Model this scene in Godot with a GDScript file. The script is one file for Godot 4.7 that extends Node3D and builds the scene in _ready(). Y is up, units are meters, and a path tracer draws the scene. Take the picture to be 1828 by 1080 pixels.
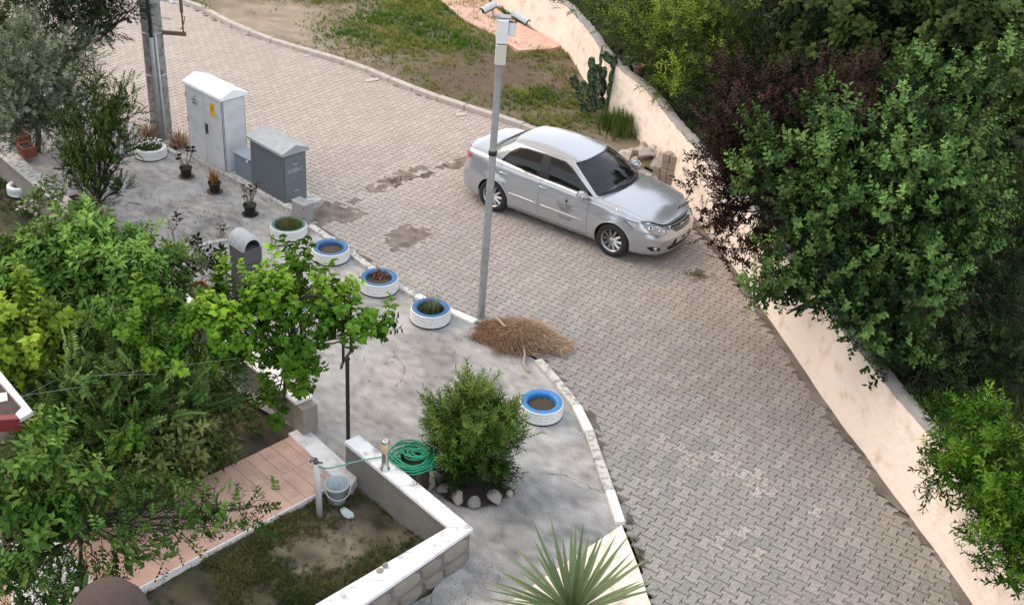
extends Node3D

var rng := RandomNumberGenerator.new()
var noise := FastNoiseLite.new()
var M := {}
var taken := {}
var eye := Vector3(0, 9.61, 0)
var look := Basis()


# ---------------------------------------------------------------- small helpers
func rf(a: float, b: float) -> float:
	return rng.randf_range(a, b)

func put(o: Node3D, called: String, parent: Node = self) -> Node3D:
	var key := str(parent.get_instance_id()) + called
	var k: int = taken.get(key, 0)
	taken[key] = k + 1
	o.name = called if k == 0 else "%s_%03d" % [called, k]
	parent.add_child(o, true)
	return o

func tag(o: Node, label: String, category := "", group := "", kind := "") -> Node:
	if label: o.set_meta("label", label)
	if category: o.set_meta("category", category)
	if group: o.set_meta("group", group)
	if kind: o.set_meta("kind", kind)
	return o

func thing(called: String, at: Vector3, turn := 0.0) -> Node3D:
	var o := Node3D.new()
	o.position = at
	o.rotation.y = turn
	put(o, called)
	return o

func S() -> SurfaceTool:
	var st := SurfaceTool.new()
	st.begin(Mesh.PRIMITIVE_TRIANGLES)
	return st

func F() -> SurfaceTool:      # flat shaded
	var st := S()
	st.set_smooth_group(-1)
	return st

func obj(called: String, st: SurfaceTool, m: Material, parent: Node = self) -> MeshInstance3D:
	st.generate_normals()
	var o := MeshInstance3D.new()
	o.mesh = st.commit()
	o.material_override = m
	put(o, called, parent)
	return o

func inst(called: String, mesh: Mesh, m: Material, parent: Node, xf: Transform3D) -> MeshInstance3D:
	var o := MeshInstance3D.new()
	o.mesh = mesh
	o.material_override = m
	o.transform = xf
	put(o, called, parent)
	return o

func tri(st: SurfaceTool, a: Vector3, b: Vector3, c: Vector3) -> void:
	st.add_vertex(a); st.add_vertex(c); st.add_vertex(b)

func quad(st: SurfaceTool, a: Vector3, b: Vector3, c: Vector3, d: Vector3) -> void:
	tri(st, a, b, c); tri(st, a, c, d)

func face(st: SurfaceTool, pts: Array, out: Vector3) -> void:
	var n: Vector3 = (pts[1] - pts[0]).cross(pts[2] - pts[0])
	if n.dot(out) < 0.0: pts.reverse()
	for i in range(1, pts.size() - 1): tri(st, pts[0], pts[i], pts[i + 1])

func box(st: SurfaceTool, c: Vector3, s: Vector3, b := 0.0, q := Basis()) -> void:
	var h := s * 0.5
	b = minf(b, minf(h.x, minf(h.y, h.z)) * 0.9)
	for ax in 3:
		for sg in [-1.0, 1.0]:
			var pts := []
			for k in 4:
				var u: float = [-1.0, 1.0, 1.0, -1.0][k]
				var v: float = [-1.0, -1.0, 1.0, 1.0][k]
				var p := Vector3()
				p[ax] = sg * h[ax]
				p[(ax + 1) % 3] = u * (h[(ax + 1) % 3] - b)
				p[(ax + 2) % 3] = v * (h[(ax + 2) % 3] - b)
				pts.append(c + q * p)
			var n := Vector3(); n[ax] = sg
			face(st, pts, q * n)
	if b <= 0.0: return
	for ax in 3:
		var i := (ax + 1) % 3
		var j := (ax + 2) % 3
		for si in [-1.0, 1.0]:
			for sj in [-1.0, 1.0]:
				var pts := []
				for k in 4:
					var p := Vector3()
					p[ax] = (h[ax] - b) * (1.0 if k == 1 or k == 2 else -1.0)
					p[i] = si * (h[i] if k < 2 else h[i] - b)
					p[j] = sj * (h[j] - b if k < 2 else h[j])
					pts.append(c + q * p)
				var n := Vector3(); n[i] = si; n[j] = sj
				face(st, pts, q * n)
	for sx in [-1.0, 1.0]:
		for sy in [-1.0, 1.0]:
			for sz in [-1.0, 1.0]:
				var p := Vector3(sx * h.x, sy * h.y, sz * h.z)
				face(st, [c + q * (p - Vector3(0, sy * b, sz * b)), c + q * (p - Vector3(sx * b, 0, sz * b)), c + q * (p - Vector3(sx * b, sy * b, 0))], q * Vector3(sx, sy, sz))

func tube(st: SurfaceTool, pts: Array, r, n := 8, cap := true) -> void:
	var rings := []
	var side := Vector3.ZERO
	for i in pts.size():
		var d: Vector3 = (pts[mini(i + 1, pts.size() - 1)] - pts[maxi(i - 1, 0)]).normalized()
		if side == Vector3.ZERO: side = d.cross(Vector3.UP if absf(d.y) < 0.9 else Vector3.RIGHT).normalized()
		side = (side - d * side.dot(d)).normalized()
		var up := d.cross(side)
		var rad: float = r[i] if r is Array else r
		var ring := []
		for k in n:
			var a := TAU * k / n
			ring.append(pts[i] + (side * cos(a) + up * sin(a)) * rad)
		rings.append(ring)
	for i in pts.size() - 1:
		for k in n:
			quad(st, rings[i][k], rings[i][(k + 1) % n], rings[i + 1][(k + 1) % n], rings[i + 1][k])
	if cap:
		for e in [0, pts.size() - 1]:
			for k in range(1, n - 1):
				if e == 0: tri(st, rings[e][0], rings[e][k + 1], rings[e][k])
				else: tri(st, rings[e][0], rings[e][k], rings[e][k + 1])

func curve(pts: Array, per := 6) -> Array:
	var out := []
	for i in pts.size() - 1:
		var p0 = pts[maxi(i - 1, 0)]
		var p3 = pts[mini(i + 2, pts.size() - 1)]
		for k in per:
			out.append(pts[i].cubic_interpolate(pts[i + 1], p0, p3, float(k) / per))
	out.append(pts[-1])
	return out

func lathe(st: SurfaceTool, prof: Array, n: int, xf := Transform3D(), a0 := 0.0, a1 := TAU) -> void:
	for i in prof.size() - 1:
		for k in n:
			var p := []
			for q in [[i, k], [i, k + 1], [i + 1, k + 1], [i + 1, k]]:
				var a: float = a0 + (a1 - a0) * q[1] / n
				var v: Vector2 = prof[q[0]]
				p.append(xf * Vector3(cos(a) * v.x, v.y, -sin(a) * v.x))
			quad(st, p[0], p[1], p[2], p[3])

# a solid plate over a plan polygon (x, z), from height y0 to y1, the upper edge chamfered by b
func prism(st: SurfaceTool, poly: Array, y0: float, y1: float, b := 0.0, bottom := false) -> void:
	var pp := PackedVector2Array(poly)
	if Geometry2D.is_polygon_clockwise(pp): pp.reverse()
	var top := pp
	if b > 0.0:
		var o := Geometry2D.offset_polygon(pp, -b)
		if o.size() == 1 and o[0].size() == pp.size():
			top = o[0]
			var best := 0
			for i in top.size():
				if top[i].distance_squared_to(pp[0]) < top[best].distance_squared_to(pp[0]): best = i
			var t2 := PackedVector2Array()
			for i in top.size(): t2.append(top[(best + i) % top.size()])
			top = t2
		else: b = 0.0
	var ids := Geometry2D.triangulate_polygon(top)
	for i in range(0, ids.size(), 3):
		var p := []
		for k in 3: p.append(Vector3(top[ids[i + k]].x, y1, top[ids[i + k]].y))
		face(st, p, Vector3.UP)
	var n := pp.size()
	for i in n:
		var j := (i + 1) % n
		var d := pp[j] - pp[i]
		var out := Vector3(d.y, 0, -d.x)
		if b > 0.0:
			face(st, [Vector3(pp[i].x, y1 - b, pp[i].y), Vector3(pp[j].x, y1 - b, pp[j].y), Vector3(top[j].x, y1, top[j].y), Vector3(top[i].x, y1, top[i].y)], out + Vector3.UP * d.length())
		face(st, [Vector3(pp[i].x, y0, pp[i].y), Vector3(pp[j].x, y0, pp[j].y), Vector3(pp[j].x, y1 - b, pp[j].y), Vector3(pp[i].x, y1 - b, pp[i].y)], out)
	if bottom:
		ids = Geometry2D.triangulate_polygon(pp)
		for i in range(0, ids.size(), 3):
			var p := []
			for k in 3: p.append(Vector3(pp[ids[i + k]].x, y0, pp[ids[i + k]].y))
			face(st, p, Vector3.DOWN)

# a polygon in parameter space, cut into cells and laid out by f(Vector2) -> Vector3
func sheet(st: SurfaceTool, poly: Array, cell: Vector2, f: Callable, c = null) -> void:
	var pp := PackedVector2Array(poly)
	var lo := pp[0]
	var hi := pp[0]
	for p in pp:
		lo = lo.min(p); hi = hi.max(p)
	var a := Vector2i((lo / cell).floor())
	var b := Vector2i((hi / cell).ceil())
	for i in range(a.x, b.x):
		for j in range(a.y, b.y):
			var r := PackedVector2Array([Vector2(i, j) * cell, Vector2(i + 1, j) * cell, Vector2(i + 1, j + 1) * cell, Vector2(i, j + 1) * cell])
			for got in Geometry2D.intersect_polygons(r, pp):
				var ids := PackedInt32Array([0, 1, 2, 0, 2, 3]) if got.size() == 4 else Geometry2D.triangulate_polygon(got)
				for k in ids:
					var p := got[k].snapped(Vector2(0.0001, 0.0001))
					if c != null: st.set_color(c.call(p))
					st.add_vertex(f.call(p))

func ico() -> Array:
	var t := (1.0 + sqrt(5.0)) / 2.0
	var v := []
	for a in [-1.0, 1.0]:
		for b in [-t, t]:
			v.append(Vector3(a, b, 0).normalized()); v.append(Vector3(0, a, b).normalized()); v.append(Vector3(b, 0, a).normalized())
	var f := []
	for i in 12:
		for j in range(i + 1, 12):
			for k in range(j + 1, 12):
				if v[i].distance_to(v[j]) < 1.1 and v[j].distance_to(v[k]) < 1.1 and v[i].distance_to(v[k]) < 1.1: f.append([v[i], v[j], v[k]])
	return f

# an angular stone: a lump with planes cut off it
func rock(st: SurfaceTool, c: Vector3, s: Vector3, cuts := 7, subdiv := 1) -> void:
	var planes := []
	for i in cuts:
		var n := Vector3(rf(-1, 1), rf(-1, 1), rf(-1, 1)).normalized()
		planes.append([n, rf(0.38, 0.72)])
	var q := Basis(Vector3.UP, rf(0, TAU))
	var fs := ico()
	for s_ in subdiv:
		var g := []
		for t in fs:
			var ab: Vector3 = ((t[0] + t[1]) * 0.5).normalized()
			var bc: Vector3 = ((t[1] + t[2]) * 0.5).normalized()
			var ca: Vector3 = ((t[2] + t[0]) * 0.5).normalized()
			g.append_array([[t[0], ab, ca], [ab, t[1], bc], [ca, bc, t[2]], [ab, bc, ca]])
		fs = g
	for t in fs:
		var p := []
		for v in t:
			var w: Vector3 = v
			for pl in planes:
				var d: float = w.dot(pl[0]) - pl[1]
				if d > 0: w -= pl[0] * d
			p.append(c + q * (w * s))
		face(st, p, p[0] + p[1] + p[2] - c * 3.0)


# ---------------------------------------------------------------- materials
func grain(sd: int, freq: float, stops: Array, oct := 4, size := 512, kind := FastNoiseLite.TYPE_SIMPLEX_SMOOTH) -> NoiseTexture2D:
	var n := FastNoiseLite.new()
	n.seed = sd; n.frequency = freq; n.fractal_octaves = oct; n.noise_type = kind
	var t := NoiseTexture2D.new()
	t.width = size; t.height = size; t.seamless = true; t.noise = n
	if stops:
		var g := Gradient.new()
		var offs := PackedFloat32Array()
		var cols := PackedColorArray()
		for s in stops:
			offs.append(s[0]); cols.append(s[1] if s[1] is Color else Color(s[1], s[1], s[1]))
		g.offsets = offs; g.colors = cols
		t.color_ramp = g
	return t

func mat(col: Color, rough := 0.85, o := {}) -> StandardMaterial3D:
	var m := StandardMaterial3D.new()
	m.albedo_color = col.linear_to_srgb()
	m.roughness = rough
	m.cull_mode = BaseMaterial3D.CULL_DISABLED
	if o.has("metal"): m.metallic = o.metal
	if o.get("vc", false): m.vertex_color_use_as_albedo = true
	if o.has("tex"): m.albedo_texture = o.tex
	if o.has("bump"):
		m.heightmap_enabled = true; m.heightmap_texture = o.bump; m.heightmap_scale = o.get("depth", 1.0)
	if o.has("tex") or o.has("bump"):
		m.uv1_triplanar = not o.has("uv")
		m.uv1_world_triplanar = o.get("world", true) and not o.has("uv")
		var s: float = o.get("scale", 1.0)
		m.uv1_scale = Vector3(s, s, s)
	if o.has("coat"): 
		m.clearcoat_enabled = true; m.clearcoat = o.coat; m.clearcoat_roughness = 0.08
	if o.has("back"):
		m.backlight_enabled = true; m.backlight = o.back
	if o.has("spec"): m.metallic_specular = o.spec
	return m

func glass(col: Color, alpha: float) -> StandardMaterial3D:
	var m := StandardMaterial3D.new()
	m.albedo_color = Color(col.r, col.g, col.b, alpha)
	m.transparency = BaseMaterial3D.TRANSPARENCY_ALPHA
	m.roughness = 0.03
	m.cull_mode = BaseMaterial3D.CULL_DISABLED
	return m

func make_materials() -> void:
	var fine := grain(11, 0.07, [[0.0, 0.78], [0.5, 0.93], [1.0, 1.0]], 6)
	var blot := grain(12, 0.012, [[0.0, 0.84], [0.5, 0.95], [1.0, 1.0]], 7)
	var rough := grain(13, 0.12, [], 4)
	var soft := grain(14, 0.03, [], 4)
	var streak := grain(15, 0.035, [[0.0, Color(0.84, 0.8, 0.76)], [0.3, Color(0.95, 0.94, 0.92)], [0.5, Color(1, 1, 1)], [1.0, Color(1, 0.99, 0.98)]], 7)
	M.fine = fine; M.blot = blot; M.roughtex = rough; M.soft = soft
	M.concrete = mat(Color(1, 1, 1), 0.9, {"vc": true, "tex": fine, "scale": 0.9, "bump": rough, "depth": 0.5})
	M.soil = mat(Color(1, 1, 1), 0.95, {"vc": true, "tex": fine, "scale": 1.4, "bump": rough, "depth": 2.5})
	M.joint = mat(Color(1, 1, 1), 0.95, {"vc": true, "tex": fine, "scale": 2.0})
	var scuff := grain(16, 0.05, [[0.0, 0.8], [0.4, 0.92], [0.75, 1.0], [1.0, 1.0]], 6)
	M.paver = mat(Color(1, 1, 1), 0.85, {"vc": true, "tex": scuff, "scale": 0.7, "bump": rough, "depth": 0.25})
	M.pavers = []
	for c in [Color(0.315, 0.30, 0.282), Color(0.325, 0.302, 0.29), Color(0.288, 0.275, 0.26), Color(0.30, 0.297, 0.272), Color(0.35, 0.328, 0.31), Color(0.27, 0.267, 0.252)]:
		M.pavers.append(mat(c, 0.85, {"tex": scuff, "scale": 0.7, "bump": rough, "depth": 0.25}))
	var pale := grain(17, 0.02, [[0.0, Color(0.78, 0.77, 0.76)], [0.45, Color(0.85, 0.84, 0.83)], [0.62, Color(1, 1, 1)], [1.0, Color(1, 1, 1)]], 7)
	for c in [Color(0.41, 0.382, 0.36), Color(0.46, 0.43, 0.41)]:
		M.pavers.append(mat(c, 0.85, {"tex": pale, "scale": 1.6, "bump": rough, "depth": 0.25}))
	M.white_paint = mat(Color(0.83, 0.82, 0.8), 0.75, {"tex": streak, "scale": 0.9, "bump": rough, "depth": 0.3})
	M.old_white = mat(Color(0.6, 0.58, 0.55), 0.85, {"tex": grain(18, 0.02, [[0.0, 0.6], [0.35, 0.82], [0.5, 0.96], [1.0, 1.0]], 7), "scale": 0.8, "bump": rough, "depth": 0.5})
	M.plaster = mat(Color(0.93, 0.82, 0.735), 0.9, {"tex": grain(19, 0.01, [[0.0, Color(0.84, 0.76, 0.68)], [0.2, Color(0.96, 0.93, 0.9)], [0.34, Color(1, 0.99, 0.98)], [1.0, Color(1, 1, 1)]], 8), "scale": 0.3, "bump": soft, "depth": 1.5})
	M.wall_grey = mat(Color(0.24, 0.225, 0.2), 0.92, {"tex": blot, "scale": 0.7, "bump": rough, "depth": 0.8})
	M.mortar = mat(Color(0.33, 0.31, 0.285), 0.95, {"tex": blot, "scale": 0.7, "bump": rough, "depth": 1.0})
	M.coping = mat(Color(0.9, 0.89, 0.88), 0.6, {"tex": grain(20, 0.01, [[0.0, 0.66], [0.32, 0.88], [0.5, 0.99], [1.0, 1.0]], 8), "scale": 0.8})
	M.marble = mat(Color(0.86, 0.83, 0.8), 0.55, {"tex": grain(21, 0.012, [[0.0, 0.8], [0.5, 0.95], [1.0, 1.0]], 5), "scale": 0.6})
	M.cream = mat(Color(0.82, 0.76, 0.66), 0.8, {"tex": streak, "scale": 0.3, "bump": rough, "depth": 0.25})
	M.kerb_far = mat(Color(0.56, 0.5, 0.45), 0.9, {"tex": blot, "scale": 0.8, "bump": rough, "depth": 0.8})
	M.tile = []
	for c in [Color(0.7, 0.445, 0.35), Color(0.71, 0.45, 0.357), Color(0.692, 0.438, 0.345)]:
		M.tile.append(mat(c, 0.7, {"tex": blot, "scale": 0.5, "bump": rough, "depth": 0.15}))
	M.tile_pale = mat(Color(0.66, 0.47, 0.39), 0.8, {"tex": blot, "scale": 0.8})
	M.stone = []
	for c in [Color(0.3, 0.27, 0.235), Color(0.36, 0.32, 0.275), Color(0.26, 0.245, 0.225), Color(0.4, 0.33, 0.25)]:
		M.stone.append(mat(c, 0.9, {"tex": blot, "scale": 1.5, "bump": rough, "depth": 1.0}))
	M.rubble = []
	for c in [Color(0.62, 0.54, 0.48), Color(0.55, 0.47, 0.41), Color(0.7, 0.63, 0.57), Color(0.5, 0.4, 0.35)]:
		M.rubble.append(mat(c, 0.9, {"tex": blot, "scale": 2.0, "bump": rough, "depth": 0.8}))
	M.block = mat(Color(0.42, 0.35, 0.285), 0.92, {"tex": fine, "scale": 2.5, "bump": rough, "depth": 0.6})
	M.tyre_white = mat(Color(0.78, 0.79, 0.78), 0.6, {"tex": streak, "scale": 1.3})
	M.tyre_blue = mat(Color(0.035, 0.16, 0.36), 0.5, {"tex": grain(22, 0.05, [[0.0, 0.7], [0.5, 0.95], [1.0, 1.0]]), "scale": 1.2})
	M.tyre_teal = mat(Color(0.1, 0.2, 0.21), 0.6, {"tex": blot, "scale": 1.2})
	M.rubber = mat(Color(0.018, 0.018, 0.019), 0.75)
	M.dirt = mat(Color(0.17, 0.125, 0.085), 0.95, {"tex": fine, "scale": 3.0, "bump": rough, "depth": 2.0})
	M.dark_dirt = mat(Color(0.06, 0.045, 0.035), 0.95, {"tex": fine, "scale": 3.0, "bump": rough, "depth": 2.0})
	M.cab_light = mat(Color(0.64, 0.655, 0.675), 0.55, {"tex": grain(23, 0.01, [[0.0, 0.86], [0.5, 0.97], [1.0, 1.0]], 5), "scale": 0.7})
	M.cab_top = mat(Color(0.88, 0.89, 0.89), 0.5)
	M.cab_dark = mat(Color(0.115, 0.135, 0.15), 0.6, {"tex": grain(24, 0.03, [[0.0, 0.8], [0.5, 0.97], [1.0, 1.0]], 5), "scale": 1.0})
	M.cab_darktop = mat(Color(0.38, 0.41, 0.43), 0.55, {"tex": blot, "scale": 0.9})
	M.cab_blue = mat(Color(0.2, 0.255, 0.3), 0.55, {"tex": blot, "scale": 0.8})
	M.pole = mat(Color(0.32, 0.315, 0.3), 0.9, {"tex": grain(25, 0.02, [[0.0, 0.5], [0.4, 0.8], [0.6, 0.95], [1.0, 1.0]], 6), "scale": 0.6, "bump": rough, "depth": 0.5})
	M.galv = mat(Color(0.4, 0.41, 0.41), 0.5, {"metal": 0.35, "tex": blot, "scale": 1.0})
	M.steel = mat(Color(0.5, 0.49, 0.47), 0.3, {"metal": 0.8})
	M.pvc = mat(Color(0.5, 0.51, 0.52), 0.5)
	M.black = mat(Color(0.012, 0.012, 0.013), 0.5)
	M.iron = mat(Color(0.02, 0.018, 0.017), 0.55)
	M.rust = mat(Color(0.16, 0.1, 0.075), 0.85, {"tex": blot, "scale": 2.0})
	M.ivory = mat(Color(0.6, 0.57, 0.48), 0.5)
	M.white_plastic = mat(Color(0.75, 0.75, 0.74), 0.4)
	M.yellow = mat(Color(0.75, 0.42, 0.02), 0.5)
	M.hose = mat(Color(0.02, 0.33, 0.17), 0.4)
	M.bark = mat(Color(0.11, 0.085, 0.065), 0.95, {"tex": fine, "scale": 3.0, "bump": rough, "depth": 1.5})
	M.pale_wood = mat(Color(0.48, 0.4, 0.31), 0.85, {"tex": fine, "scale": 4.0})
	M.twig = mat(Color(0.09, 0.07, 0.045), 0.9)
	M.pot = mat(Color(0.022, 0.022, 0.023), 0.6)
	M.terracotta = mat(Color(0.3, 0.1, 0.06), 0.8, {"tex": blot, "scale": 2.0})
	M.red_metal = mat(Color(0.2, 0.028, 0.035), 0.5)
	M.roof_sheen = mat(Color(0.72, 0.72, 0.74), 0.5, {"tex": streak, "scale": 1.2})  # whitish sheen of the red edge metal, painted as its colour
	M.brown_felt = mat(Color(0.1, 0.07, 0.06), 0.9, {"tex": blot, "scale": 1.5, "bump": rough, "depth": 1.0})
	M.ink = mat(Color(0.05, 0.055, 0.06), 0.6)


# ---------------------------------------------------------------- leaves
# colours of leaves vary from copy to copy; inside one sprig they vary from leaf to leaf
func leaf_mat(rough := 0.5, back := 0.35) -> StandardMaterial3D:
	return mat(Color(1, 1, 1), rough, {"vc": true, "back": Color(back * 0.75, back, back * 0.2), "spec": 0.22})

func leaf(st: SurfaceTool, at: Vector3, d: Vector3, up: Vector3, l: float, w: float, bend: float, fold: float) -> void:
	var side := d.cross(up).normalized()
	up = side.cross(d).normalized()
	var mid := at + d * l * 0.48 - up * bend * l * 0.12
	var tip := at + d * l - up * bend * l * 0.45
	var e1 := mid + side * w * 0.5 + up * fold * w
	var e2 := mid - side * w * 0.5 + up * fold * w
	tri(st, at, e1, mid); tri(st, at, mid, e2); tri(st, e1, tip, mid); tri(st, mid, tip, e2)

func lobed(st: SurfaceTool, at: Vector3, d: Vector3, up: Vector3, l: float, w: float, bend: float) -> void:
	var side := d.cross(up).normalized()
	up = side.cross(d).normalized()
	var c := at + d * l * 0.4
	var ring := []
	for k in 10:
		var a := PI + TAU * k / 10.0
		var r: float = [0.2, 0.5, 0.38, 0.6, 0.43, 0.68, 0.43, 0.6, 0.38, 0.5][k] * rf(0.88, 1.12)
		ring.append(c + d * (cos(a) * r * l) + side * (sin(a) * r * w) - up * bend * r * r * l * 1.1)
	for k in 10: tri(st, c + up * 0.06 * l, ring[k], ring[(k + 1) % 10])

# o: n leaves, l length, w width, stem length, spread (0 along the stem .. 1 across), bend, lobes
func sprig(o: Dictionary) -> ArrayMesh:
	var st := F()
	var n: int = o.n
	var stem: float = o.stem
	var sway := Vector3(rf(-0.15, 0.15), 0, rf(-0.15, 0.15)) * stem
	var sc: Color = o.get("stem_col", Color(0.55, 0.5, 0.35))
	if o.get("has_stem", true):
		st.set_color(sc)
		tube(st, [Vector3.ZERO, Vector3(0, stem * 0.5, 0) + sway * 0.4, Vector3(0, stem, 0) + sway], [o.get("thick", 0.004), o.get("thick", 0.004) * 0.8, 0.0015], 3, false)
	for i in n:
		var t := (i + 0.6) / n
		var at := Vector3(0, stem * t, 0) + sway * t * t
		var a := i * 2.4 + rf(-0.5, 0.5)
		if o.get("flat", false): a = (PI if i % 2 else 0.0) + rf(-0.25, 0.25)
		var sp: float = o.spread * rf(0.8, 1.15) * (1.15 - 0.5 * t)
		var out := Vector3(cos(a), 0, sin(a))
		var d := (out * sin(sp * PI / 2) + Vector3.UP * cos(sp * PI / 2)).normalized()
		var up := (Vector3.UP + out * -0.3 + Vector3(rf(-0.4, 0.4), 0, rf(-0.4, 0.4))).normalized()
		if absf(d.dot(up)) > 0.92: up = out * -1.0
		var g := rf(0.78, 1.2)
		var y := rf(-0.06, 0.1)
		st.set_color(Color(g * (1.0 + y), g, g * (1.0 - y)))
		var k := rf(0.7, 1.15) * (1.0 - 0.35 * absf(t - 0.4))
		if o.get("lobes", false): lobed(st, at, d, up, o.l * k, o.w * k, o.bend * rf(0.5, 1.4))
		else: leaf(st, at, d, up, o.l * k, o.w * k, o.bend * rf(0.4, 1.5), o.get("fold", 0.12))
	st.generate_normals()
	return st.commit()

func sprigs(o: Dictionary, k := 3) -> Array:
	var out := []
	for i in k: out.append(sprig(o))
	return out

func foliage(parent: Node, called: String, meshes: Array, m: Material, xf: Array, col: Array, stuff := false) -> void:
	for i in meshes.size():
		var mine := []
		for k in range(i, xf.size(), meshes.size()): mine.append(k)
		if mine.is_empty(): continue
		var mm := MultiMesh.new()
		mm.transform_format = MultiMesh.TRANSFORM_3D
		mm.use_colors = true
		mm.mesh = meshes[i]
		mm.instance_count = mine.size()
		for k in mine.size():
			mm.set_instance_transform(k, xf[mine[k]])
			mm.set_instance_color(k, col[mine[k]])
		var o := MultiMeshInstance3D.new()
		o.multimesh = mm
		o.material_override = m
		put(o, called, parent)
		if stuff: o.set_meta("kind", "stuff")

# blob: [centre, radii, count, colour a (darkened for the shade inside the crown), colour b (young shoots)]; sprigs gather in clumps on the blob's shell
func crown(blobs: Array, xf: Array, col: Array, o := {}) -> void:
	var gap: float = o.get("gap", -0.25)
	var upw: float = o.get("up", 0.5)
	var size: float = o.get("size", 1.0)
	var lump: float = o.get("lump", 0.5)
	var per: float = o.get("per", 14.0)
	var cr: float = o.get("clump", 0.13)
	for b in blobs:
		var c: Vector3 = b[0]
		var r: Vector3 = b[1] if b[1] is Vector3 else Vector3.ONE * b[1]
		var off := Vector3(rf(-50, 50), rf(-50, 50), rf(-50, 50))
		var want := int(b[2] * o.get("many", 1.0))
		var clumps := maxi(1, int(want / per))
		for j in clumps:
			var d := Vector3(rng.randfn(), rng.randfn(), rng.randfn()).normalized()
			if d.y < -0.2 and rng.randf() < o.get("thin_under", 0.5): d.y = -d.y
			var lumps := 1.0 + lump * noise.get_noise_3dv(d * 90.0 + off)
			var rad: float = (1.0 - o.get("depth", 0.6) * pow(rng.randf(), 2.2)) * lumps
			var cc: Vector3 = c + d * r * rad
			if noise.get_noise_3dv(cc * o.get("gap_freq", 110.0) + off) < gap: continue
			var out: Vector3 = (d * o.get("out", 0.7) + Vector3.UP * upw + Vector3(rf(-1, 1), rf(-1, 1), rf(-1, 1)) * 0.3).normalized()
			var tone := rf(0.72, 1.25)
			var young: float = rf(-0.3, 0.25) + o.get("tips", 0.5) * maxf(0.0, d.y) * rad
			var k_n := int(ceil(want / float(clumps)))
			for k in k_n:
				var u := Vector3(rng.randfn(), rng.randfn(), rng.randfn()) * 0.6
				var l := u.dot(out)
				u += out * l * o.get("long", 0.5)
				var p: Vector3 = cc + u * cr
				var y: Vector3 = (out * 0.8 + u.normalized() * 0.7 + Vector3(rf(-1, 1), rf(-1, 1), rf(-1, 1)) * 0.35).normalized()
				var x := y.cross(Vector3(rf(-1, 1), rf(-1, 1), rf(-1, 1))).normalized()
				var q := Basis(x, y, x.cross(y)).scaled_local(Vector3.ONE * size * rf(0.5, 1.35))
				xf.append(Transform3D(q, p))
				var t := clampf(young + 0.45 * l + rf(-0.12, 0.12), 0.0, 1.0)
				col.append(cmul(b[3].lerp(b[4], t), tone * rf(0.85, 1.15)))

func limb(st: SurfaceTool, a: Vector3, b: Vector3, r0: float, r1: float, wob := 0.12, n := 6) -> void:
	var pts := []
	var rs := []
	var l := a.distance_to(b)
	for i in 7:
		var t := i / 6.0
		var w := Vector3(rf(-1, 1), rf(-0.5, 0.5), rf(-1, 1)) * wob * l * sin(t * PI) * 0.5
		pts.append(a.lerp(b, t) + w); rs.append(lerpf(r0, r1, t))
	tube(st, pts, rs, n, false)

# a woody plant: trunk and limbs as parts, foliage over blobs of sprigs
func plant(called: String, label: String, category: String, base: Vector3, blobs: Array, meshes: Array, lm: Material, o := {}) -> Node3D:
	var t := thing(called, base)
	tag(t, label, category, o.get("group", ""))
	var top: Vector3 = o.get("fork", base + Vector3(0, 0.6, 0)) - base
	var r: float = o.get("trunk", 0.06)
	if r > 0.0:
		var st := S()
		tube(st, curve([Vector3(0, -0.1, 0), Vector3(rf(-0.05, 0.05), top.y * 0.5, rf(-0.05, 0.05)) + Vector3(top.x, 0, top.z) * 0.4, top], 4), [r * 1.25, r * 1.1, r, r, r * 0.95, r * 0.9, r * 0.85, r * 0.85, r * 0.8], 8)
		obj(o.get("trunk_name", "trunk"), st, o.get("bark", M.bark), t)
		st = S()
		for b in blobs:
			limb(st, top, b[0] - base, r * 0.6, r * 0.15)
			for k in 3: limb(st, top.lerp(b[0] - base, 0.6), b[0] - base + Vector3(rf(-1, 1), rf(-0.3, 1), rf(-1, 1)) * (b[1].x if b[1] is Vector3 else b[1]) * 0.7, r * 0.25, 0.004, 0.2, 4)
		obj("branches", st, o.get("bark", M.bark), t)
	var xf := []
	var col := []
	crown(blobs, xf, col, o)
	for k in xf.size(): xf[k].origin -= base
	foliage(t, o.get("crown_name", "foliage"), meshes, lm, xf, col, true)
	return t

func plane(st: SurfaceTool, poly: Array, y: float, cell: float, c: Callable, bumps := 0.0) -> void:
	sheet(st, poly, Vector2(cell, cell), func(p): return Vector3(p.x, y + bumps * noise.get_noise_2d(p.x * 70.0, p.y * 70.0), p.y), c)

func nz(p: Vector2, f: float, s := 0.0) -> float:
	return noise.get_noise_2d(p.x * f + s, p.y * f - s)


func cmul(c: Color, k: float) -> Color:
	return Color(c.r * k, c.g * k, c.b * k)

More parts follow.
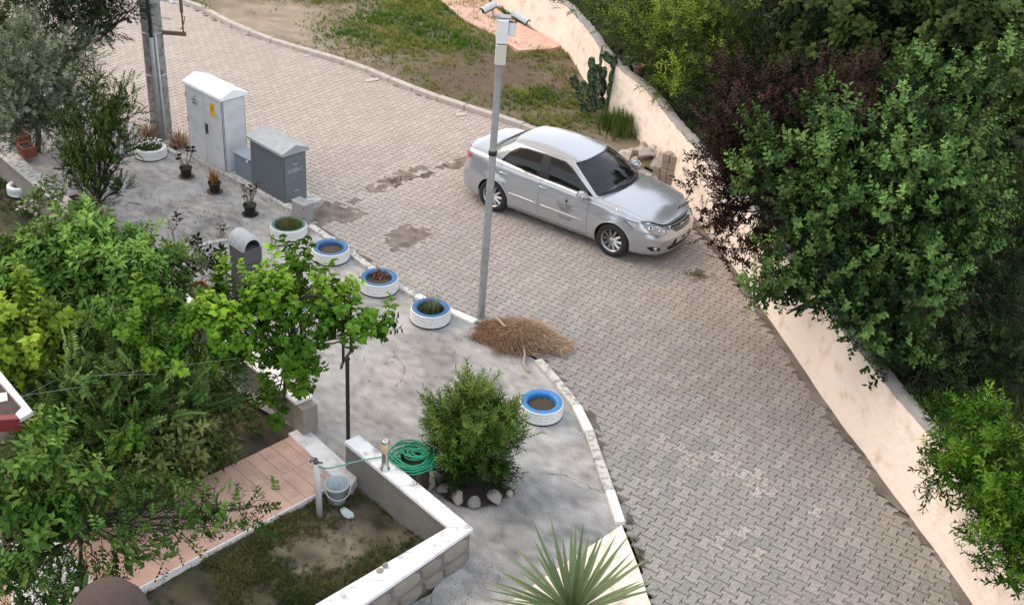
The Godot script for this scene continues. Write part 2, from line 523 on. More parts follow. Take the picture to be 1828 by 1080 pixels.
func _ready() -> void:
	# camera on a fourth-floor balcony, looking down on the street
	var pitch := 0.539
	var roll := 0.0755
	var fw := Vector3(0, -sin(pitch), -cos(pitch))
	var up0 := Vector3(0, cos(pitch), -sin(pitch))
	var right := Vector3.RIGHT * cos(roll) + up0 * sin(roll)
	look = Basis(right, right.cross(fw), -fw)
	var cam := Camera3D.new()
	cam.name = "camera"
	cam.transform = Transform3D(look, eye)
	cam.fov = 29.54
	cam.near = 0.1
	cam.far = 600.0
	add_child(cam)
	cam.current = true

	var e := Environment.new()
	e.background_mode = Environment.BG_SKY
	var sky := Sky.new()
	var sm := ProceduralSkyMaterial.new()
	sm.sky_top_color = Color(0.815, 0.85, 0.905)
	sm.sky_horizon_color = Color(0.915, 0.91, 0.915)
	sm.sky_curve = 0.2
	sm.ground_bottom_color = Color(0.3, 0.29, 0.27)
	sm.ground_horizon_color = Color(0.6, 0.58, 0.55)
	sky.sky_material = sm
	e.sky = sky
	e.tonemap_mode = Environment.TONE_MAPPER_LINEAR
	e.tonemap_exposure = 2.05
	e.sdfgi_enabled = true
	e.ssao_enabled = true
	e.ssil_enabled = true
	var we := WorldEnvironment.new()
	we.name = "world"
	we.environment = e
	add_child(we)
	var sun := DirectionalLight3D.new()
	sun.name = "sun"
	sun.light_energy = 0.42
	sun.light_color = Color(1.0, 0.945, 0.885)
	sun.light_angular_distance = 45.0
	sun.shadow_enabled = true
	sun.look_at_from_position(Vector3(-8, 8.5, -4), Vector3.ZERO)
	add_child(sun)

	rng.seed = 7
	noise.seed = 3
	noise.fractal_octaves = 4
	make_materials()
	build_ground()
	build_road()
	build_kerbs()
	build_street_wall()
	build_garden_walls()
	build_garden_path()
	build_cabinets()
	build_poles()
	build_car()
	build_planters()
	build_yard_things()
	build_rubble()
	build_gate_arch()
	build_left_plants()
	build_right_plants()
	build_grass()


func structure(called: String, st: SurfaceTool, m: Material) -> MeshInstance3D:
	var o := obj(called, st, m)
	o.set_meta("kind", "structure")
	return o

var road_poly := []
var wall_line := []
var patio_poly := []
var verge_poly := []

func build_ground() -> void:
	var st := S()
	plane(st, [Vector2(-90, -150), Vector2(90, -150), Vector2(90, 20), Vector2(-90, 20)], -0.6, 12.0, func(p): return Color(0.13, 0.12, 0.085))
	structure("ground", st, M.soil)

	# line of the street wall's foot, from far to near
	wall_line = [Vector2(-2.89, -37.337), Vector2(-1.374, -32.995), Vector2(0.146, -30.229), Vector2(0.899, -28.781), Vector2(1.858, -24.864), Vector2(2.48, -23.341), Vector2(3.035, -21.138), Vector2(3.325, -20.042), Vector2(3.877, -18.001), Vector2(4.287, -16.162), Vector2(4.767, -13.949), Vector2(5.104, -12.551), Vector2(5.441, -11.238), Vector2(5.724, -9.965), Vector2(5.918, -8.903)]
	patio_poly = [Vector2(-11.722, -25.855), Vector2(-10.148, -24.105), Vector2(-8.158, -22.03), Vector2(-7.118, -20.969), Vector2(-6.466, -20.485), Vector2(-4.138, -18.541), Vector2(-3.709, -18.165), Vector2(-2.902, -17.342), Vector2(-1.79, -16.163), Vector2(-0.538, -15.333), Vector2(-0.075, -14.875), Vector2(0.454, -14.403), Vector2(0.795, -13.786), Vector2(1.113, -13.073), Vector2(1.256, -12.392), Vector2(1.42, -11.592), Vector2(1.537, -10.908), Vector2(1.759, -9.916), Vector2(1.928, -9.072), Vector2(0.808, -8.645), Vector2(-1.834, -8.544), Vector2(-0.666, -9.485), Vector2(-0.523, -10.044), Vector2(-0.695, -10.459), Vector2(-1.799, -11.441), Vector2(-1.998, -11.417), Vector2(-2.681, -12.254), Vector2(-3.585, -12.872), Vector2(-6.644, -16.356), Vector2(-9.87, -19.593), Vector2(-13.594, -23.713)]
	st = S()
	plane(st, patio_poly, 0.0, 0.09, patio_colour, 0.006)
	var yard := structure("concrete_yard", st, M.concrete)
	# cracks and a trowelled joint in the concrete
	var crack_m := mat(Color(0.06, 0.055, 0.05), 0.95)
	for c in [[Vector3(-1.747, 0.007, -14.397), Vector3(-1.502, 0.007, -13.905), Vector3(-1.563, 0.007, -13.467)], [Vector3(0.652, 0.007, -11.777), Vector3(0.946, 0.007, -11.732), Vector3(1.343, 0.007, -11.464)], [Vector3(-6.045, 0.007, -18.501), Vector3(-5.564, 0.007, -18.041), Vector3(-5.085, 0.007, -17.923)]]:
		st = F()
		var pts := []
		for p in curve(c, 14): pts.append(p + Vector3(rf(-0.025, 0.025), 0, rf(-0.025, 0.025)))
		for i in pts.size() - 1:
			var d: Vector3 = (pts[i + 1] - pts[i]).normalized()
			var s := Vector3(-d.z, 0, d.x) * rf(0.001, 0.0035)
			quad(st, pts[i] + s, pts[i] - s, pts[i + 1] - s, pts[i + 1] + s)
		obj("crack", st, crack_m, yard)

	# strip of grass and bare earth between the street and the wall
	verge_poly = [Vector2(-12.435, -31.156), Vector2(-9.481, -30.587), Vector2(-8.077, -29.271), Vector2(-6.8, -28.176), Vector2(-5.351, -27.29), Vector2(-4.13, -26.575), Vector2(-2.921, -25.557), Vector2(-1.794, -24.705), Vector2(-0.866, -24.138), Vector2(0.029, -23.559), Vector2(1.481, -22.392), Vector2(2.513, -21.865), Vector2(3.172, -20.769), Vector2(2.633, -23.847), Vector2(2.067, -25.258), Vector2(0.972, -28.798), Vector2(0.217, -30.49), Vector2(-1.309, -33.299), Vector2(-2.742, -37.74), Vector2(-12.092, -37.84)]
	st = S()
	plane(st, verge_poly, 0.07, 0.2, verge_colour, 0.05)
	structure("verge", st, M.soil)

	st = F()
	prism(st, [Vector2(-2.995, -32.899), Vector2(-1.545, -33.058), Vector2(-0.729, -31.091), Vector2(0.144, -29.914), Vector2(0.789, -28.994), Vector2(0.529, -28.708), Vector2(-0.325, -28.332), Vector2(-1.033, -29.533), Vector2(-1.845, -30.505)], 0.02, 0.13, 0.01)
	structure("red_footpath", st, M.tile[0])
	st = F()
	prism(st, [Vector2(-10.068, -31.022), Vector2(-9.262, -31.237), Vector2(-9.114, -30.472), Vector2(-9.849, -30.385)], -0.05, 0.05, 0.01)
	structure("concrete_slab", st, M.old_white)

	# the gardens on the left, a little lower than the yard
	st = S()
	plane(st, [Vector2(-17.087, -22.536), Vector2(-13.735, -23.96), Vector2(-9.973, -19.797), Vector2(-6.713, -16.526), Vector2(-3.622, -13.006), Vector2(-2.709, -12.381), Vector2(-2.019, -11.536), Vector2(-1.818, -11.56), Vector2(-0.339, -10.312), Vector2(-0.189, -10.09), Vector2(-0.673, -9.584), Vector2(-1.853, -8.632), Vector2(-3.094, -7.499), Vector2(-7.325, -7.115)], -0.1, 0.13, garden_colour, 0.07)
	structure("garden_soil", st, M.soil)

	# the higher garden behind the street wall
	var poly := wall_line.duplicate()
	for i in poly.size(): poly[i] += Vector2(0.14, 0)
	poly.append_array([Vector2(30, -7), Vector2(34, -75), Vector2(4, -75), Vector2(-3, -50)])
	st = S()
	sheet(st, poly, Vector2(0.6, 0.6), func(p):
		var x0 := wall_x(p.y)
		return Vector3(p.x, 1.0 + 0.05 * maxf(0.0, p.x - x0) + 0.25 * nz(p, 40.0), p.y), func(p):
		var a := 0.5 + 0.9 * nz(p, 60.0)
		return Color(0.025, 0.034, 0.01).lerp(Color(0.06, 0.062, 0.025), clampf(a, 0, 1)))
	structure("upper_garden_soil", st, M.soil)

func wall_x(z: float) -> float:
	for i in wall_line.size() - 1:
		if z <= wall_line[i + 1].y or i == wall_line.size() - 2:
			return lerpf(wall_line[i].x, wall_line[i + 1].x, (z - wall_line[i].y) / (wall_line[i + 1].y - wall_line[i].y))
	return 0.0

func patio_colour(p: Vector2) -> Color:
	var g := 0.395 + 0.19 * nz(p, 40.0) + 0.13 * nz(p, 150.0, 40.0) + 0.2 * nz(p, 520.0, 9.0)
	var st_ := nz(p, 75.0, 300.0)
	if st_ > 0.22: g *= 1.0 - 0.8 * (st_ - 0.22)
	var warm := clampf(0.5 + 1.2 * nz(p, 35.0, 77.0), 0, 1)
	return cmul(Color(0.98, 0.985, 0.97).lerp(Color(1.06, 0.98, 0.93), warm), clampf(g, 0.15, 0.56))

func verge_colour(p: Vector2) -> Color:
	var a := clampf(0.5 + 1.6 * nz(p, 28.0, 5.0), 0, 1)
	var c := Color(0.42, 0.33, 0.24).lerp(Color(0.2, 0.18, 0.08), a)
	# bare sand near the far corner, dark earth in the middle
	var sand := clampf(1.4 - p.distance_to(Vector2(-6.978, -28.967)) / 2.2 + 0.8 * nz(p, 60.0), 0, 1)
	c = c.lerp(Color(0.62, 0.5, 0.38), sand)
	var dark := clampf(1.5 - p.distance_to(Vector2(-0.866, -26.503)) / 2.0 + 0.8 * nz(p, 70.0), 0, 1)
	c = c.lerp(Color(0.24, 0.175, 0.12), dark)
	return cmul(c, 0.9 + 0.35 * nz(p, 200.0))

func garden_colour(p: Vector2) -> Color:
	var a := clampf(0.45 + 1.5 * nz(p, 60.0, 50.0), 0, 1)
	var c := Color(0.2, 0.165, 0.115).lerp(Color(0.1, 0.1, 0.05), a)
	var pale := clampf(1.3 - p.distance_to(Vector2(-1.935, -10.14)) / 0.75 + 0.9 * nz(p, 120.0), 0, 1)
	c = c.lerp(Color(0.36, 0.3, 0.22), pale)
	return cmul(c, 0.9 + 0.9 * nz(p, 300.0))


# ---------------------------------------------------------------- the street of interlocking pavers
const PU := 0.1535     # spacing of the columns
const PV := 0.238      # spacing along a column

func paver_mesh(half := false) -> ArrayMesh:
	var a := 0.0
	var f := PU * 0.5 + 0.0205 - 0.0032
	var w := PU * 0.5 - 0.0205 - 0.0032
	var h := PV * 0.5 - 0.0042
	var o := [Vector2(-f, -h), Vector2(f, -h), Vector2(f, -0.072), Vector2(w, -0.044), Vector2(w, 0.044), Vector2(f, 0.072), Vector2(f, h), Vector2(-f, h), Vector2(-f, 0.072), Vector2(-w, 0.044), Vector2(-w, -0.044), Vector2(-f, -0.072)]
	if half: o = [Vector2(-f, -h), Vector2(f, -h), Vector2(f, -0.072), Vector2(w, -0.044), Vector2(w, -0.004), Vector2(-w, -0.004), Vector2(-w, -0.044), Vector2(-f, -0.072)]
	var st := F()
	var pp := PackedVector2Array(o)
	var inn := Geometry2D.offset_polygon(pp, -0.004)[0]
	var best := 0
	for i in inn.size():
		if inn[i].distance_squared_to(o[0]) < inn[best].distance_squared_to(o[0]): best = i
	var t := []
	for i in inn.size(): t.append(inn[(best + i) % inn.size()])
	if t.size() != o.size() or t[1].distance_to(o[1]) > 0.03:
		t = []
		for v in o: t.append(v * 0.95)
	var ids := Geometry2D.triangulate_polygon(PackedVector2Array(t))
	for i in range(0, ids.size(), 3):
		var q := []
		for k in 3: q.append(Vector3(t[ids[i + k]].x, 0, t[ids[i + k]].y))
		face(st, q, Vector3.UP)
	for i in o.size():
		var j := (i + 1) % o.size()
		var d: Vector2 = o[j] - o[i]
		face(st, [Vector3(o[i].x, -0.022, o[i].y), Vector3(o[j].x, -0.022, o[j].y), Vector3(t[j].x, 0, t[j].y), Vector3(t[i].x, 0, t[i].y)], Vector3(d.y, 0.01, -d.x))
	st.generate_normals()
	return st.commit()

func build_road() -> void:
	road_poly = [Vector2(-17.274, -19.523), Vector2(-13.562, -23.649), Vector2(-11.692, -25.781), Vector2(-10.123, -24.039), Vector2(-8.139, -21.973), Vector2(-7.102, -20.916), Vector2(-6.452, -20.434), Vector2(-4.129, -18.497), Vector2(-3.69, -18.168), Vector2(-2.883, -17.345), Vector2(-1.772, -16.166), Vector2(-0.521, -15.336), Vector2(-0.059, -14.91), Vector2(0.487, -14.453), Vector2(0.86, -13.795), Vector2(1.176, -13.081), Vector2(1.332, -12.401), Vector2(1.5, -11.602), Vector2(1.615, -10.917), Vector2(1.832, -9.923), Vector2(1.991, -9.078)]
	var right_side := [Vector2(6.153, -9.49), Vector2(5.65, -10.002), Vector2(5.309, -11.223), Vector2(4.962, -12.534), Vector2(4.615, -13.929), Vector2(4.118, -16.138), Vector2(3.704, -17.974), Vector2(3.192, -19.778), Vector2(2.946, -20.73), Vector2(1.48, -22.333), Vector2(0.033, -23.431), Vector2(-0.858, -24.005), Vector2(-1.782, -24.567), Vector2(-2.903, -25.411), Vector2(-4.106, -26.419), Vector2(-5.32, -27.128), Vector2(-6.761, -28.005), Vector2(-8.031, -29.089), Vector2(-9.439, -30.44), Vector2(-12.435, -31.156), Vector2(-20.916, -31.075), Vector2(-23.956, -25.212)]
	road_poly.append_array(right_side)
	var st := S()
	var base_poly := road_poly.duplicate()
	for i in 9: base_poly[road_poly.size() - right_side.size() + i].x += 0.35
	plane(st, base_poly, -0.011, 0.3, func(p):
		var a := clampf(0.35 + 1.5 * nz(p, 70.0, 21.0), 0, 1)
		return Color(0.125, 0.108, 0.095).lerp(Color(0.27, 0.23, 0.2), a), 0.003)
	var road := structure("road", st, M.joint)
	# concrete apron along the foot of the wall, dirt where pavers are missing
	st = S()
	var apron := [Vector2(2.967, -20.994), Vector2(3.356, -19.806), Vector2(3.925, -17.906), Vector2(4.348, -16.084), Vector2(4.821, -13.885), Vector2(5.153, -12.496), Vector2(5.485, -11.191), Vector2(5.758, -9.924), Vector2(6.016, -9.149), Vector2(5.744, -9.123), Vector2(5.43, -10.207), Vector2(5.23, -11.111), Vector2(4.84, -12.399), Vector2(4.513, -13.916), Vector2(4, -16.086), Vector2(3.623, -17.961), Vector2(3.153, -19.7), Vector2(2.767, -20.57)]
	var rough_edge := []
	for k in apron.size():
		var a1: Vector2 = apron[k]
		var b1: Vector2 = apron[(k + 1) % apron.size()]
		var n1 := maxi(1, int(a1.distance_to(b1) / 0.12))
		for m in n1:
			var p1 := a1.lerp(b1, float(m) / n1)
			rough_edge.append(p1 + Vector2(0.1 + 0.16 * nz(p1, 180.0) + 0.12 * nz(p1, 600.0), 0) if k >= 10 else p1)
	plane(st, rough_edge, 0.006, 0.1, func(p):
		var a := clampf(0.5 + 1.5 * nz(p, 120.0), 0, 1)
		return Color(0.39, 0.35, 0.315).lerp(Color(0.23, 0.19, 0.16), a), 0.012)
	var ap := structure("dirt_strip", st, M.soil)
	ap.set_meta("kind", "structure")
	var holes := [
		[Vector2(-3.777, -18.902), Vector2(-3.566, -19.175), Vector2(-3.246, -19.135), Vector2(-2.847, -18.782), Vector2(-2.88, -18.458), Vector2(-3.298, -18.523), Vector2(-3.506, -18.265), Vector2(-3.694, -18.457)],
		[Vector2(-2.325, -17.958), Vector2(-2.205, -18.347), Vector2(-1.817, -18.501), Vector2(-1.591, -18.185), Vector2(-1.781, -17.728), Vector2(-2.109, -17.592)],
		[Vector2(-2.547, -20.614), Vector2(-2.203, -20.999), Vector2(-1.822, -21.124), Vector2(-2.113, -20.693), Vector2(-2.501, -20.256)],
		[Vector2(-2.891, -19.931), Vector2(-2.621, -20.338), Vector2(-2.448, -20.265), Vector2(-2.737, -19.758)],
		[Vector2(-1.503, -21.349), Vector2(-1.205, -21.629), Vector2(-1.092, -21.65), Vector2(-1.355, -21.21)],
		[Vector2(3.052, -17.508), Vector2(3.272, -17.743), Vector2(3.405, -17.523), Vector2(3.182, -17.253)]]
	var patches := S()
	for h in holes:
		var grown: Array = Geometry2D.offset_polygon(PackedVector2Array(h), 0.1)
		sheet(patches, grown[0], Vector2(0.06, 0.06), func(p): return Vector3(p.x, -0.004 + 0.022 * nz(p, 350.0), p.y), func(p): return cmul(Color(0.42, 0.345, 0.29), 0.85 + 0.6 * nz(p, 300.0)))
	structure("sand_patches", patches, M.soil)

	var u := Vector2(cos(0.5498), sin(0.5498))
	var v := Vector2(-u.y, u.x)
	var o := Vector2(3.106, -10.365)
	var packed := PackedVector2Array(road_poly)
	var pieces := []
	var trench_a: Vector2 = Vector2(-3.526, -18.945)
	var trench_b: Vector2 = Vector2(-1.114, -21.646)
	for i in range(-170, 60):
		for j in range(-130, 40):
			var p: Vector2 = o + u * (i * PU) + v * ((j + (0.5 if i % 2 else 0.0)) * PV)
			if not Geometry2D.is_point_in_polygon(p, packed): continue
			var skip := false
			for h in holes:
				if Geometry2D.is_point_in_polygon(p, PackedVector2Array(h)): skip = true
			var apr := Geometry2D.is_point_in_polygon(p, PackedVector2Array(apron))
			if apr and Geometry2D.is_point_in_polygon(p - Vector2(0.4, 0), PackedVector2Array(apron)): skip = true
			if skip: continue
			var q := Geometry2D.get_closest_point_to_segment(p, trench_a, trench_b)
			var td := p.distance_to(q)
			if td < 0.1 and rng.randf() < 0.3: continue
			var loose := clampf(1.0 - td / 0.35, 0, 1)
			var y := 0.012 * nz(p, 25.0) + rf(-0.0022, 0.0022) + loose * rf(-0.012, 0.008)
			var tilt := Basis(Vector3(1, 0, 0), rf(-0.008, 0.008) + loose * rf(-0.06, 0.06)) * Basis(Vector3(0, 0, 1), rf(-0.008, 0.008) + loose * rf(-0.06, 0.06))
			var b := tilt * Basis(Vector3.UP, -0.5498 + rf(-0.008, 0.008) + loose * rf(-0.08, 0.08))
			var xf := Transform3D(b, Vector3(p.x + rf(-0.001, 0.001), y, p.y + rf(-0.001, 0.001)))
			var vis := look.inverse() * (Vector3(p.x, 0, p.y) - eye)
			var seen := absf(vis.x / -vis.z) < 0.445 and absf(vis.y / -vis.z) < 0.262
			# pale scuffs of old mortar in a band near the middle of the street
			var sc := 0.9 * nz(p, 60.0, 11.0) + 0.6 * nz(p, 350.0, 13.0)
			sc += 0.75 - minf(p.distance_to(Geometry2D.get_closest_point_to_segment(p, Vector2(2.528, -12.546), Vector2(3.852, -11.54))) / 0.55, p.distance_to(Vector2(3.172, -10.834)) / 0.7)
			var d := 0.5 * nz(p, 30.0, 5.0) + rf(-0.5, 0.5)
			pieces.append([vis.length() if seen else 1000.0 + vis.length(), xf, sc, d, seen])
	pieces.sort_custom(func(a, b): return a[0] < b[0])
	var pm := paver_mesh()
	var xfs := []
	var cols := []
	for k in pieces.size():
		var pc = pieces[k]
		if k < 300:
			var mi := clampi(int((pc[3] + 0.6) * 5.0), 0, 5)
			if pc[2] > 0.42 and rng.randf() < 0.6: mi = 6 + rng.randi() % 2
			inst("paver", pm, M.pavers[mi], road, pc[1])
		else:
			var c := Color(0.315, 0.299, 0.282)
			c = cmul(c, 1.0 + 0.2 * pc[3])
			c = Color(c.r, c.g * (1.0 + 0.04 * pc[3]), c.b * (1.0 + rf(-0.04, 0.04)))
			if pc[2] > 0.42 and rng.randf() < 0.7: c = c.lerp(Color(0.44, 0.415, 0.4), rf(0.2, 0.9))
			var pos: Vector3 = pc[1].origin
			var warm := clampf((-pos.z - 13.0) / 10.0, 0, 1)  # far pavers pinker, and brighter: the stronger light there is put into their colour
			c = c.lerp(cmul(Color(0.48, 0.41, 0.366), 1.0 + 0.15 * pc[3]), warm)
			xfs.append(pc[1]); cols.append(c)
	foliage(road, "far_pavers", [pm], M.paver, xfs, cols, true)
	# worn white parking marks
	for mk in [[Vector2(-1.588, -24.058), Vector2(-1.346, -24.175), Vector2(-1.309, -24.014), Vector2(-1.538, -23.901)], [Vector2(-3.867, -25.73), Vector2(-3.58, -25.947), Vector2(-3.521, -25.806), Vector2(-3.807, -25.591)], [Vector2(-5.592, -27.107), Vector2(-5.278, -27.349), Vector2(-5.216, -27.236), Vector2(-5.529, -26.996)], [Vector2(-7.395, -28.398), Vector2(-7.11, -28.653), Vector2(-7.052, -28.527), Vector2(-7.337, -28.274)]]:
		st = S()
		sheet(st, mk, Vector2(0.1, 0.1), func(p): return Vector3(p.x, 0.012, p.y), func(p): return Color(0.6, 0.55, 0.5))
		structure("parking_mark", st, M.concrete)


func build_kerbs() -> void:
	# painted kerb along the yard, built of stones about 0.6 m long
	var line := [Vector3(-7.118, 0, -20.969), Vector3(-6.466, 0, -20.485)] 
	var near_line := [[Vector3(-3.709, 0, -18.165), Vector3(-2.902, 0, -17.342), Vector3(-1.79, 0, -16.163), Vector3(-0.538, 0, -15.333)], [Vector3(0.454, 0, -14.403), Vector3(0.795, 0, -13.786), Vector3(1.113, 0, -13.073), Vector3(1.256, 0, -12.392), Vector3(1.42, 0, -11.592), Vector3(1.557, 0, -10.88)]]
	var k := thing("yard_kerb", Vector3.ZERO)
	tag(k, "white painted kerb along the curved edge of the grey yard", "kerb")
	kerb_run(k, line, 0.1, 0.06, 0.5, M.white_paint)
	for l in near_line: kerb_run(k, curve(l, 4), 0.13, 0.06, 0.62, M.white_paint)
	# earth and mortar packed between the kerb and the first pavers
	var st := S()
	for l in near_line:
		var pts := curve(l, 10)
		for i in pts.size() - 1:
			var q := []
			for e in [i, i + 1]:
				var d: Vector3 = (pts[mini(e + 1, pts.size() - 1)] - pts[maxi(e - 1, 0)]).normalized()
				var n := Vector3(-d.z, 0, d.x)
				if n.x - n.z < 0.0: n = -n
				var p: Vector3 = pts[e]
				q.append([p, p + n * (0.17 + 0.07 * nz(Vector2(p.x, p.z), 400.0)) + Vector3(0, 0.001, 0), clampf(0.5 + 1.4 * nz(Vector2(p.x, p.z), 250.0), 0, 1)])
			for v in [[0, 0], [0, 1], [1, 1], [0, 0], [1, 1], [1, 0]]:
				st.set_color(Color(0.2, 0.17, 0.14).lerp(Color(0.33, 0.3, 0.27), q[v[0]][2]))
				st.add_vertex(q[v[0]][v[1]])
	structure("kerb_dirt", st, M.soil)
	var f := thing("street_kerb", Vector3.ZERO)
	tag(f, "pale stone kerb between the paved street and the grass strip", "kerb")
	kerb_run(f, curve([Vector3(-12.471, 0, -31.258), Vector3(-9.467, 0, -30.538), Vector3(-8.054, 0, -29.18), Vector3(-6.781, 0, -28.09), Vector3(-5.335, 0, -27.209), Vector3(-4.118, 0, -26.497), Vector3(-2.912, 0, -25.484), Vector3(-1.788, 0, -24.636), Vector3(-0.862, 0, -24.071), Vector3(0.031, 0, -23.495), Vector3(1.48, 0, -22.333), Vector3(2.505, 0, -21.723)], 3), 0.16, 0.11, 0.8, M.kerb_far)
	var w := thing("low_edging", Vector3.ZERO)
	tag(w, "thin white edging curving through the yard behind the block letterbox", "edging")
	kerb_run(w, curve([Vector3(-5.64, 0, -16.906), Vector3(-5.455, 0, -17.097), Vector3(-5.22, 0, -17.299), Vector3(-4.928, 0, -17.45)], 4), 0.06, 0.05, 0.5, M.old_white)

func kerb_run(parent: Node, pts: Array, wide: float, high: float, step: float, m: Material) -> void:
	var total := 0.0
	for i in pts.size() - 1: total += pts[i].distance_to(pts[i + 1])
	var n := maxi(1, roundi(total / step))
	for k in n:
		var a := along(pts, total * k / n + 0.006)
		var b := along(pts, total * (k + 1) / n - 0.006)
		var d := b - a
		var st := F()
		var q := Basis(Vector3.UP, atan2(-d.z, d.x) + rf(-0.012, 0.012))
		box(st, Vector3.ZERO, Vector3(d.length(), high + 0.1, wide * rf(0.94, 1.06)), 0.014)
		var o := obj("kerb_stone", st, M.old_white if m == M.white_paint and rng.randf() < 0.35 else m, parent)
		o.transform = Transform3D(q, (a + b) * 0.5 + Vector3(0, high * 0.5 - 0.05 + rf(-0.008, 0.008), 0))

func along(pts: Array, s: float) -> Vector3:
	for i in pts.size() - 1:
		var l: float = pts[i].distance_to(pts[i + 1])
		if s <= l or i == pts.size() - 2: return pts[i].lerp(pts[i + 1], s / l)
		s -= l
	return pts[-1]


func build_street_wall() -> void:
	# plastered wall, 1.2 m high, its top edge broken and uneven
	var t := thing("street_wall", Vector3.ZERO)
	tag(t, "long peach plastered garden wall along the paved street", "wall")
	var pts := []
	for p in wall_line: pts.append(Vector3(p.x, 0, p.y))
	pts = curve(pts, 4)
	var total := 0.0
	var ss := [0.0]
	for i in pts.size() - 1:
		total += pts[i].distance_to(pts[i + 1]); ss.append(total)
	var st := S()
	var h := func(s: float) -> float: return 1.2 + 0.03 * noise.get_noise_1d(s * 60.0) + 0.035 * noise.get_noise_1d(s * 300.0)
	var n := int(total / 0.12)
	var bulge := func(s: float, y: float) -> float: return 0.02 * noise.get_noise_2d(s * 90.0, y * 90.0) - 0.05 * (1.2 - y) 
	for i in n:
		var s0 := total * i / n
		var s1 := total * (i + 1) / n
		var a := along(pts, s0)
		var b := along(pts, s1)
		var ys := 6
		for j in ys:
			var q := []
			for e in [[a, s0, j], [b, s1, j], [b, s1, j + 1], [a, s0, j + 1]]:
				var y: float = (h.call(e[1]) - 0.03) * e[2] / ys
				q.append(e[0] + Vector3(bulge.call(e[1], y) , y, 0))
			quad(st, q[0], q[1], q[2], q[3])
	obj("plaster", st, M.plaster, t)
	# rough coping of grey mortar, in lengths
	st = S()
	for i in n:
		var s0 := total * i / n
		var s1 := total * (i + 1) / n
		var a := along(pts, s0)
		var b := along(pts, s1)
		var sec := func(p: Vector3, s: float) -> Array:
			var y: float = h.call(s)
			return [p + Vector3(-0.012, y - 0.035, 0), p + Vector3(0.03, y + 0.012, 0), p + Vector3(0.17, y + 0.02 + 0.02 * noise.get_noise_1d(s * 500.0), 0), p + Vector3(0.22, y - 0.08, 0), p + Vector3(0.22, 0.4, 0)]
		var x: Array = sec.call(a, s0)
		var y2: Array = sec.call(b, s1)
		for k in 4: quad(st, x[k], y2[k], y2[k + 1], x[k + 1])
	obj("coping", st, M.mortar, t)


